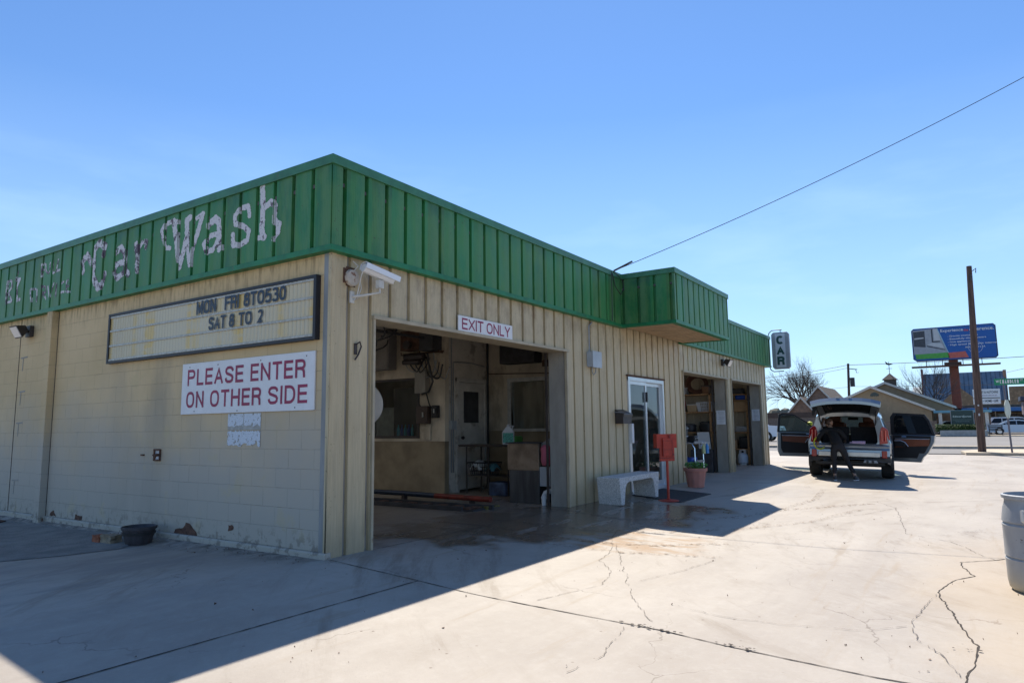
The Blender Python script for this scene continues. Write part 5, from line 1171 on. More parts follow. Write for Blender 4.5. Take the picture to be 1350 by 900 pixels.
# ================================================================ SUV
def build_suv():
    ang=R(5)
    T=thing('parked_suv','silver SUV with tailgate raised and two side doors wide open','suv',(14.58,-2.80,-.138),ang); T.rotation_euler=(R(1.6),0,ang)
    body=M['suv']
    # sections: x, list of (halfwidth,z)
    S=[(.10,[(.86,.42),(.93,.60),(.95,.92),(.90,1.08),(.74,1.56),(.62,1.68),(0,1.70)]),
       (.55,[(.93,.36),(.97,.60),(.99,.95),(.94,1.10),(.76,1.62),(.64,1.73),(0,1.755)]),
       (1.55,[(.96,.30),(.985,.60),(.99,.97),(.945,1.11),(.77,1.65),(.65,1.76),(0,1.785)]),
       (1.95,[(.96,.28),(.985,.60),(.99,.97),(.945,1.11),(.77,1.65),(.65,1.765),(0,1.785)]),
       (2.85,[(.96,.28),(.985,.60),(.99,.96),(.945,1.09),(.77,1.64),(.65,1.755),(0,1.775)]),
       (2.95,[(.96,.28),(.985,.60),(.99,.96),(.945,1.09),(.77,1.64),(.65,1.755),(0,1.775)]),
       (3.45,[(.96,.28),(.985,.60),(.985,.95),(.94,1.07),(.73,1.52),(.60,1.64),(0,1.66)]),
       (3.95,[(.96,.28),(.98,.60),(.98,.94),(.93,1.05),(.84,1.12),(.70,1.16),(0,1.20)]),
       (4.55,[(.94,.32),(.97,.58),(.96,.88),(.90,.99),(.78,1.04),(.6,1.07),(0,1.10)]),
       (4.95,[(.82,.38),(.86,.55),(.84,.78),(.78,.86),(.66,.91),(.5,.94),(0,.96)])]
    def ring(s): return [(s[0],h,z) for h,z in s[1]]+[(s[0],-h,z) for h,z in reversed(s[1][:-1])]
    rings=[ring(s) for s in S]; nr=len(rings[0])
    g=G(); gg=G(); ws=G()
    for i in range(len(S)-1):
        for j in range(nr-1):
            left=j<6
            jj=j if j<6 else 11-j
            if left and 2.94<S[i][0]+.001 and S[i+1][0]<3.96 and jj<4: continue      # front left door opening
            if (not left) and 1.94<S[i][0] and S[i+1][0]<2.86 and jj<4: continue   # rear right door opening
            q=[rings[i][j],rings[i][j+1],rings[i+1][j+1],rings[i+1][j]]
            isg = (jj==3 and S[i][0]>=.5 and S[i+1][0]<=3.5 and S[i][0] not in(2.85,1.55)) or (jj>=4 and S[i][0]==3.45)
            (ws if (isg and jj>=4) else gg if isg else g).add(q,[(0,1,2,3)])
    g.poly(rings[-1])
    obj('body',g,body,T,fix=True,smooth=True)
    obj('side_glass',gg,M['carglass'],T,fix=False); obj('windscreen',ws,M['screen'],T,fix=False)
    # rear frame around the hatch opening, built as a ring (outer section to opening)
    O=[(.93,.66),(.94,.92),(.88,1.08),(.73,1.55),(.6,1.66),(0,1.69)]
    I=[(.60,.86),(.66,.95),(.66,1.10),(.59,1.50),(.50,1.57),(0,1.60)]
    g=G()
    for s in(1,-1):
        for k in range(len(O)-1):
            g.add([(.06,s*O[k][0],O[k][1]),(.06,s*O[k+1][0],O[k+1][1]),(.09,s*I[k+1][0],I[k+1][1]),(.09,s*I[k][0],I[k][1])],[(0,1,2,3)])
            g.add([(.06,s*O[k][0],O[k][1]),(.06,s*O[k+1][0],O[k+1][1]),(.12,s*(O[k+1][0]+(.02 if O[k+1][0] else 0)),O[k+1][1]+.01),(.12,s*(O[k][0]+.02),O[k][1])],[(0,1,2,3)])
    obj('rear_pillars',g,body,T,smooth=True)
    g=G()
    for s in(1,-1):
        for k in range(len(I)-1):
            g.add([(.088,s*(I[k][0]+.03),I[k][1]),(.088,s*(I[k+1][0]+(.03 if I[k+1][0] else 0)),I[k+1][1]+.02),(.2,s*I[k+1][0],I[k+1][1]),(.2,s*I[k][0],I[k][1])],[(0,1,2,3)])
    obj('opening_seal',g,M['cabin'],T)
    # bumper
    g=G(); g.prism([(.10,.92),(-.02,.90),(-.06,.84),(-.05,.80),(-.09,.74),(-.10,.60),(-.06,.52),(.12,.50),(.3,.6),(.3,.9)],-.93,.93,lambda a,b,d:(a+.10*(abs(d)/.93)**3,d*(.99),b))
    bum=obj('rear_bumper',g,body,T,bevel=.015)
    g=G(); g.box(-.115,-.08,-.70,.70,.575,.70); obj('chrome_strip',g,mat('satin_silver',(.6,.58,.53),.35,metal=.5),bum,bevel=.02)
    g=G(); g.prism([(-.62,.54),(.62,.54),(.78,.55),(.93,.60),(.95,.45),(.72,.44),(.55,.50),(-.55,.50),(-.72,.44),(-.95,.45),(-.93,.60),(-.78,.55)],-.075,.25,lambda a,b,d:(d+.07*abs(a)**3,a,b)); obj('lower_cladding',g,M['black'],bum,bevel=.01)
    for s in(1,-1):
        g=G(); g.box(-.10,-.05,s*.74,s*.86,.56,.74); obj('reflector',g,M['tail'],bum,bevel=.015)
    g=G(); g.prism([(-.66,.43),(-.32,.43),(-.35,.50),(-.62,.50)],-.085,.0,lambda a,b,d:(d,a,b)); 
    obj('exhaust_trim',g,M['grey'],bum,bevel=.01)
    for y in(-.42,-.54):
        g=G(); g.tube([(-.10,y,.465),(.0,y,.465)],.032,14); obj('exhaust_tip',g,M['black'],bum)
    g=G(); g.tube([(.4,-.75,.36),(.5,.75,.36)],.05,8); g.box(.3,.9,-.35,.35,.37,.46); g.box(.25,3.9,-.8,.8,.36,.42); obj('underbody',g,M['black'],T)
    # tail lamps
    for s in(1,-1):
        g=G(); g.prism([(.70,.90),(.90,.92),(.93,1.02),(.90,1.26),(.80,1.34),(.74,1.30),(.70,1.1)],.02,.16,lambda a,b,d:(d+.05*(a-.7)/.2,s*a,b)); t=obj('tail_lamp',g,M['tail'],T,bevel=.015)
        for a in(.76,.84):
            g=G(); g.box(.0,.03,s*(a-.012),s*(a+.012),.97,1.24); obj('light_strip',g,mat('bright_lens',(.8,.15,.1),.2) ,t)
    # cargo interior
    g=G(); g.box(.12,2.9,-.70,.70,.80,.86); obj('load_floor',g,M['cabin'],T)
    g=G(); g.box(.15,2.8,.70,.74,.84,1.15); g.box(.15,1.9,-.74,-.70,.84,1.15); g.box(.2,3.2,-.58,.58,1.66,1.69); obj('cabin_lining',g,M['cabin'],T)
    for s in(.34,-.34):
        g=G(); g.prism([(.85,.86),(.95,.86),(1.12,1.30),(1.0,1.32)],-.325,.325,lambda a,b,d:(a,d+s,b)); sb=obj('third_row_seat',g,mat('grey_seat_carpet',(.03,.03,.034),.9,var=.3,vs=30),T,bevel=.02)
    for s in(.42,-.42):
        g=G(); g.prism([(2.05,.7),(2.2,.7),(2.35,1.42),(2.2,1.44)],-.25,.25,lambda a,b,d:(a,d+s,b)); st=obj('seat',g,M['leather'],T,bevel=.04)
        g=G(); g.box(2.24,2.38,s-.14,s+.14,1.43,1.60); obj('headrest',g,M['leather'],st,bevel=.04)
        g=G(); g.prism([(2.95,.5),(3.1,.5),(3.2,1.40),(3.08,1.42)],-.25,.25,lambda a,b,d:(a-.1,d+s,b)); st=obj('seat',g,M['leather'],T,bevel=.04)
        g=G(); g.box(3.0,3.13,s-.13,s+.13,1.42,1.58); obj('headrest',g,M['leather'],st,bevel=.04)
    g=G(); g.box(3.55,3.9,-.85,.85,.85,1.08); obj('dashboard',g,M['cabin'],T,bevel=.04)
    g=G(); g.box(3.3,3.33,-.14,.14,1.50,1.58); obj('rear_view_mirror',g,M['cabin'],T,bevel=.01)
    # hatch raised: hinge at x=.2,z=1.70 ; extends back/up
    P=[(.25,1.69,.60),(-.05,1.77,.68),(-.45,1.93,.74),(-.80,2.02,.78),(-.98,2.03,.78),(-1.05,1.95,.76)]     # outer skin (x,z,halfwidth)
    g=G(); m=8
    def hp(k,t,off): 
        x,z,h=P[k]; return (x,h*t,z-off-.09*abs(t)**3)
    for k in range(len(P)-1):
        for j in range(m):
            t0,t1=-1+2*j/m,-1+2*(j+1)/m
            g.add([hp(k,t0,0),hp(k,t1,0),hp(k+1,t1,0),hp(k+1,t0,0)],[(0,1,2,3)])
            if not(k in(0,1,2) and 1<=j<m-1): g.add([hp(k,t0,.07),hp(k,t1,.07),hp(k+1,t1,.07),hp(k+1,t0,.07)],[(0,1,2,3)])
    for k in range(len(P)-1):
        for t in(-1,1): g.add([hp(k,t,0),hp(k+1,t,0),hp(k+1,t,.07),hp(k,t,.07)],[(0,1,2,3)])
    for j in range(m):
        t0,t1=-1+2*j/m,-1+2*(j+1)/m
        for k in(0,len(P)-1): g.add([hp(k,t0,0),hp(k,t1,0),hp(k,t1,.07),hp(k,t0,.07)],[(0,1,2,3)])
    hat=obj('tailgate',g,body,T,smooth=True)
    g=G()
    for k in(0,1,2):
        for j in range(1,m-1):
            t0,t1=-1+2*j/m,-1+2*(j+1)/m; g.add([hp(k,t0,.055),hp(k,t1,.055),hp(k+1,t1,.055),hp(k+1,t0,.055)],[(0,1,2,3)])
    obj('rear_glass',g,M['carglass'],hat,fix=False)
    g=G(); g.box(-.95,-.84,-.45,.45,1.93,1.95); obj('inner_trim',g,mat('light_inner_trim',(.4,.4,.4),.5),hat,bevel=.01)
    g=G(); 
    for t in(-.15,.12): g.box(-1.0,-.97,t,t+.07,2.025,2.045)
    obj('plate_lamp',g,M['clearlens'],hat)
    g=G(); g.prism([(.62,1.70),(.74,1.76),(.76,1.50),(.72,1.48)],-.75,-.70,lambda a,b,d:(d*0-.78+.0,a,b+.1)); 
    for s in(1,-1): g.tube([(.12,s*.62,1.35),(-.42,s*.68,1.83)],.014,6)
    obj('gas_strut',g,M['black'],hat)
    for s in(1,-1):
        g=G(); g.tube([(.7,s*.66,1.775),(.8,s*.66,1.82),(2.9,s*.66,1.83),(3.0,s*.66,1.785)],.018,8); obj('roof_rail',g,M['alu'],T,smooth=True)
    # wheels
    for x in(1.05,3.95):
        for s in(1,-1):
            g=G(); y=s*.855
            g.v=[]; prof=[(.24,-.14),(.34,-.15),(.375,-.125),(.38,0),(.375,.125),(.34,.15),(.24,.14)]
            g.lathe(prof,(0,0,0),32); Q=Matrix.Rotation(R(90),3,'X'); g.v=[tuple(Q@Vector(p)+Vector((x,y,.38))) for p in g.v]; w=obj('wheel',g,M['rubber'],T,smooth=True)
            g=G(); g.lathe([(.001,.06),(.06,.07),(.07,.05),(.22,.09),(.245,.11),(.245,-.1),(.001,-.1)],(0,0,0),30); g.v=[tuple(Q@Vector((p[0],p[1],-p[2]*s))+Vector((x,y,.38))) for p in g.v]; obj('rim',g,M['alu'],w,smooth=True)
            g=G(); pr=[(.42*math.cos(a),.42*math.sin(a)) for a in [R(-15+i*210/16) for i in range(17)]]; pr2=[(.49*math.cos(a),.49*math.sin(a)) for a in reversed([R(-15+i*210/16) for i in range(17)])]
            g.prism(pr+pr2,s*.93,s*1.0,lambda a,b,d:(x+a,d,.40+b)); obj('arch_trim',g,M['black'],T)
            g=G(); g.prism([(.43*math.cos(a),.43*math.sin(a)) for a in [R(-20+i*220/16) for i in range(17)]],s*.95,s*.993,lambda a,b,d:(x+a,d,.40+b)); obj('wheel_well',g,M['cabin'],T)
    for s in(1,-1):
        g=G(); g.box(3.45,3.62,s*.98,s*1.16,1.08,1.24); obj('wing_mirror',g,body,T,bevel=.03)
        g=G(); g.box(4.70,4.93,s*.62,s*.84,.70,.84); obj('headlamp',g,M['clearlens'],T,bevel=.02)
    # doors ------------------------------------------------
    def door(hx,s,angle,outline,glassp,lab,rear):
        """outline in (u,z): u=0 at the hinge; door swings out about the hinge"""
        ca,sa=math.cos(angle),math.sin(angle)
        dirx,diry=-ca, s*sa                    # closed door points to -x; open swings outwards
        nx,ny=(-sa, -s*ca)                      # towards the cabin side (rear facing when open)
        def f(u,z,d): return (hx+dirx*u+nx*d, s*.98+diry*u+ny*d, z)
        # frame ring with window hole
        g=G(); n=len(outline)
        dd=obj('door',(lambda g:(g.prism([p for p in outline],0,.0,f),g)[1])(G()),body,T) if False else None
        # lower door slab
        low=[p for p in outline if p[1]<1.13]
        def clipped(poly,zc,keep):
            out=[]
            for i in range(len(poly)):
                a,b=poly[i],poly[(i+1)%len(poly)]
                ia=(a[1]<=zc) if keep=='low' else (a[1]>=zc); ib=(b[1]<=zc) if keep=='low' else (b[1]>=zc)
                if ia: out.append(a)
                if ia!=ib:
                    t=(zc-a[1])/(b[1]-a[1]); out.append((a[0]+(b[0]-a[0])*t,zc))
            return out
        low=clipped(outline,1.10,'low')
        dd=obj('door',(lambda g:(g.prism(low,-.02,.10,f),g)[1])(G()),body,T,bevel=.01,label=lab)
        # window frame: ring between outline upper part and glass polygon
        up=clipped(outline,1.10,'high')
        cx=sum(p[0] for p in up)/len(up); cz=sum(p[1] for p in up)/len(up)
        inn=[(cx+(p[0]-cx)*.86,cz+(p[1]-cz)*.84) for p in up]
        g=G(); m=len(up)
        for i in range(m):
            j=(i+1)%m; a,b,c,d=up[i],up[j],inn[j],inn[i]
            for w0,w1 in((0,.06),):
                g.add([f(*a,w0),f(*b,w0),f(*c,w0),f(*d,w0),f(*a,w1),f(*b,w1),f(*c,w1),f(*d,w1)],[(0,1,2,3),(7,6,5,4),(0,4,5,1),(3,2,6,7)])
        obj('window_frame',g,M['cabin'],dd)
        g=G(); g.poly([f(*p,.03) for p in inn]); obj('window',g,glassp,dd,fix=False)
        # inner lining
        U=max(p[0] for p in low)
        lin=[(max(.05,min(U-.08,p[0]+(.07 if p[0]<.3 else -.09))),max(p[1]+(.11 if p[1]<.6 else -.01),.3)) for p in low]
        obj('door_lining',(lambda g:(g.prism(lin,.10,.125,f),g)[1])(G()),M['cabin'],dd,bevel=.008)
        def band(pl,d0,d1,m,name,bev=.006): obj(name,(lambda g:(g.prism(pl,d0,d1,f),g)[1])(G()),m,dd,bevel=bev)
        band([(.12,.76),(U-.14,.82),(U-.12,.99),(.12,.98)],.125,.14,M['leather'],'leather_band')
        band([(.12,.985),(U-.12,.995),(U-.12,1.01),(.12,1.0)],.125,.145,M['alu'],'silver_strip')
        band([(.12,.78),(.42,.78),(.36,.90),(.26,.93),(.12,.92)],.14,.19,M['cabin'],'armrest',.01)
        # silver wrap around armrest
        g=G(); g.tube([f(.12,.94,.18),f(.28,.945,.18),f(.38,.90,.18),f(.46,.79,.18)],.012,6); obj('armrest_trim',g,M['alu'],dd,smooth=True)
        g=G(); g.tube([f(.30,1.05,.15),f(.42,1.055,.16)],.012,6); obj('inner_handle',g,M['chrome'],dd)
        return dd
    fl=[(0,.36),(1.2,.36),(1.25,.5),(1.25,1.1),(1.2,1.66),(1.1,1.69),(.75,1.66),(.36,1.42),(.02,1.12)]
    door(3.92,1,R(74),fl,M['screen'],'open front door with brown trim',False)
    rr=[(0,.36),(.74,.36),(.80,.50),(.92,.62),(1.08,.92),(1.10,1.1),(.98,1.50),(.86,1.68),(.08,1.72),(0,1.6)]
    door(2.88,-1,R(74),rr,M['carglass'],'open rear door with brown trim',True)
    rl=None
    return T
build_suv()
# yellow brush seen through the front door glass, bottle in the cargo area, hose on the person's arm
g=G(); c0=(17.05,-2.18,1.24)
g=G(); g.ball((0,0,0),.085,14,8,sz=.8); 
for i,p in enumerate(g.v):
    n=mnoise.noise(Vector(p)*30); g.v[i]=tuple(Vector(p)*(1+.25*n))
o=single('yellow_sponge',g,M['yellow'],'bright yellow sponge at the window of the open front door','sponge',smooth='all'); o.location=(18.4,-1.25,1.27)
g=G(); g.tube([(0,0,0),(0,.3,0)],.045,12); g.tube([(0,.3,0),(0,.36,0)],.02,8); o=single('spray_can',g,mat('pink_white_can',(.6,.42,.6),.4),'pink and white bottle lying at the edge of the SUV load floor','bottle'); o.location=(14.72,-3.2,.78)
# ================================================================ PERSON
def LN(p):
    x,y,z=p
    if z<=.9: return p
    k=z-.9; return (x+.22*k,y+.24*k,z-.12*k)
def skin_obj(name,chains,m,parent,sub=2,root=None):
    me=bpy.data.meshes.new(name); vs=[];es=[];rs=[];key={}
    for ch in chains:
        prev=None
        for p,r in ch:
            p=LN(p)
            k=tuple(round(q,4) for q in p)
            if k not in key: key[k]=len(vs); vs.append(p); rs.append(r)
            i=key[k]
            if prev is not None and prev!=i: es.append((prev,i))
            prev=i
    me.from_pydata(vs,es,[]); o=bpy.data.objects.new(name,me); COL.objects.link(o); o.parent=parent
    md=o.modifiers.new('Skin','SKIN'); md.use_smooth_shade=True; md.branch_smoothing=.6
    if not me.skin_vertices: 
        me.skin_vertices.new()
    sv=me.skin_vertices[0].data
    for i,r in enumerate(rs): sv[i].radius=(r,r) if not isinstance(r,tuple) else r; sv[i].use_root=(i==0)
    sb=o.modifiers.new('Sub','SUBSURF'); sb.levels=sub; sb.render_levels=sub
    me.materials.append(m); return o
PP=thing('person','person in black jacket and leggings leaning into the open cargo area','person',(14.16,-2.63,-.135),R(5))
# local: x forward (to the car), y left, z up
pelv=(.02,.0,.86); chest=(.20,.04,1.17); neck=(.28,.05,1.36)
shL=(.22,.22,1.28); shR=(.24,-.13,1.27); elL=(.20,.40,1.08); wrL=(.36,.46,.93)
elR=(.42,-.20,1.05); wrR=(.62,-.16,.98)
hipL=(.01,.10,.80); hipR=(.02,-.10,.80); knL=(.03,.10,.46); anL=(-.04,.10,.09)
knR=(.10,-.20,.45); anR=(.02,-.36,.10)
def torso(e=0): return [(pelv,.125+e),((.09,.02,1.0),.115+e),(chest,.135+e),((.26,.05,1.29),.10+e)]
body_ch=[[(pelv,.09),((.09,.02,1.0),.08),(chest,.10),((.26,.05,1.29),.08),(neck,.05),((.33,.05,1.44),.055)],
 [((.26,.05,1.29),.09),(shL,.06),(elL,.042),(wrL,.027)],[((.26,.05,1.29),.09),(shR,.06),(elR,.042),(wrR,.027)],
 [(pelv,.09),(hipL,.08),(knL,.056),((.0,.10,.30),.055),(anL,.034),((.08,.10,.05),.035),((.16,.10,.04),.03)],
 [(pelv,.09),(hipR,.08),(knR,.056),((.06,-.28,.28),.055),(anR,.034),((.12,-.37,.05),.035),((.2,-.38,.04),.03)]]
bo=skin_obj('body',body_ch,M['skin'],PP)
# head, one continuous mesh with nose, brow, chin
g=G(); hd=Vector(LN((.385,.05,1.50))); n=20;mm=14; vs=[]
look=Vector((.5,-.8,-.35)).normalized(); sdv=look.cross(Vector((0,0,1))).normalized(); upv=sdv.cross(look)
for i in range(mm+1):
    th=math.pi*i/mm
    for k in range(n):
        ph=2*math.pi*k/n; f=math.sin(th)*math.cos(ph); l=math.sin(th)*math.sin(ph); u=math.cos(th)
        fx=.095*f; lx=.074*l; ux=.115*u
        if u<-.1: lx*=1-.25*(-u-.1); fx*=1-.1*(-u)
        if f>.85 and -.35<u<.12: fx+=.022*(f-.85)/.15*(1-abs(u+.12)*2)   # nose
        if f>.7 and .12<u<.3: fx+=.004
        vs.append(tuple(hd+look*fx+sdv*lx+upv*ux))
g.add(vs,[(i*n+k,i*n+(k+1)%n,(i+1)*n+(k+1)%n,(i+1)*n+k) for i in range(mm) for k in range(n)])
h=obj('head',g,M['skin'],bo,smooth='all')
for s in(1,-1):
    g=G(); g.ball(tuple(hd+look*.084+sdv*s*.03+upv*.015),.011,8,6); obj('eye',g,M['black'],h,smooth='all')
    g=G(); g.ball(tuple(hd+sdv*s*.076-look*.005-upv*.005),.02,8,6,sz=1.4); obj('ear',g,M['skin'],h,smooth='all')
g=G(); g.obox(hd+look*.088-upv*.052,sdv*.02,upv*.004,look*.004); obj('mouth',g,M['redletter'],h)
# hair: shell and pony tail
g=G(); vs=[]
for i in range(mm+1):
    th=math.pi*i/mm
    for k in range(n):
        ph=2*math.pi*k/n; f=math.sin(th)*math.cos(ph); l=math.sin(th)*math.sin(ph); u=math.cos(th)
        r=1.13 if (f<.25 or u>.45) else .9
        if u<-.55: r=.9
        vs.append(tuple(hd+look*.095*f*r+sdv*.074*l*r*1.02+upv*.115*u*r))
g.add(vs,[(i*n+k,i*n+(k+1)%n,(i+1)*n+(k+1)%n,(i+1)*n+k) for i in range(mm) for k in range(n)])
hb=hd-look*.1+upv*.04
g.tube([tuple(hb),tuple(hb-look*.06+upv*.0),tuple(hb-look*.07-upv*.12),tuple(hb-look*.03-upv*.22)],[.03,.035,.03,.008],8)
obj('hair',g,M['hair'],bo,smooth='all')
# jacket & leggings & shoes
skin_obj('jacket',[[((.02,.0,.82),.135),((.04,.01,.93),.15),((.10,.02,1.02),.14),(chest,.155),((.26,.05,1.30),.125),((.285,.05,1.35),.075)],[((.26,.05,1.30),.125),(shL,.08),(elL,.06),((.34,.45,.96),.043)],[((.26,.05,1.30),.125),(shR,.08),(elR,.06),((.58,-.17,.99),.043)]],M['cloth'],bo)
skin_obj('leggings',[[((.05,.01,.95),.125),(pelv,.135),(hipL,.102),((.02,.10,.64),.085),(knL,.062),((-.0,.10,.30),.061),((-.035,.10,.13),.04)],[(pelv,.135),(hipR,.102),((.06,-.15,.63),.085),(knR,.062),((.06,-.28,.28),.061),((.03,-.35,.14),.04)]],M['leggings'],bo)
g=G(); 
def shoe(ax,ay,dx,dy,lab):
    d=Vector((dx,dy,0)).normalized(); p=Vector((-d.y,d.x,0)); g=G(); vs=[]; secs=[(-.09,.034,.075),(-.04,.036,.085),(.05,.04,.06),(.12,.04,.045),(.17,.025,.03)]
    for t,w,hh in secs:
        c=Vector((ax,ay,0))+d*t
        for a in range(10):
            an=2*math.pi*a/10; vs.append(tuple(c+p*w*math.cos(an)+Vector((0,0,.045+max(-.04,(hh if math.sin(an)>0 else .045)*math.sin(an))))))
    fs=[(i*10+k,i*10+(k+1)%10,(i+1)*10+(k+1)%10,(i+1)*10+k) for i in range(4) for k in range(10)]+[tuple(range(10)),tuple(range(40,50))]
    g.add(vs,fs); s=obj('shoe',g,M['dark'],bo,smooth='all')
    g=G(); 
    g.prism([(-.095,-.036),(.08,-.042),(.17,-.025),(.18,.0),(.17,.025),(.08,.042),(-.095,.036)],0.0,.022,lambda a,b,dd:tuple(Vector((ax,ay,dd))+d*a+p*b)); obj('sole',g,M['white'],s,bevel=.004)
shoe(-.03,.10,1,.15,''); shoe(.03,-.365,1,-.25,'')
def hand(w,d,side):
    w=Vector(w); d=Vector(d).normalized(); p=d.cross(Vector((0,0,1))).normalized()*side; u=Vector((0,0,1))
    ch=[[(tuple(w),.026),(tuple(w+d*.05),(.036)),(tuple(w+d*.085),.034)]]
    for i,(o_,L) in enumerate(((-.028,.062),(-.01,.072),(.01,.068),(.027,.052))):
        b=w+d*.085+p*o_; ch.append([(tuple(w+d*.05),.036),(tuple(b),.012),(tuple(b+d*L*.5-u*.008),.010),(tuple(b+d*L*.85-u*.03),.009)])
    ch.append([(tuple(w+d*.03),.03),(tuple(w+d*.05-p*.04),.012),(tuple(w+d*.085-p*.05-u*.01),.010)])
    return ch
skin_obj('hand',hand(wrL,(.25,.1,-.12),1),M['skin'],bo,1); skin_obj('hand',hand(wrR,(.3,.02,-.05),-1),M['skin'],bo,1)
# yellow hose loop held in the left hand
g=G(); pts=[]
base=Vector((13.20,-2.83,-.055))
for i in range(13):
    a=-1.2+i/12*3.6; pts.append((14.47-.05*math.cos(a),-2.17+.13*math.cos(a),.78-.16*math.sin(a)))
g.tube(pts,.016,6); single('yellow_hose',g,M['yellow'],'short looped yellow hose hanging at the person\'s left hand','hose',smooth=True)
# ================================================================ ACROSS THE STREET
GZ=-.12
def tree(name,lab,loc,h,spread,seed,levels=6,trunk=.35,group=None,first=.28,m=None):
    rn=random.Random(seed); T=thing(name,lab,'tree',loc,0,group)
    g=G(); tr=G()
    def br(p,d,L,r,lv,gg):
        pts=[p];n=3;q=p
        for i in range(n):
            d=(d+Vector((rn.gauss(0,.10),rn.gauss(0,.10),rn.gauss(.03,.06)))).normalized(); q=q+d*(L/n); pts.append(q)
        rs=[r*(1-.38*i/n) for i in range(n+1)]
        gg.tube(pts,rs,8 if lv==levels else (5 if lv>levels-2 else 3),cap=False)
        if lv==0: return
        k=rn.choice((3,3,4)) if lv>2 else rn.choice((2,3))
        if lv==levels: k=6
        for j in range(k):
            t=rn.uniform(.45,1.) if lv<levels else rn.uniform(.7,1.)
            b=pts[0].lerp(pts[-1],t) if j else pts[-1]
            az=rn.uniform(0,6.28) if lv<levels else j/k*6.28+rn.uniform(-.4,.4); el=rn.uniform(.35,.95)*spread if j else rn.uniform(.0,.3)
            a=d.orthogonal().normalized(); c=d.cross(a)
            nd=(d*math.cos(el)+(a*math.cos(az)+c*math.sin(az))*math.sin(el)); nd.z+=.06; nd.normalize()
            br(b,nd,L*rn.uniform(.62,.82),r*.60*rn.uniform(.75,1.05),lv-1,g)
    br(Vector((0,0,-.1)),Vector((0,0,1)),h*first,trunk,levels,tr)
    obj('trunk',tr,m or M['bark'],T,smooth=True); obj('crown',g,m or M['bark'],T,fix=False)
    return T
tree('bare_tree','large spreading bare tree behind the fence right of the car sign',(95,12.9,GZ),12.6,1.0,3,7,.42,first=.25)
tree('bare_tree','small yellow green budding tree at the left edge beyond wash building',(92,19.6,GZ),5.,1.,5,6,.16,m=mat('budding_twigs',(.22,.2,.09),.9,var=.4))
tree('bare_tree','twisted bare tree standing before the blue grey roof left of billboard pole',(92,-2.2,GZ),9.6,.75,12,6,.2,first=.3)
tree('bare_tree','small bare tree rising behind the raised tailgate',(110,9.4,GZ),6.4,1.,15,6,.15,m=mat('budding_twigs2',(.2,.18,.12),.9,var=.4))
# houses
def gable(T,x0,x1,y0,y1,zw,zr,m,mr,name='house_wall',over=.35,trim=M['white_dirty'],arch=False):
    """ridge along X, gable end facing -X"""
    ym=(y0+y1)/2
    g=G(); g.prism([(y0,GZ-.3),(y0,zw),(ym,zr),(y1,zw),(y1,GZ-.3)],x0,x1,lambda a,b,d:(d,a,b)); w=obj('wall',g,m,T,world=True)
    sl=(zr-zw)/(ym-y0); ov=over
    for s in(-1,1):
        ye=ym+s*(ym-y0+ov); ze=zw-sl*ov
        g=G(); g.add([(x0-ov,ym,zr+.03),(x0-ov,ye,ze+.03),(x1+ov,ye,ze+.03),(x1+ov,ym,zr+.03),(x0-ov,ym,zr+.18),(x0-ov,ye,ze+.18),(x1+ov,ye,ze+.18),(x1+ov,ym,zr+.18)],[(0,1,2,3),(7,6,5,4),(0,4,5,1),(1,5,6,2),(2,6,7,3),(3,7,4,0)]); rf=obj('roof',g,mr,T,world=True)
        g=G(); g.add([(x0-ov-.05,ym,zr-.06),(x0-ov-.05,ye,ze-.06),(x0-ov-.05,ye,ze+.2),(x0-ov-.05,ym,zr+.2),(x0-ov-.01,ym,zr-.06),(x0-ov-.01,ye,ze-.06),(x0-ov-.01,ye,ze+.2),(x0-ov-.01,ym,zr+.2)],[(0,1,2,3),(7,6,5,4),(0,4,5,1),(1,5,6,2),(2,6,7,3),(3,7,4,0)]); obj('barge_board',g,trim,rf,world=True)
    return w
T=thing('chapel_building','tan building with two low front gables and a small cupola','building',(80,0,GZ))
K=(80+4.823)/(70+4.823)
def k70(y,z,x=80): k=(x+4.823)/(70+4.823); return (-5.461+(y+5.461)*k, 1.29+(z-1.29)*k)
ya,za=k70(2.36,4.62); yr,zr_=k70(-2.51,2.37); 
w=gable(T,80,92,yr,2*ya-yr,zr_,za,M['tan'],M['roofing'])
g=G(); g.prism([(ya-.3+.42*math.cos(a),za-.95+.42*math.sin(a)) for a in [math.pi*i/12 for i in range(13)]],79.93,80.02,lambda a,b,d:(d,a,b)); obj('arched_window',g,M['carglass'],w,world=True)
yb,zb=k70(1.1,4.95,84); yr2,zr2=k70(-4.19,2.6,84)
gable(T,83.5,98,yr2,2*yb-yr2,zr2,zb,M['tan'],M['roofing'])
yc,zc=k70(.67,4.7,88)
g=G(); g.box(87.4,88.8,yc-.6,yc+.6,zc-.5,zc+.75); cu=obj('cupola',g,M['roofing'],T,world=True)
g=G(); g.add([(87.2,yc-.8,zc+.75),(89,yc-.8,zc+.75),(89,yc+.8,zc+.75),(87.2,yc+.8,zc+.75),(88.1,yc,zc+1.55)],[(0,1,4),(1,2,4),(2,3,4),(3,0,4),(0,3,2,1)]); obj('cupola_roof',g,M['roofing'],cu,world=True)
g=G(); g.tube([(88.1,yc,zc+1.5),(88.1,yc,zc+2.9)],.035,5); g.tube([(88.1,yc-.3,zc+2.1),(88.1,yc+.3,zc+2.1)],.03,5); g.poly([(88.1,yc-.45,zc+2.6),(88.1,yc+.1,zc+2.75),(88.1,yc+.4,zc+3.0),(88.1,yc+.3,zc+2.6),(88.1,yc,zc+2.5)]); obj('weather_vane',g,M['black'],cu,world=True,fix=False)
g=G(); g.box(79.6,80.1,yr-.9,yr-.6,GZ,zr_-.3); g.box(79.6,80.1,yr-2.9,yr-2.6,GZ,zr_-.3); g.box(79.6,80.1,yr-4.9,yr-4.6,GZ,zr_-.3); obj('porch_post',g,M['white_dirty'],T,world=True)
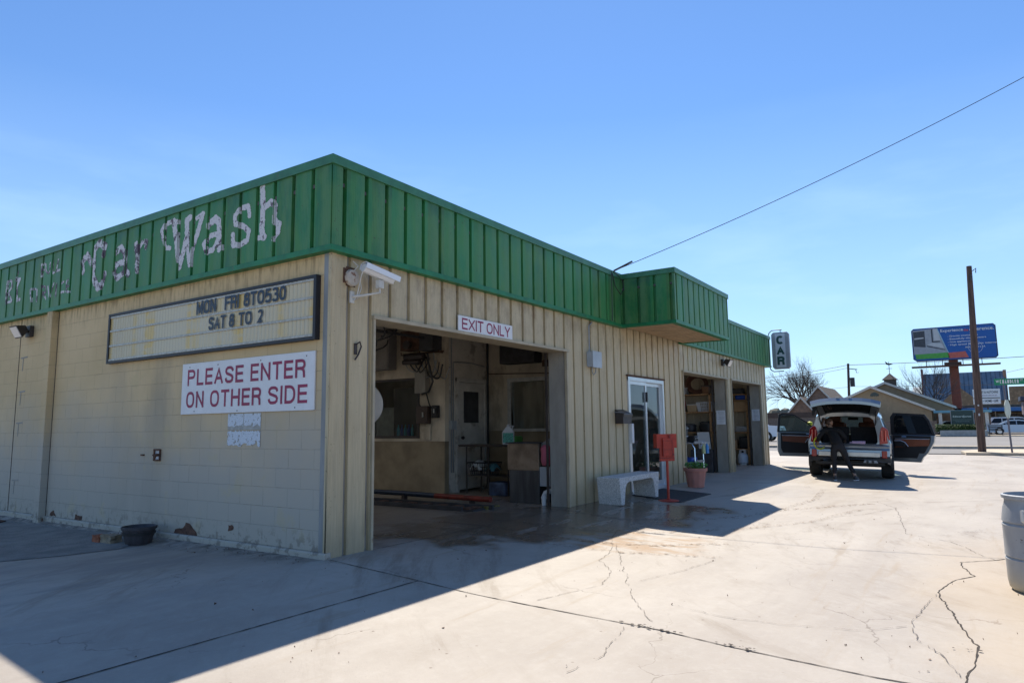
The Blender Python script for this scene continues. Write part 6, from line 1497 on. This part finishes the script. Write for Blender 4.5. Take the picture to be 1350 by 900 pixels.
g=G(); g.box(79.4,82,yr-5.2,yr-.2,zr_-.35,zr_-.1); obj('porch_roof',g,mat('porch_blue',(.12,.3,.4),.5),T,world=True)
g=G(); g.box(82.3,82.4,yr-5.1,yr-.3,GZ,zr_-.4); obj('porch_wall',g,M['brickfar'],T,world=True)
T=thing('brick_house','red brick house with a steep gable behind the tree','house',(85,9,GZ))
w=gable(T,85,97,7.3,11.9,2.9,5.6,M['brickfar'],M['roofing'])
gable(T,84.2,90,9.9,13.1,2.4,4.3,M['brickfar'],M['roofing'])
g=G(); g.box(84.93,85.02,8.3,9.2,2.2,3.4); wn=obj('window',g,M['carglass'],w,world=True)
g=G(); g.box(84.9,84.99,8.2,9.3,3.4,3.5); g.box(84.9,84.99,8.2,9.3,2.1,2.2); g.box(84.9,84.99,8.7,8.76,2.2,3.4); obj('window_frame',g,M['white_dirty'],wn,world=True)
# stone church with big blue roof
k=(190+4.823)/(120+4.823)
def k120(y,z): return (-5.461+(y+5.461)*k,1.29+(z-1.29)*k)
T=thing('stone_church','large stone church with a tall blue grey metal roof','church',(190,-4,GZ))
yl,ztop=k120(.35,8.4); yr,_=k120(-10.3,9.0); ztop=13.0; zb=6.0
g=G(); g.add([(190,yl,zb),(190,yr,zb),(194.5,yr,ztop),(194.5,yl,ztop),(203,yl,zb),(203,yr,zb)],[(0,1,2,3),(3,2,5,4),(0,3,4),(1,5,2)]); obj('roof',g,M['metalroof'],T,world=True,fix=False)
g=G(); g.box(190.4,203,yr-4.3,yl-.2,GZ-.3,zb-.02); obj('wall',g,M['stone'],T,world=True)
g=G(); g.box(193.5,195,yl-.1,yl+.35,GZ,ztop+1.2); obj('roof_end_rib',g,mat('maroon_rib',(.12,.05,.07),.7),T,world=True)
g=G(); g.prism([(yr-.3,zb-3),(yr+.3,zb-3),(yr+.3,ztop+.2),(yr-.3,ztop+.2)],193.5,195,lambda a,b,d:(d,a,b)); obj('roof_end_rib',g,M['brickfar'],T,world=True)
g=G(); ym,_=k120(-4.4,5); g.prism([(ym-3.2,GZ),(ym-3.2,6.2),(ym,9.2),(ym+3.2,6.2),(ym+3.2,GZ)],186,190.4,lambda a,b,d:(d,a,b)); pg=obj('gable_porch',g,M['stone'],T,world=True)
g=G(); g.box(186.1,186.4,ym-.12,ym+.12,9.1,10.6); g.box(186.1,186.4,ym-.5,ym+.5,9.9,10.15); obj('cross',g,M['stone'],pg,world=True)
g=G(); yy,_=k120(-10.9,5); g.box(188,190.6,yy-3.4,yy+.6,GZ,9.0); obj('stone_wing',g,M['stone'],T,world=True)
y2,z2=k120(2.2,6.9)
g=G(); g.add([(196,yl+.3,6),(196,y2,6),(203,y2,z2+.2),(203,yl+.3,z2+.2)],[(0,1,2,3)]); g.box(203,214,yl+.3,y2,GZ,z2); obj('lower_roof',g,M['metalroof'],T,world=True,fix=False)
# billboard
T=thing('billboard','large blue billboard on a rust red steel column','billboard',(95,-4.2,GZ))
by0,by1,bz0,bz1=-.05,-8.85,8.77,12.93
g=G(); g.prism([(by0,bz0+.3),(by0,bz1-.25),(by0-.25,bz1),(by1+.25,bz1),(by1,bz1-.25),(by1,bz0+.25),(by1+.25,bz0),(by0-.4,bz0)],95,95.35,lambda a,b,d:(d,a,b)); obj('panel_frame',g,mat('billboard_edge',(.02,.04,.10),.5),T,world=True)
g=G(); x=94.99
def q4(pts,x): return [(x,a,b) for a,b in pts]
g.poly(q4([(by0-.12,bz0+.35),(by0-.12,bz1-.3),(by0-.3,bz1-.1),(by1+.3,bz1-.1),(by1+.12,bz1-.3),(by1+.12,bz0+.3),(by1+.3,bz0+.1),(by0-.45,bz0+.1)],x)); pan=obj('blue_poster',g,mat('blue_poster',(.004,.10,.38),.5,var=.04),T,world=True,fix=False)
xd=94.975
g=G(); g.poly(q4([(by0-.15,bz0+.9),(by0-.15,bz1-.25),(by0-2.85,bz1-.12),(by0-3.75,bz0+.9)],xd)); obj('photo_background',g,mat('grey_interior_photo',(.33,.36,.4),.5,var=.1),T,world=True,fix=False)
g=G(); g.poly(q4([(by0-.2,bz0+1.9),(by0-.2,bz1-.4),(by0-1.45,bz1-.35),(by0-1.45,bz0+1.75)],xd-.01)); g.poly(q4([(by0-2.15,bz0+2.3),(by0-2.15,bz1-.2),(by0-2.3,bz1-.2),(by0-2.3,bz0+2.45),(by0-3.0,bz0+2.45),(by0-3.05,bz0+2.3)],xd-.01)); g.poly(q4([(by0-1.6,bz0+1.95),(by0-3.5,bz0+1.35),(by0-3.5,bz0+1.25),(by0-1.6,bz0+1.8)],xd-.01)); obj('photo_dark_shapes',g,mat('dark_slate_print',(.045,.055,.07),.5,var=.3,vs=5),T,world=True,fix=False)
g=G(); g.poly(q4([(by0-.3,bz1-1.2),(by0-1.3,bz1-1.15),(by0-1.3,bz1-1.3),(by0-.3,bz1-1.38)],xd-.02)); g.poly(q4([(by0-2.4,bz0+2.5),(by0-2.4,bz1-.2),(by0-2.85,bz1-.2),(by0-3.1,bz0+2.5)],xd-.02)); g.poly(q4([(by0-1.6,bz0+2.05),(by0-2.2,bz0+2.25),(by0-3.2,bz0+2.1),(by0-3.4,bz0+1.5)],xd-.02)); obj('photo_light_shapes',g,mat('pale_print',(.5,.53,.55),.5,var=.05),T,world=True,fix=False)
g=G(); g.poly(q4([(by0-.35,bz0+.3),(by0-.25,bz0+.9),(by0-3.75,bz0+.95),(by0-3.9,bz0+.3)],xd-.02)); obj('green_strip',g,mat('green_print',(.08,.38,.06),.5),T,world=True,fix=False)
g=G(); g.poly(q4([(by0-3.82,bz0+.22),(by0-3.72,bz0+.9),(by0-5.55,bz0+.98),(by0-5.85,bz0+.22)],xd-.02)); obj('coral_strip',g,mat('coral_print',(.55,.12,.09),.5),T,world=True,fix=False)
g=G(); g.poly(q4([(by0-2.75,bz1-.12),(by0-2.85,bz1-.12),(by0-3.85,bz0+.9),(by0-3.75,bz0+.9)],xd-.03)); obj('pale_divider',g,mat('cyan_line',(.3,.5,.6),.5),T,world=True,fix=False)
wt=mat('white_print',(.7,.75,.8),.5)
g=G(); FLb=lambda y,z:FL(xd-.03,y,z)
text_g('Experience',2.35,.46,FLb(by0-3.15,bz1-.78),.012,g=g); text_g('difference.',2.45,.42,FLb(by0-6.15,bz1-.74),.012,g=g)
for i,(s,w) in enumerate((('Granite countertops',2.9),('Beautifully tiled showers',3.7),('New appliances',2.1),('High speed fiber optic internet',4.8))):
    text_g(s,w,.26,FLb(by0-4.05,bz1-1.38-.36*i),.008,g=g); text_g('-',.07,.03,FLb(by0-3.85,bz1-1.27-.36*i),.0,g=g)
text_g('MAGNOLIA',2.0,.2,FLb(by0-5.6,bz0+1.35),.01,sp=1.3,g=g)
text_g('979-446-9693',1.5,.2,FLb(by0-3.95,bz0+.5),.01,g=g) if False else None
vs=[];n=36
for i in range(n):
    a=6.283*i/n; 
    for r in(.70,.725): vs.append((xd-.03,by0-6.6+r*math.cos(a),bz0+1.42+r*math.sin(a)))
g.add(vs,[(2*i,2*i+1,(2*i+3)%(2*n),(2*i+2)%(2*n)) for i in range(n)])
obj('white_lettering',g,wt,T,world=True,fix=False)
g=G(); text_g('the',.5,.32,FLb(by0-5.55,bz1-.74),.012,g=g); obj('coral_lettering',g,mat('coral_letter',(.6,.1,.1),.5),T,world=True,fix=False)
g=G(); g.box(95.5,96.5,-4.75,-3.75,GZ,bz0+.3); obj('column',g,mat('rust_red_column',(.22,.07,.045),.7,var=.2,vs=.6),T,world=True,bevel=.1)
g=G(); g.box(93.9,95.2,.15,-8.95,7.95,8.1); g.box(94.9,96.7,-3.3,-5.1,8.1,8.5); obj('catwalk',g,M['rust'],T,world=True)
g=G()
for y in(-1.5,-3.2,-5.3,-7.2): g.box(94.2,94.3,y,y+.08,8.1,8.8)
obj('walkway_strut',g,M['dark'],T,world=True)
# utility poles
T=thing('utility_pole','weathered brown wooden pole standing by the kerb at right','utility pole',(29.8,-5.75,-.09))
g=G(); g.tube([(29.8,-5.76,-.1),(29.85,-5.83,4),(29.9,-5.92,7.85)],[.15,.13,.10],14); obj('shaft',g,M['pole'],T,world=True,smooth=True)
g=G(); g.tube([(29.75,-6.03,7.6),(29.7,-6.15,7.7),(29.7,-6.13,7.5)],.02,5); g.box(29.70,29.76,-5.99,-5.90,7.2,7.45); obj('fittings',g,M['dark'],T,world=True)
g=G()
for z,h_ in((1.5,.10),(1.9,.06)): g.box(29.65,29.66,-5.81,-5.75,z,z+h_)
obj('metal_tag',g,M['galv'],T,world=True)
T=thing('transformer_pole','far dark utility pole with a transformer rising behind the tailgate','utility pole',(100,8.1,GZ))
kx=(100+4.823)/(70+4.823); yp=-5.461+(4.21+5.461)*kx; zp=1.29+(7.09-1.29)*kx
g=G(); g.tube([(100,yp+.35,GZ),(100,yp,zp)],[.2,.15],10); obj('shaft',g,M['pole'],T,world=True)
g=G(); g.tube([(99.7,yp-.42,zp-2.0),(99.7,yp-.42,zp-3.2)],.3,12); obj('transformer',g,M['dark'],T,world=True)
g=G(); g.tube([(99.9,yp-1.1,zp-.9),(99.9,yp+.1,zp-.7)],.06,6); g.tube([(99.9,yp-.9,zp-.9),(99.9,yp-1.0,zp-1.35),(99.9,yp-1.25,zp-1.3)],.04,5); obj('bracket',g,M['dark'],T,world=True)
def wire(name,lab,a,b,sag,r=.02,group='power lines over the street'):
    a=Vector(a);b=Vector(b);pts=[]
    for i in range(25):
        t=i/24;p=a.lerp(b,t);p.z-=sag*4*t*(1-t);pts.append(tuple(p))
    g=G(); g.tube(pts,r,4); single(name,g,M['dark'],lab,'cable',group=group)
wire('power_line','thick power line running right from the transformer pole top',(100,yp,zp-.2),(96,-34,9.7),.5,.035)
wire('power_line','upper power line sloping left from the transformer pole top',(100,yp,zp-.2),(110,45,9.2),1.2,.03)
wire('power_line','second power line just below, left of the transformer pole',(100,yp,zp-.6),(110,45,8.2),1.2,.025)
wire('power_line','lowest thin line crossing behind the cupola',(104,yp,6.4),(104,-34,6.2),.4,.02)
wire('power_line','thin line crossing low left of transformer pole behind tree',(104,yp,6.4),(110,45,6.0),.5,.02)
wire('power_line','thin line rising steeply to right edge beyond the billboard',(96,-9.5,7.0),(80,-24,10.5),.3,.02)
# street sign
T=thing('street_sign','green street name sign with edge on stop sign on thin post','street sign',(29.3,-6.75,-.1))
g=G(); g.tube([(29.3,-6.75,-.1),(29.3,-6.68,3.0)],.035,8); obj('post',g,mat('sign_post_grey',(.12,.12,.15),.5),T,world=True)
g=G(); g.box(29.27,29.30,-6.38,-7.62,2.72,2.98); bl=obj('name_blade',g,mat('green_sign_sheet',(.0,.22,.10),.4,var=.03),T,world=True,bevel=.004)
g=G(); sign_text('W',.10,.10,FL(29.267,-6.44,2.82),.16,.001,g=g); sign_text('CHANDLER',.62,.15,FL(29.267,-6.57,2.78),.16,.001,g=g); text_g('ST',.09,.08,FL(29.266,-7.24,2.86),.005,g=g); obj('lettering',g,M['white'],bl,world=True,fix=False)
g=G(); cS=Vector((29.3,-6.70,1.75)); dS=Vector((.95,-.14,0)).normalized(); nS=Vector((dS.y,-dS.x,0))
oc=[(.38*math.cos(R(22.5+45*i)),.60*math.sin(R(22.5+45*i))) for i in range(8)]
dS=Vector((.93,-.30,0)).normalized(); nS=Vector((dS.y,-dS.x,0))
g.prism(oc,.03,.045,lambda a,b,d:tuple(cS+dS*a*1.0+Vector((0,0,b*.66))+nS*d)); obj('stop_sign_back',g,mat('unpainted_aluminium',(.4,.44,.4),.4,metal=.4),T,world=True)
# white sign
T=thing('office_sign','white two panel office sign on a dark post left of street sign','sign',(85,-7.1,GZ))
g=G(); g.box(85,85.2,-8.32,-5.88,3.08,4.68); obj('board',g,M['white'],T,world=True,bevel=.02)
g=G(); g.box(84.97,84.995,-8.28,-5.92,3.68,3.76); g.box(85.05,85.2,-7.2,-7.05,GZ,3.08); obj('post',g,M['dark'],T,world=True)
g=G(); text_g('WRIGHT & HUTCHINS',2.1,.26,FL(84.985,-6.05,4.22),.01,g=g); text_g('AUTO \u2022 HOME \u2022 LIFE',2.0,.26,FL(84.985,-6.1,3.28),.02,g=g); obj('lettering',g,M['navyletter'],T,world=True,fix=False)
g=G(); text_g('INSURANCE SERVICES',1.9,.13,FL(84.985,-6.15,3.93),.005,g=g); obj('small_lettering',g,mat('mauve_letter',(.2,.1,.22),.5),T,world=True,fix=False)
# green sign in hedge planter
T=thing('advisor_sign','dark green office sign standing behind the hedge planter','sign',(72.6,-4.8,GZ))
g=G(); g.box(72.5,72.75,-5.70,-3.96,.75,2.29); obj('board',g,mat('dark_green_board',(.012,.045,.04),.4,var=.03),T,world=True,bevel=.02)
g=G(); text_g('EdwardJones',1.45,.22,FL(72.485,-4.1,1.6),.012,g=g); obj('lettering',g,mat('pale_green_letter',(.5,.6,.55),.5),T,world=True,fix=False)
g=G(); text_g('MAKING SENSE OF INVESTING',1.1,.09,FL(72.485,-4.28,1.22),.0,g=g); g.box(72.48,72.49,-5.55,-4.1,1.42,1.44); obj('tagline',g,mat('dim_green_letter',(.2,.3,.26),.5),T,world=True,fix=False)
g=G(); g.box(72.55,72.7,-4.05,-3.9,GZ,2.29); g.box(72.55,72.7,-5.76,-5.61,GZ,2.29); obj('post',g,M['grey'],T,world=True)
g=G(); g.box(71.3,71.5,-6.65,-3.0,-.1,.46); g.box(73.6,73.8,-6.65,-3.0,-.1,.46); g.box(71.5,73.6,-6.65,-6.45,-.1,.46); g.box(71.5,73.6,-3.2,-3.0,-.1,.46); single('concrete_planter',g,mat('planter_concrete',(.36,.36,.34),.85,var=.15),'low rectangular concrete planter across the street holding a clipped hedge','planter',bevel=.02)
T=thing('clipped_hedge','low dark green clipped hedge growing in the concrete planter','hedge',(72.4,-4.7,.2))
g=G(); g.box(71.55,73.2,-6.4,-2.75,.30,.78); obj('woody_core',g,mat('hedge_core',(.02,.035,.012),.9),T,world=True,bevel=.15)
g=G(); rn=random.Random(2)
for k in range(4200):
    y=rn.uniform(-6.5,-2.65); f=rn.random()
    if f<.5: p=Vector((71.45+rn.uniform(-.08,.06),y,rn.uniform(.32,.9)))
    else: p=Vector((rn.uniform(71.45,73.3),y,.86+rn.uniform(-.05,.14)))
    s=rn.uniform(.03,.07); u=Vector((rn.uniform(-1,1),rn.uniform(-1,1),rn.uniform(-1,1))).normalized(); v=u.orthogonal().normalized(); g.poly([tuple(p-u*s),tuple(p+v*s),tuple(p+u*s),tuple(p-v*s)])
obj('leaves',g,M['foliage'],T,world=True,fix=False)
# fences
def fence(lab,x,y0,y1,z0,z1,top):
    T=thing('board_fence',lab,'fence',(x,(y0+y1)/2,GZ))
    g=G(); y=y0; rn=random.Random(int(abs(y0)*10))
    while y<y1: g.box(x,x+.03,y,min(y+.14,y1),z0,z1+rn.uniform(-.03,.03)); y+=.15
    obj('boards',g,M['fence'],T,world=True)
    g=G(); y=y0
    while y<y1+.1: g.box(x+.03,x+.13,y-.05,y+.05,z0,z1+.05); y+=2.4
    obj('post',g,M['fence'],T,world=True)
    if top:
        g=G(); g.box(x-.04,x,y0,y1,z1-.55,z1+.05); obj('top_rail',g,mat('dark_top_board',(.06,.045,.04),.9),T,world=True)
fence('long weathered board fence with dark top rail behind the SUV',78,2.9,26,GZ-.2,2.45,True)
fence('short weathered board fence right of the SUV below the tan gable',76.2,-2.6,2.2,GZ-.2,1.35,False)
T=thing('park_bench','dark slatted bench on the far sidewalk beside the planter','bench',(73.5,-7.3,-.03))
g=G(); 
for z in(.35,.5,.65,.8): g.box(73.9,73.95,-7.9,-6.8,z,z+.1)
for x in(73.5,73.62,73.74): g.box(x,x+.09,-7.9,-6.8,.36,.4)
obj('slats',g,M['dark'],T,world=True)
g=G(); 
for y in(-7.85,-6.85): g.box(73.5,73.56,y-.03,y+.03,-.03,.4); g.box(73.9,73.97,y-.03,y+.03,-.03,.9)
obj('leg',g,M['black'],T,world=True)
# shops with blue canopy
T=thing('canopy_shop','low dark shop front with a long blue canopy behind parked cars','shop',(97,-10,GZ))
g=G(); g.box(98,110,-26,-.9,GZ,3.2); obj('wall',g,mat('shop_brown',(.10,.075,.055),.8,var=.3,vs=1),T,world=True)
g=G(); g.box(95.5,98,-24,-1.9,2.42,2.85); obj('canopy',g,mat('blue_canopy',(.03,.16,.42),.5,var=.1),T,world=True,bevel=.04)
g=G()
for y in(-3,-5.6,-8.2,-10.8): g.box(97.93,98.01,y-2.0,y,.3,2.1)
obj('shop_window',g,M['carglass'],T,world=True)
g=G(); g.box(97.9,97.99,-24,-1.5,2.12,2.22); g.box(97.9,97.99,-6,-2,1.75,1.85)
for y in(-2,-8,-14): g.tube([(95.6,y,GZ),(95.6,y,2.45)],.06,6)
obj('canopy_post',g,M['tan'],T,world=True)
T=thing('trailer_frame','dark roofed steel trailer frame at right edge past the street sign','trailer',(84,-11.3,GZ))
g=G(); g.box(83,87,-14.5,-9.9,3.3,3.75); obj('roof',g,mat('navy_roof',(.02,.025,.06),.5),T,world=True,bevel=.05)
g=G(); g.box(82.9,83,-14.5,-10.3,3.2,3.45); obj('fascia_board',g,M['white_dirty'],T,world=True)
g=G(); g.box(83.5,86.5,-14.4,-10.1,1.9,3.2); obj('body',g,mat('dusty_trailer',(.16,.13,.14),.7),T,world=True)
g=G()
for y in(-10.1,-12,-14): g.tube([(83.4,y,0),(83.4,y,1.95)],.05,6)
g.tube([(83.4,-10.1,1.9),(83.4,-12,.4)],.04,5); g.tube([(83.4,-12,1.9),(83.4,-10.1,.4)],.04,5); obj('frame',g,M['grey'],T,world=True)
# cars
def sidecar(loc,rz,paint,lab,kind='sedan',name='parked_car'):
    T=thing(name,lab,'car',loc,rz)
    if kind=='sedan': L=4.7; W=.9; prof=[(-2.3,.35),(-2.35,.62),(-2.25,.86),(-1.55,.95),(-.75,1.38),(-.3,1.45),(.5,1.43),(1.35,1.02),(2.15,.98),(2.33,.8),(2.33,.4),(2.1,.28),(-2.1,.28)]; gl=[(-1.35,.98),(-.72,1.32),(-.28,1.38),(.46,1.36),(1.15,1.0)]
    elif kind=='suv': L=4.9; W=.95; prof=[(-2.4,.4),(-2.42,.75),(-2.3,1.0),(-1.5,1.12),(-.8,1.65),(-.4,1.75),(1.9,1.72),(2.3,1.15),(2.42,1.0),(2.42,.45),(2.2,.33),(-2.2,.33)]; gl=[(-1.35,1.14),(-.75,1.58),(-.38,1.66),(1.8,1.63),(2.15,1.15)]
    else: L=5.6; W=.98; prof=[(-2.8,.5),(-2.85,.9),(-2.75,1.15),(-1.6,1.22),(-1.1,1.78),(-.9,1.85),(.3,1.85),(.5,1.78),(.62,1.25),(2.75,1.25),(2.8,1.2),(2.8,.55),(2.6,.42),(-2.6,.42)]; gl=[(-1.45,1.26),(-1.02,1.72),(-.85,1.77),(.25,1.77),(.45,1.28)]
    zb=.9 if kind!='pickup' else 1.2
    g=G(); n=len(prof)
    hw=lambda z: W if z<zb else W-(z-zb)*.42
    vs=[(x,s*hw(z),z) for s in(-1,1) for x,z in prof]
    g.add(vs,[tuple(range(n)),tuple(range(2*n-1,n-1,-1))]+[(i,(i+1)%n,n+(i+1)%n,n+i) for i in range(n)])
    b=obj('body',g,paint,T,bevel=.035,smooth=True)
    for s in(-1,1):
        g=G(); 
        xs_=[p[0] for p in gl]; a,c=min(xs_),max(xs_)
        g.poly([(x,s*(hw(z)+.006),z) for x,z in gl]); obj('side_window',g,M['carglass'],T,fix=False)
        g=G()
        for xp in((-.1,.75) if kind=='sedan' else ((.05,1.1) if kind=='suv' else (-.3,))): 
            z0=1. if kind=='sedan' else (1.14 if kind=='suv' else 1.26); z1=1.4 if kind=='sedan' else (1.66 if kind=='suv' else 1.77)
            g.add([(xp,s*(hw(z0)+.012),z0),(xp+.07,s*(hw(z0)+.012),z0),(xp+.07,s*(hw(z1)+.012),z1),(xp,s*(hw(z1)+.012),z1)],[(0,1,2,3)])
        obj('window_pillar',g,paint,T,fix=False)
        for xw in(-L*.31,L*.29):
            wh=G(); r=.34 if kind=='sedan' else .38; y=s*(W-.1)
            wh.tube([(xw,y-.11,r),(xw,y+.11,r)],r,24); w=obj('wheel',wh,M['rubber'],T)
            wh=G(); wh.tube([(xw,y-.118,r),(xw,y+.118,r)],r*.64,16); obj('rim',wh,M['alu'],w)
            wh=G(); wh.prism([((r+.05)*math.cos(a),(r+.05)*math.sin(a)) for a in [math.pi*i/12 for i in range(13)]],s*(W-.3),s*(W+.004),lambda a,b2,d:(xw+a,d,r+b2)); obj('wheel_arch',wh,M['cabin'],T)
        xe=prof[0][0]; 
        g=G(); g.box(L/2-.06,L/2-.0,s*(W-.3),s*(W-.02),.72,.9); obj('tail_lamp',g,M['tail'],T,bevel=.01)
        g=G(); g.box(-L/2-.0,-L/2+.08,s*(W-.32),s*(W-.05),.62,.76); obj('headlamp',g,M['clearlens'],T,bevel=.01)
    if kind=='pickup':
        g=G(); g.box(.75,2.7,-.8,.8,1.251,1.26); obj('bed_floor',g,M['dark'],T)
    return T
sidecar((80,-9.1,-.1),R(93),M['carsilver'],'silver blue sedan parked nearest across the street','sedan')
sidecar((84.5,-9.3,-.1),R(93),M['carwhite'],'white SUV parked directly behind the silver sedan','suv')
sidecar((83,-3.7,-.1),R(92),M['carwhite'],'white car mostly hidden by the green sign and the wooden pole','sedan')
sidecar((53,9.9,-.12),R(92),M['carwhite'],'white pickup truck seen through gap left of open door','pickup','pickup_truck')
sidecar((81.5,.9,-.1),R(90),M['carwhite'],'white car roof just showing behind the SUV','sedan') if False else None
# far tree line and land behind everything
far=N('far_tree_mass'); c=far.mix(far.ramp(far.noise(.15,8,.7),.35,.65),(.08,.08,.06),(.17,.16,.12)); far.fin(c,.95)
g=G(); rn=random.Random(21)
for k in range(230):
    y=rn.uniform(-260,260); x=rn.uniform(290,340); r=rn.uniform(3,6.5)
    for j in range(5):
        g.ball((x+rn.uniform(-r,r)*.5,y+rn.uniform(-r,r),rn.uniform(.5,r*.8)),r*rn.uniform(.3,.6),7,5)
for i,p in enumerate(g.v):
    n=mnoise.noise(Vector(p)*.5); g.v[i]=(p[0]+n,p[1]+n,p[2]+n*1.2)
tag(obj('far_woods',g,far.m,fix=False),'bare grey brown woods along the far horizon','woods',kind='stuff')
# ================================================================ BEHIND THE CAMERA (mirrored in the glass doors and car paint)
T=thing('storefront_building','low brick storefront across the lot behind the viewpoint','building',(6,-42,-.1))
g=G(); g.box(-14,30,-52,-42,-.3,4.2); obj('wall',g,M['brickfar'],T,world=True)
g=G(); g.box(-14.3,30.3,-52.3,-41.7,4.2,4.6); obj('roof_edge',g,M['white_dirty'],T,world=True)
g=G()
for x in range(-12,28,5): g.box(x,x+3,-41.99,-41.9,.6,2.6)
obj('window',g,M['carglass'],T,world=True)
for i,(x,y,h) in enumerate(((14,-30,8),(24,-34,9),(33,-25,8.5))):
    tree('bare_tree',['bare tree nearest the storefront behind the viewpoint','taller bare tree second along the south edge of the lot','bare tree at the south east corner of the lot'][i],(x,y,-.1),h,.95,31+i,5,.22)
# small leaf litter and grit blown over the forecourt
g=G(); rn=random.Random(77)
for k in range(420):
    if rn.random()<.35: x=-rn.uniform(.02,.5)**1.3; y=rn.uniform(-.1,5.5)
    else: x=rn.uniform(-4.5,9); y=-rn.uniform(.2,7)
    z=gz(x,y)+.006; s_=rn.uniform(.003,.011)*(.6 if rn.random()<.6 else 1.2); a=rn.uniform(0,6.28); n=rn.choice((4,5,6)); ti=rn.uniform(0,.01)
    g.poly([(x+s_*math.cos(a+i*6.283/n)*rn.uniform(.5,1.2),y+s_*math.sin(a+i*6.283/n)*rn.uniform(.5,1.2),z+ti*math.cos(i*2)) for i in range(n)])
tag(obj('leaf_litter',g,mat('dry_leaf_bits',(.12,.06,.03),.9,var=.6,vs=40),fix=False),'tiny dry leaf bits and grit scattered on the concrete','litter',kind='stuff')
for nm,gp in dict(floodlight='floodlights on the building walls',paper_notice='paper notices taped to the bay jambs',storage_shelves='wall shelves in the garage bays',laundry_basket='plastic baskets',bottle='bottles behind the tunnel window',tool_case='cases on the detail cart',spray_bottle='spray bottles on the detail cart',bare_tree='bare winter trees',parked_car='cars parked across the street',board_fence='board fences across the street',cleaner_jug='cleaner jugs').items():
    for o in list(bpy.data.objects):
        if o.parent is None and o.name.split('.')[0]==nm and 'group' not in o: o['group']=gp
# ================================================================ LIGHT, SKY, CAMERA
W=bpy.data.worlds.new('World'); scene.world=W; W.use_nodes=True; nt=W.node_tree
bg=nt.nodes['Background']; sky=nt.nodes.new('ShaderNodeTexSky'); sky.sky_type='NISHITA'; sky.sun_disc=False
sd_=Vector((.68,.361,1)).normalized(); el=math.asin(sd_.z); az=math.atan2(sd_.y,sd_.x)
sky.sun_elevation=el; sky.sun_rotation=math.pi/2-az
sky.air_density=1.0; sky.dust_density=0.05; sky.ozone_density=1.5; sky.altitude=150
# thin high cloud veil near the horizon
tc=nt.nodes.new('ShaderNodeTexCoord'); sp=nt.nodes.new('ShaderNodeSeparateXYZ'); nt.links.new(tc.outputs['Generated'],sp.inputs[0])
mp=nt.nodes.new('ShaderNodeMapping'); mp.inputs['Scale'].default_value=(1.2,1.2,5); nt.links.new(tc.outputs['Generated'],mp.inputs[0])
nz=nt.nodes.new('ShaderNodeTexNoise'); nz.inputs['Scale'].default_value=2.6; nz.inputs['Detail'].default_value=8; nz.inputs['Roughness'].default_value=.55; nt.links.new(mp.outputs[0],nz.inputs[0])
r1=nt.nodes.new('ShaderNodeMapRange'); nt.links.new(nz.outputs[0],r1.inputs[0]); r1.inputs[1].default_value=.48; r1.inputs[2].default_value=.72
r2=nt.nodes.new('ShaderNodeMapRange'); nt.links.new(sp.outputs[2],r2.inputs[0]); r2.inputs[1].default_value=.42; r2.inputs[2].default_value=.10; r2.inputs[3].default_value=0; r2.inputs[4].default_value=.55
mm_=nt.nodes.new('ShaderNodeMath'); mm_.operation='MULTIPLY'; nt.links.new(r1.outputs[0],mm_.inputs[0]); nt.links.new(r2.outputs[0],mm_.inputs[1])
hz=nt.nodes.new('ShaderNodeMix'); hz.data_type='RGBA'; r3=nt.nodes.new('ShaderNodeMapRange'); nt.links.new(sp.outputs[2],r3.inputs[0]); r3.inputs[1].default_value=.42; r3.inputs[2].default_value=.0; r3.inputs[3].default_value=0; r3.inputs[4].default_value=.6
nt.links.new(r3.outputs[0],hz.inputs[0]); nt.links.new(sky.outputs[0],hz.inputs[6]); hz.inputs[7].default_value=(6.3,6.6,6.7,1)
mx=nt.nodes.new('ShaderNodeMix'); mx.data_type='RGBA'; nt.links.new(mm_.outputs[0],mx.inputs[0]); nt.links.new(hz.outputs[2],mx.inputs[6]); mx.inputs[7].default_value=(7.0,7.6,8.2,1)
tn=nt.nodes.new('ShaderNodeMix'); tn.data_type='RGBA'; tn.blend_type='MULTIPLY'; tn.inputs[0].default_value=1; nt.links.new(mx.outputs[2],tn.inputs[6]); tn.inputs[7].default_value=(.75,1.0,1.28,1); nt.links.new(tn.outputs[2],bg.inputs[0]); bg.inputs[1].default_value=.092
sl=bpy.data.lights.new('sun','SUN'); sl.energy=5.0; sl.angle=R(.5); sl.color=(1,.92,.80); so=bpy.data.objects.new('sun',sl); COL.objects.link(so)
so.rotation_euler=sd_.to_track_quat('Z','Y').to_euler()
cam=bpy.data.cameras.new('camera'); co=bpy.data.objects.new('camera',cam); COL.objects.link(co); scene.camera=co
yaw,pit,rol=CAM
fw=Vector((math.cos(yaw)*math.cos(pit),math.sin(yaw)*math.cos(pit),math.sin(pit))); r=Vector((math.sin(yaw),-math.cos(yaw),0)); u=r.cross(fw)
r2_=r*math.cos(rol)+u*math.sin(rol); u2=-r*math.sin(rol)+u*math.cos(rol)
mw=Matrix((( r2_.x,u2.x,-fw.x,-4.823),(r2_.y,u2.y,-fw.y,-5.461),(r2_.z,u2.z,-fw.z,1.290),(0,0,0,1)))
co.matrix_world=mw; cam.sensor_width=36; cam.lens=902.5845/1350*36; cam.clip_end=3000; cam.clip_start=.05
vs_=scene.view_settings; vs_.view_transform='Standard'; vs_.look='None'; vs_.gamma=1; vs_.exposure=.5; vs_.use_curve_mapping=False
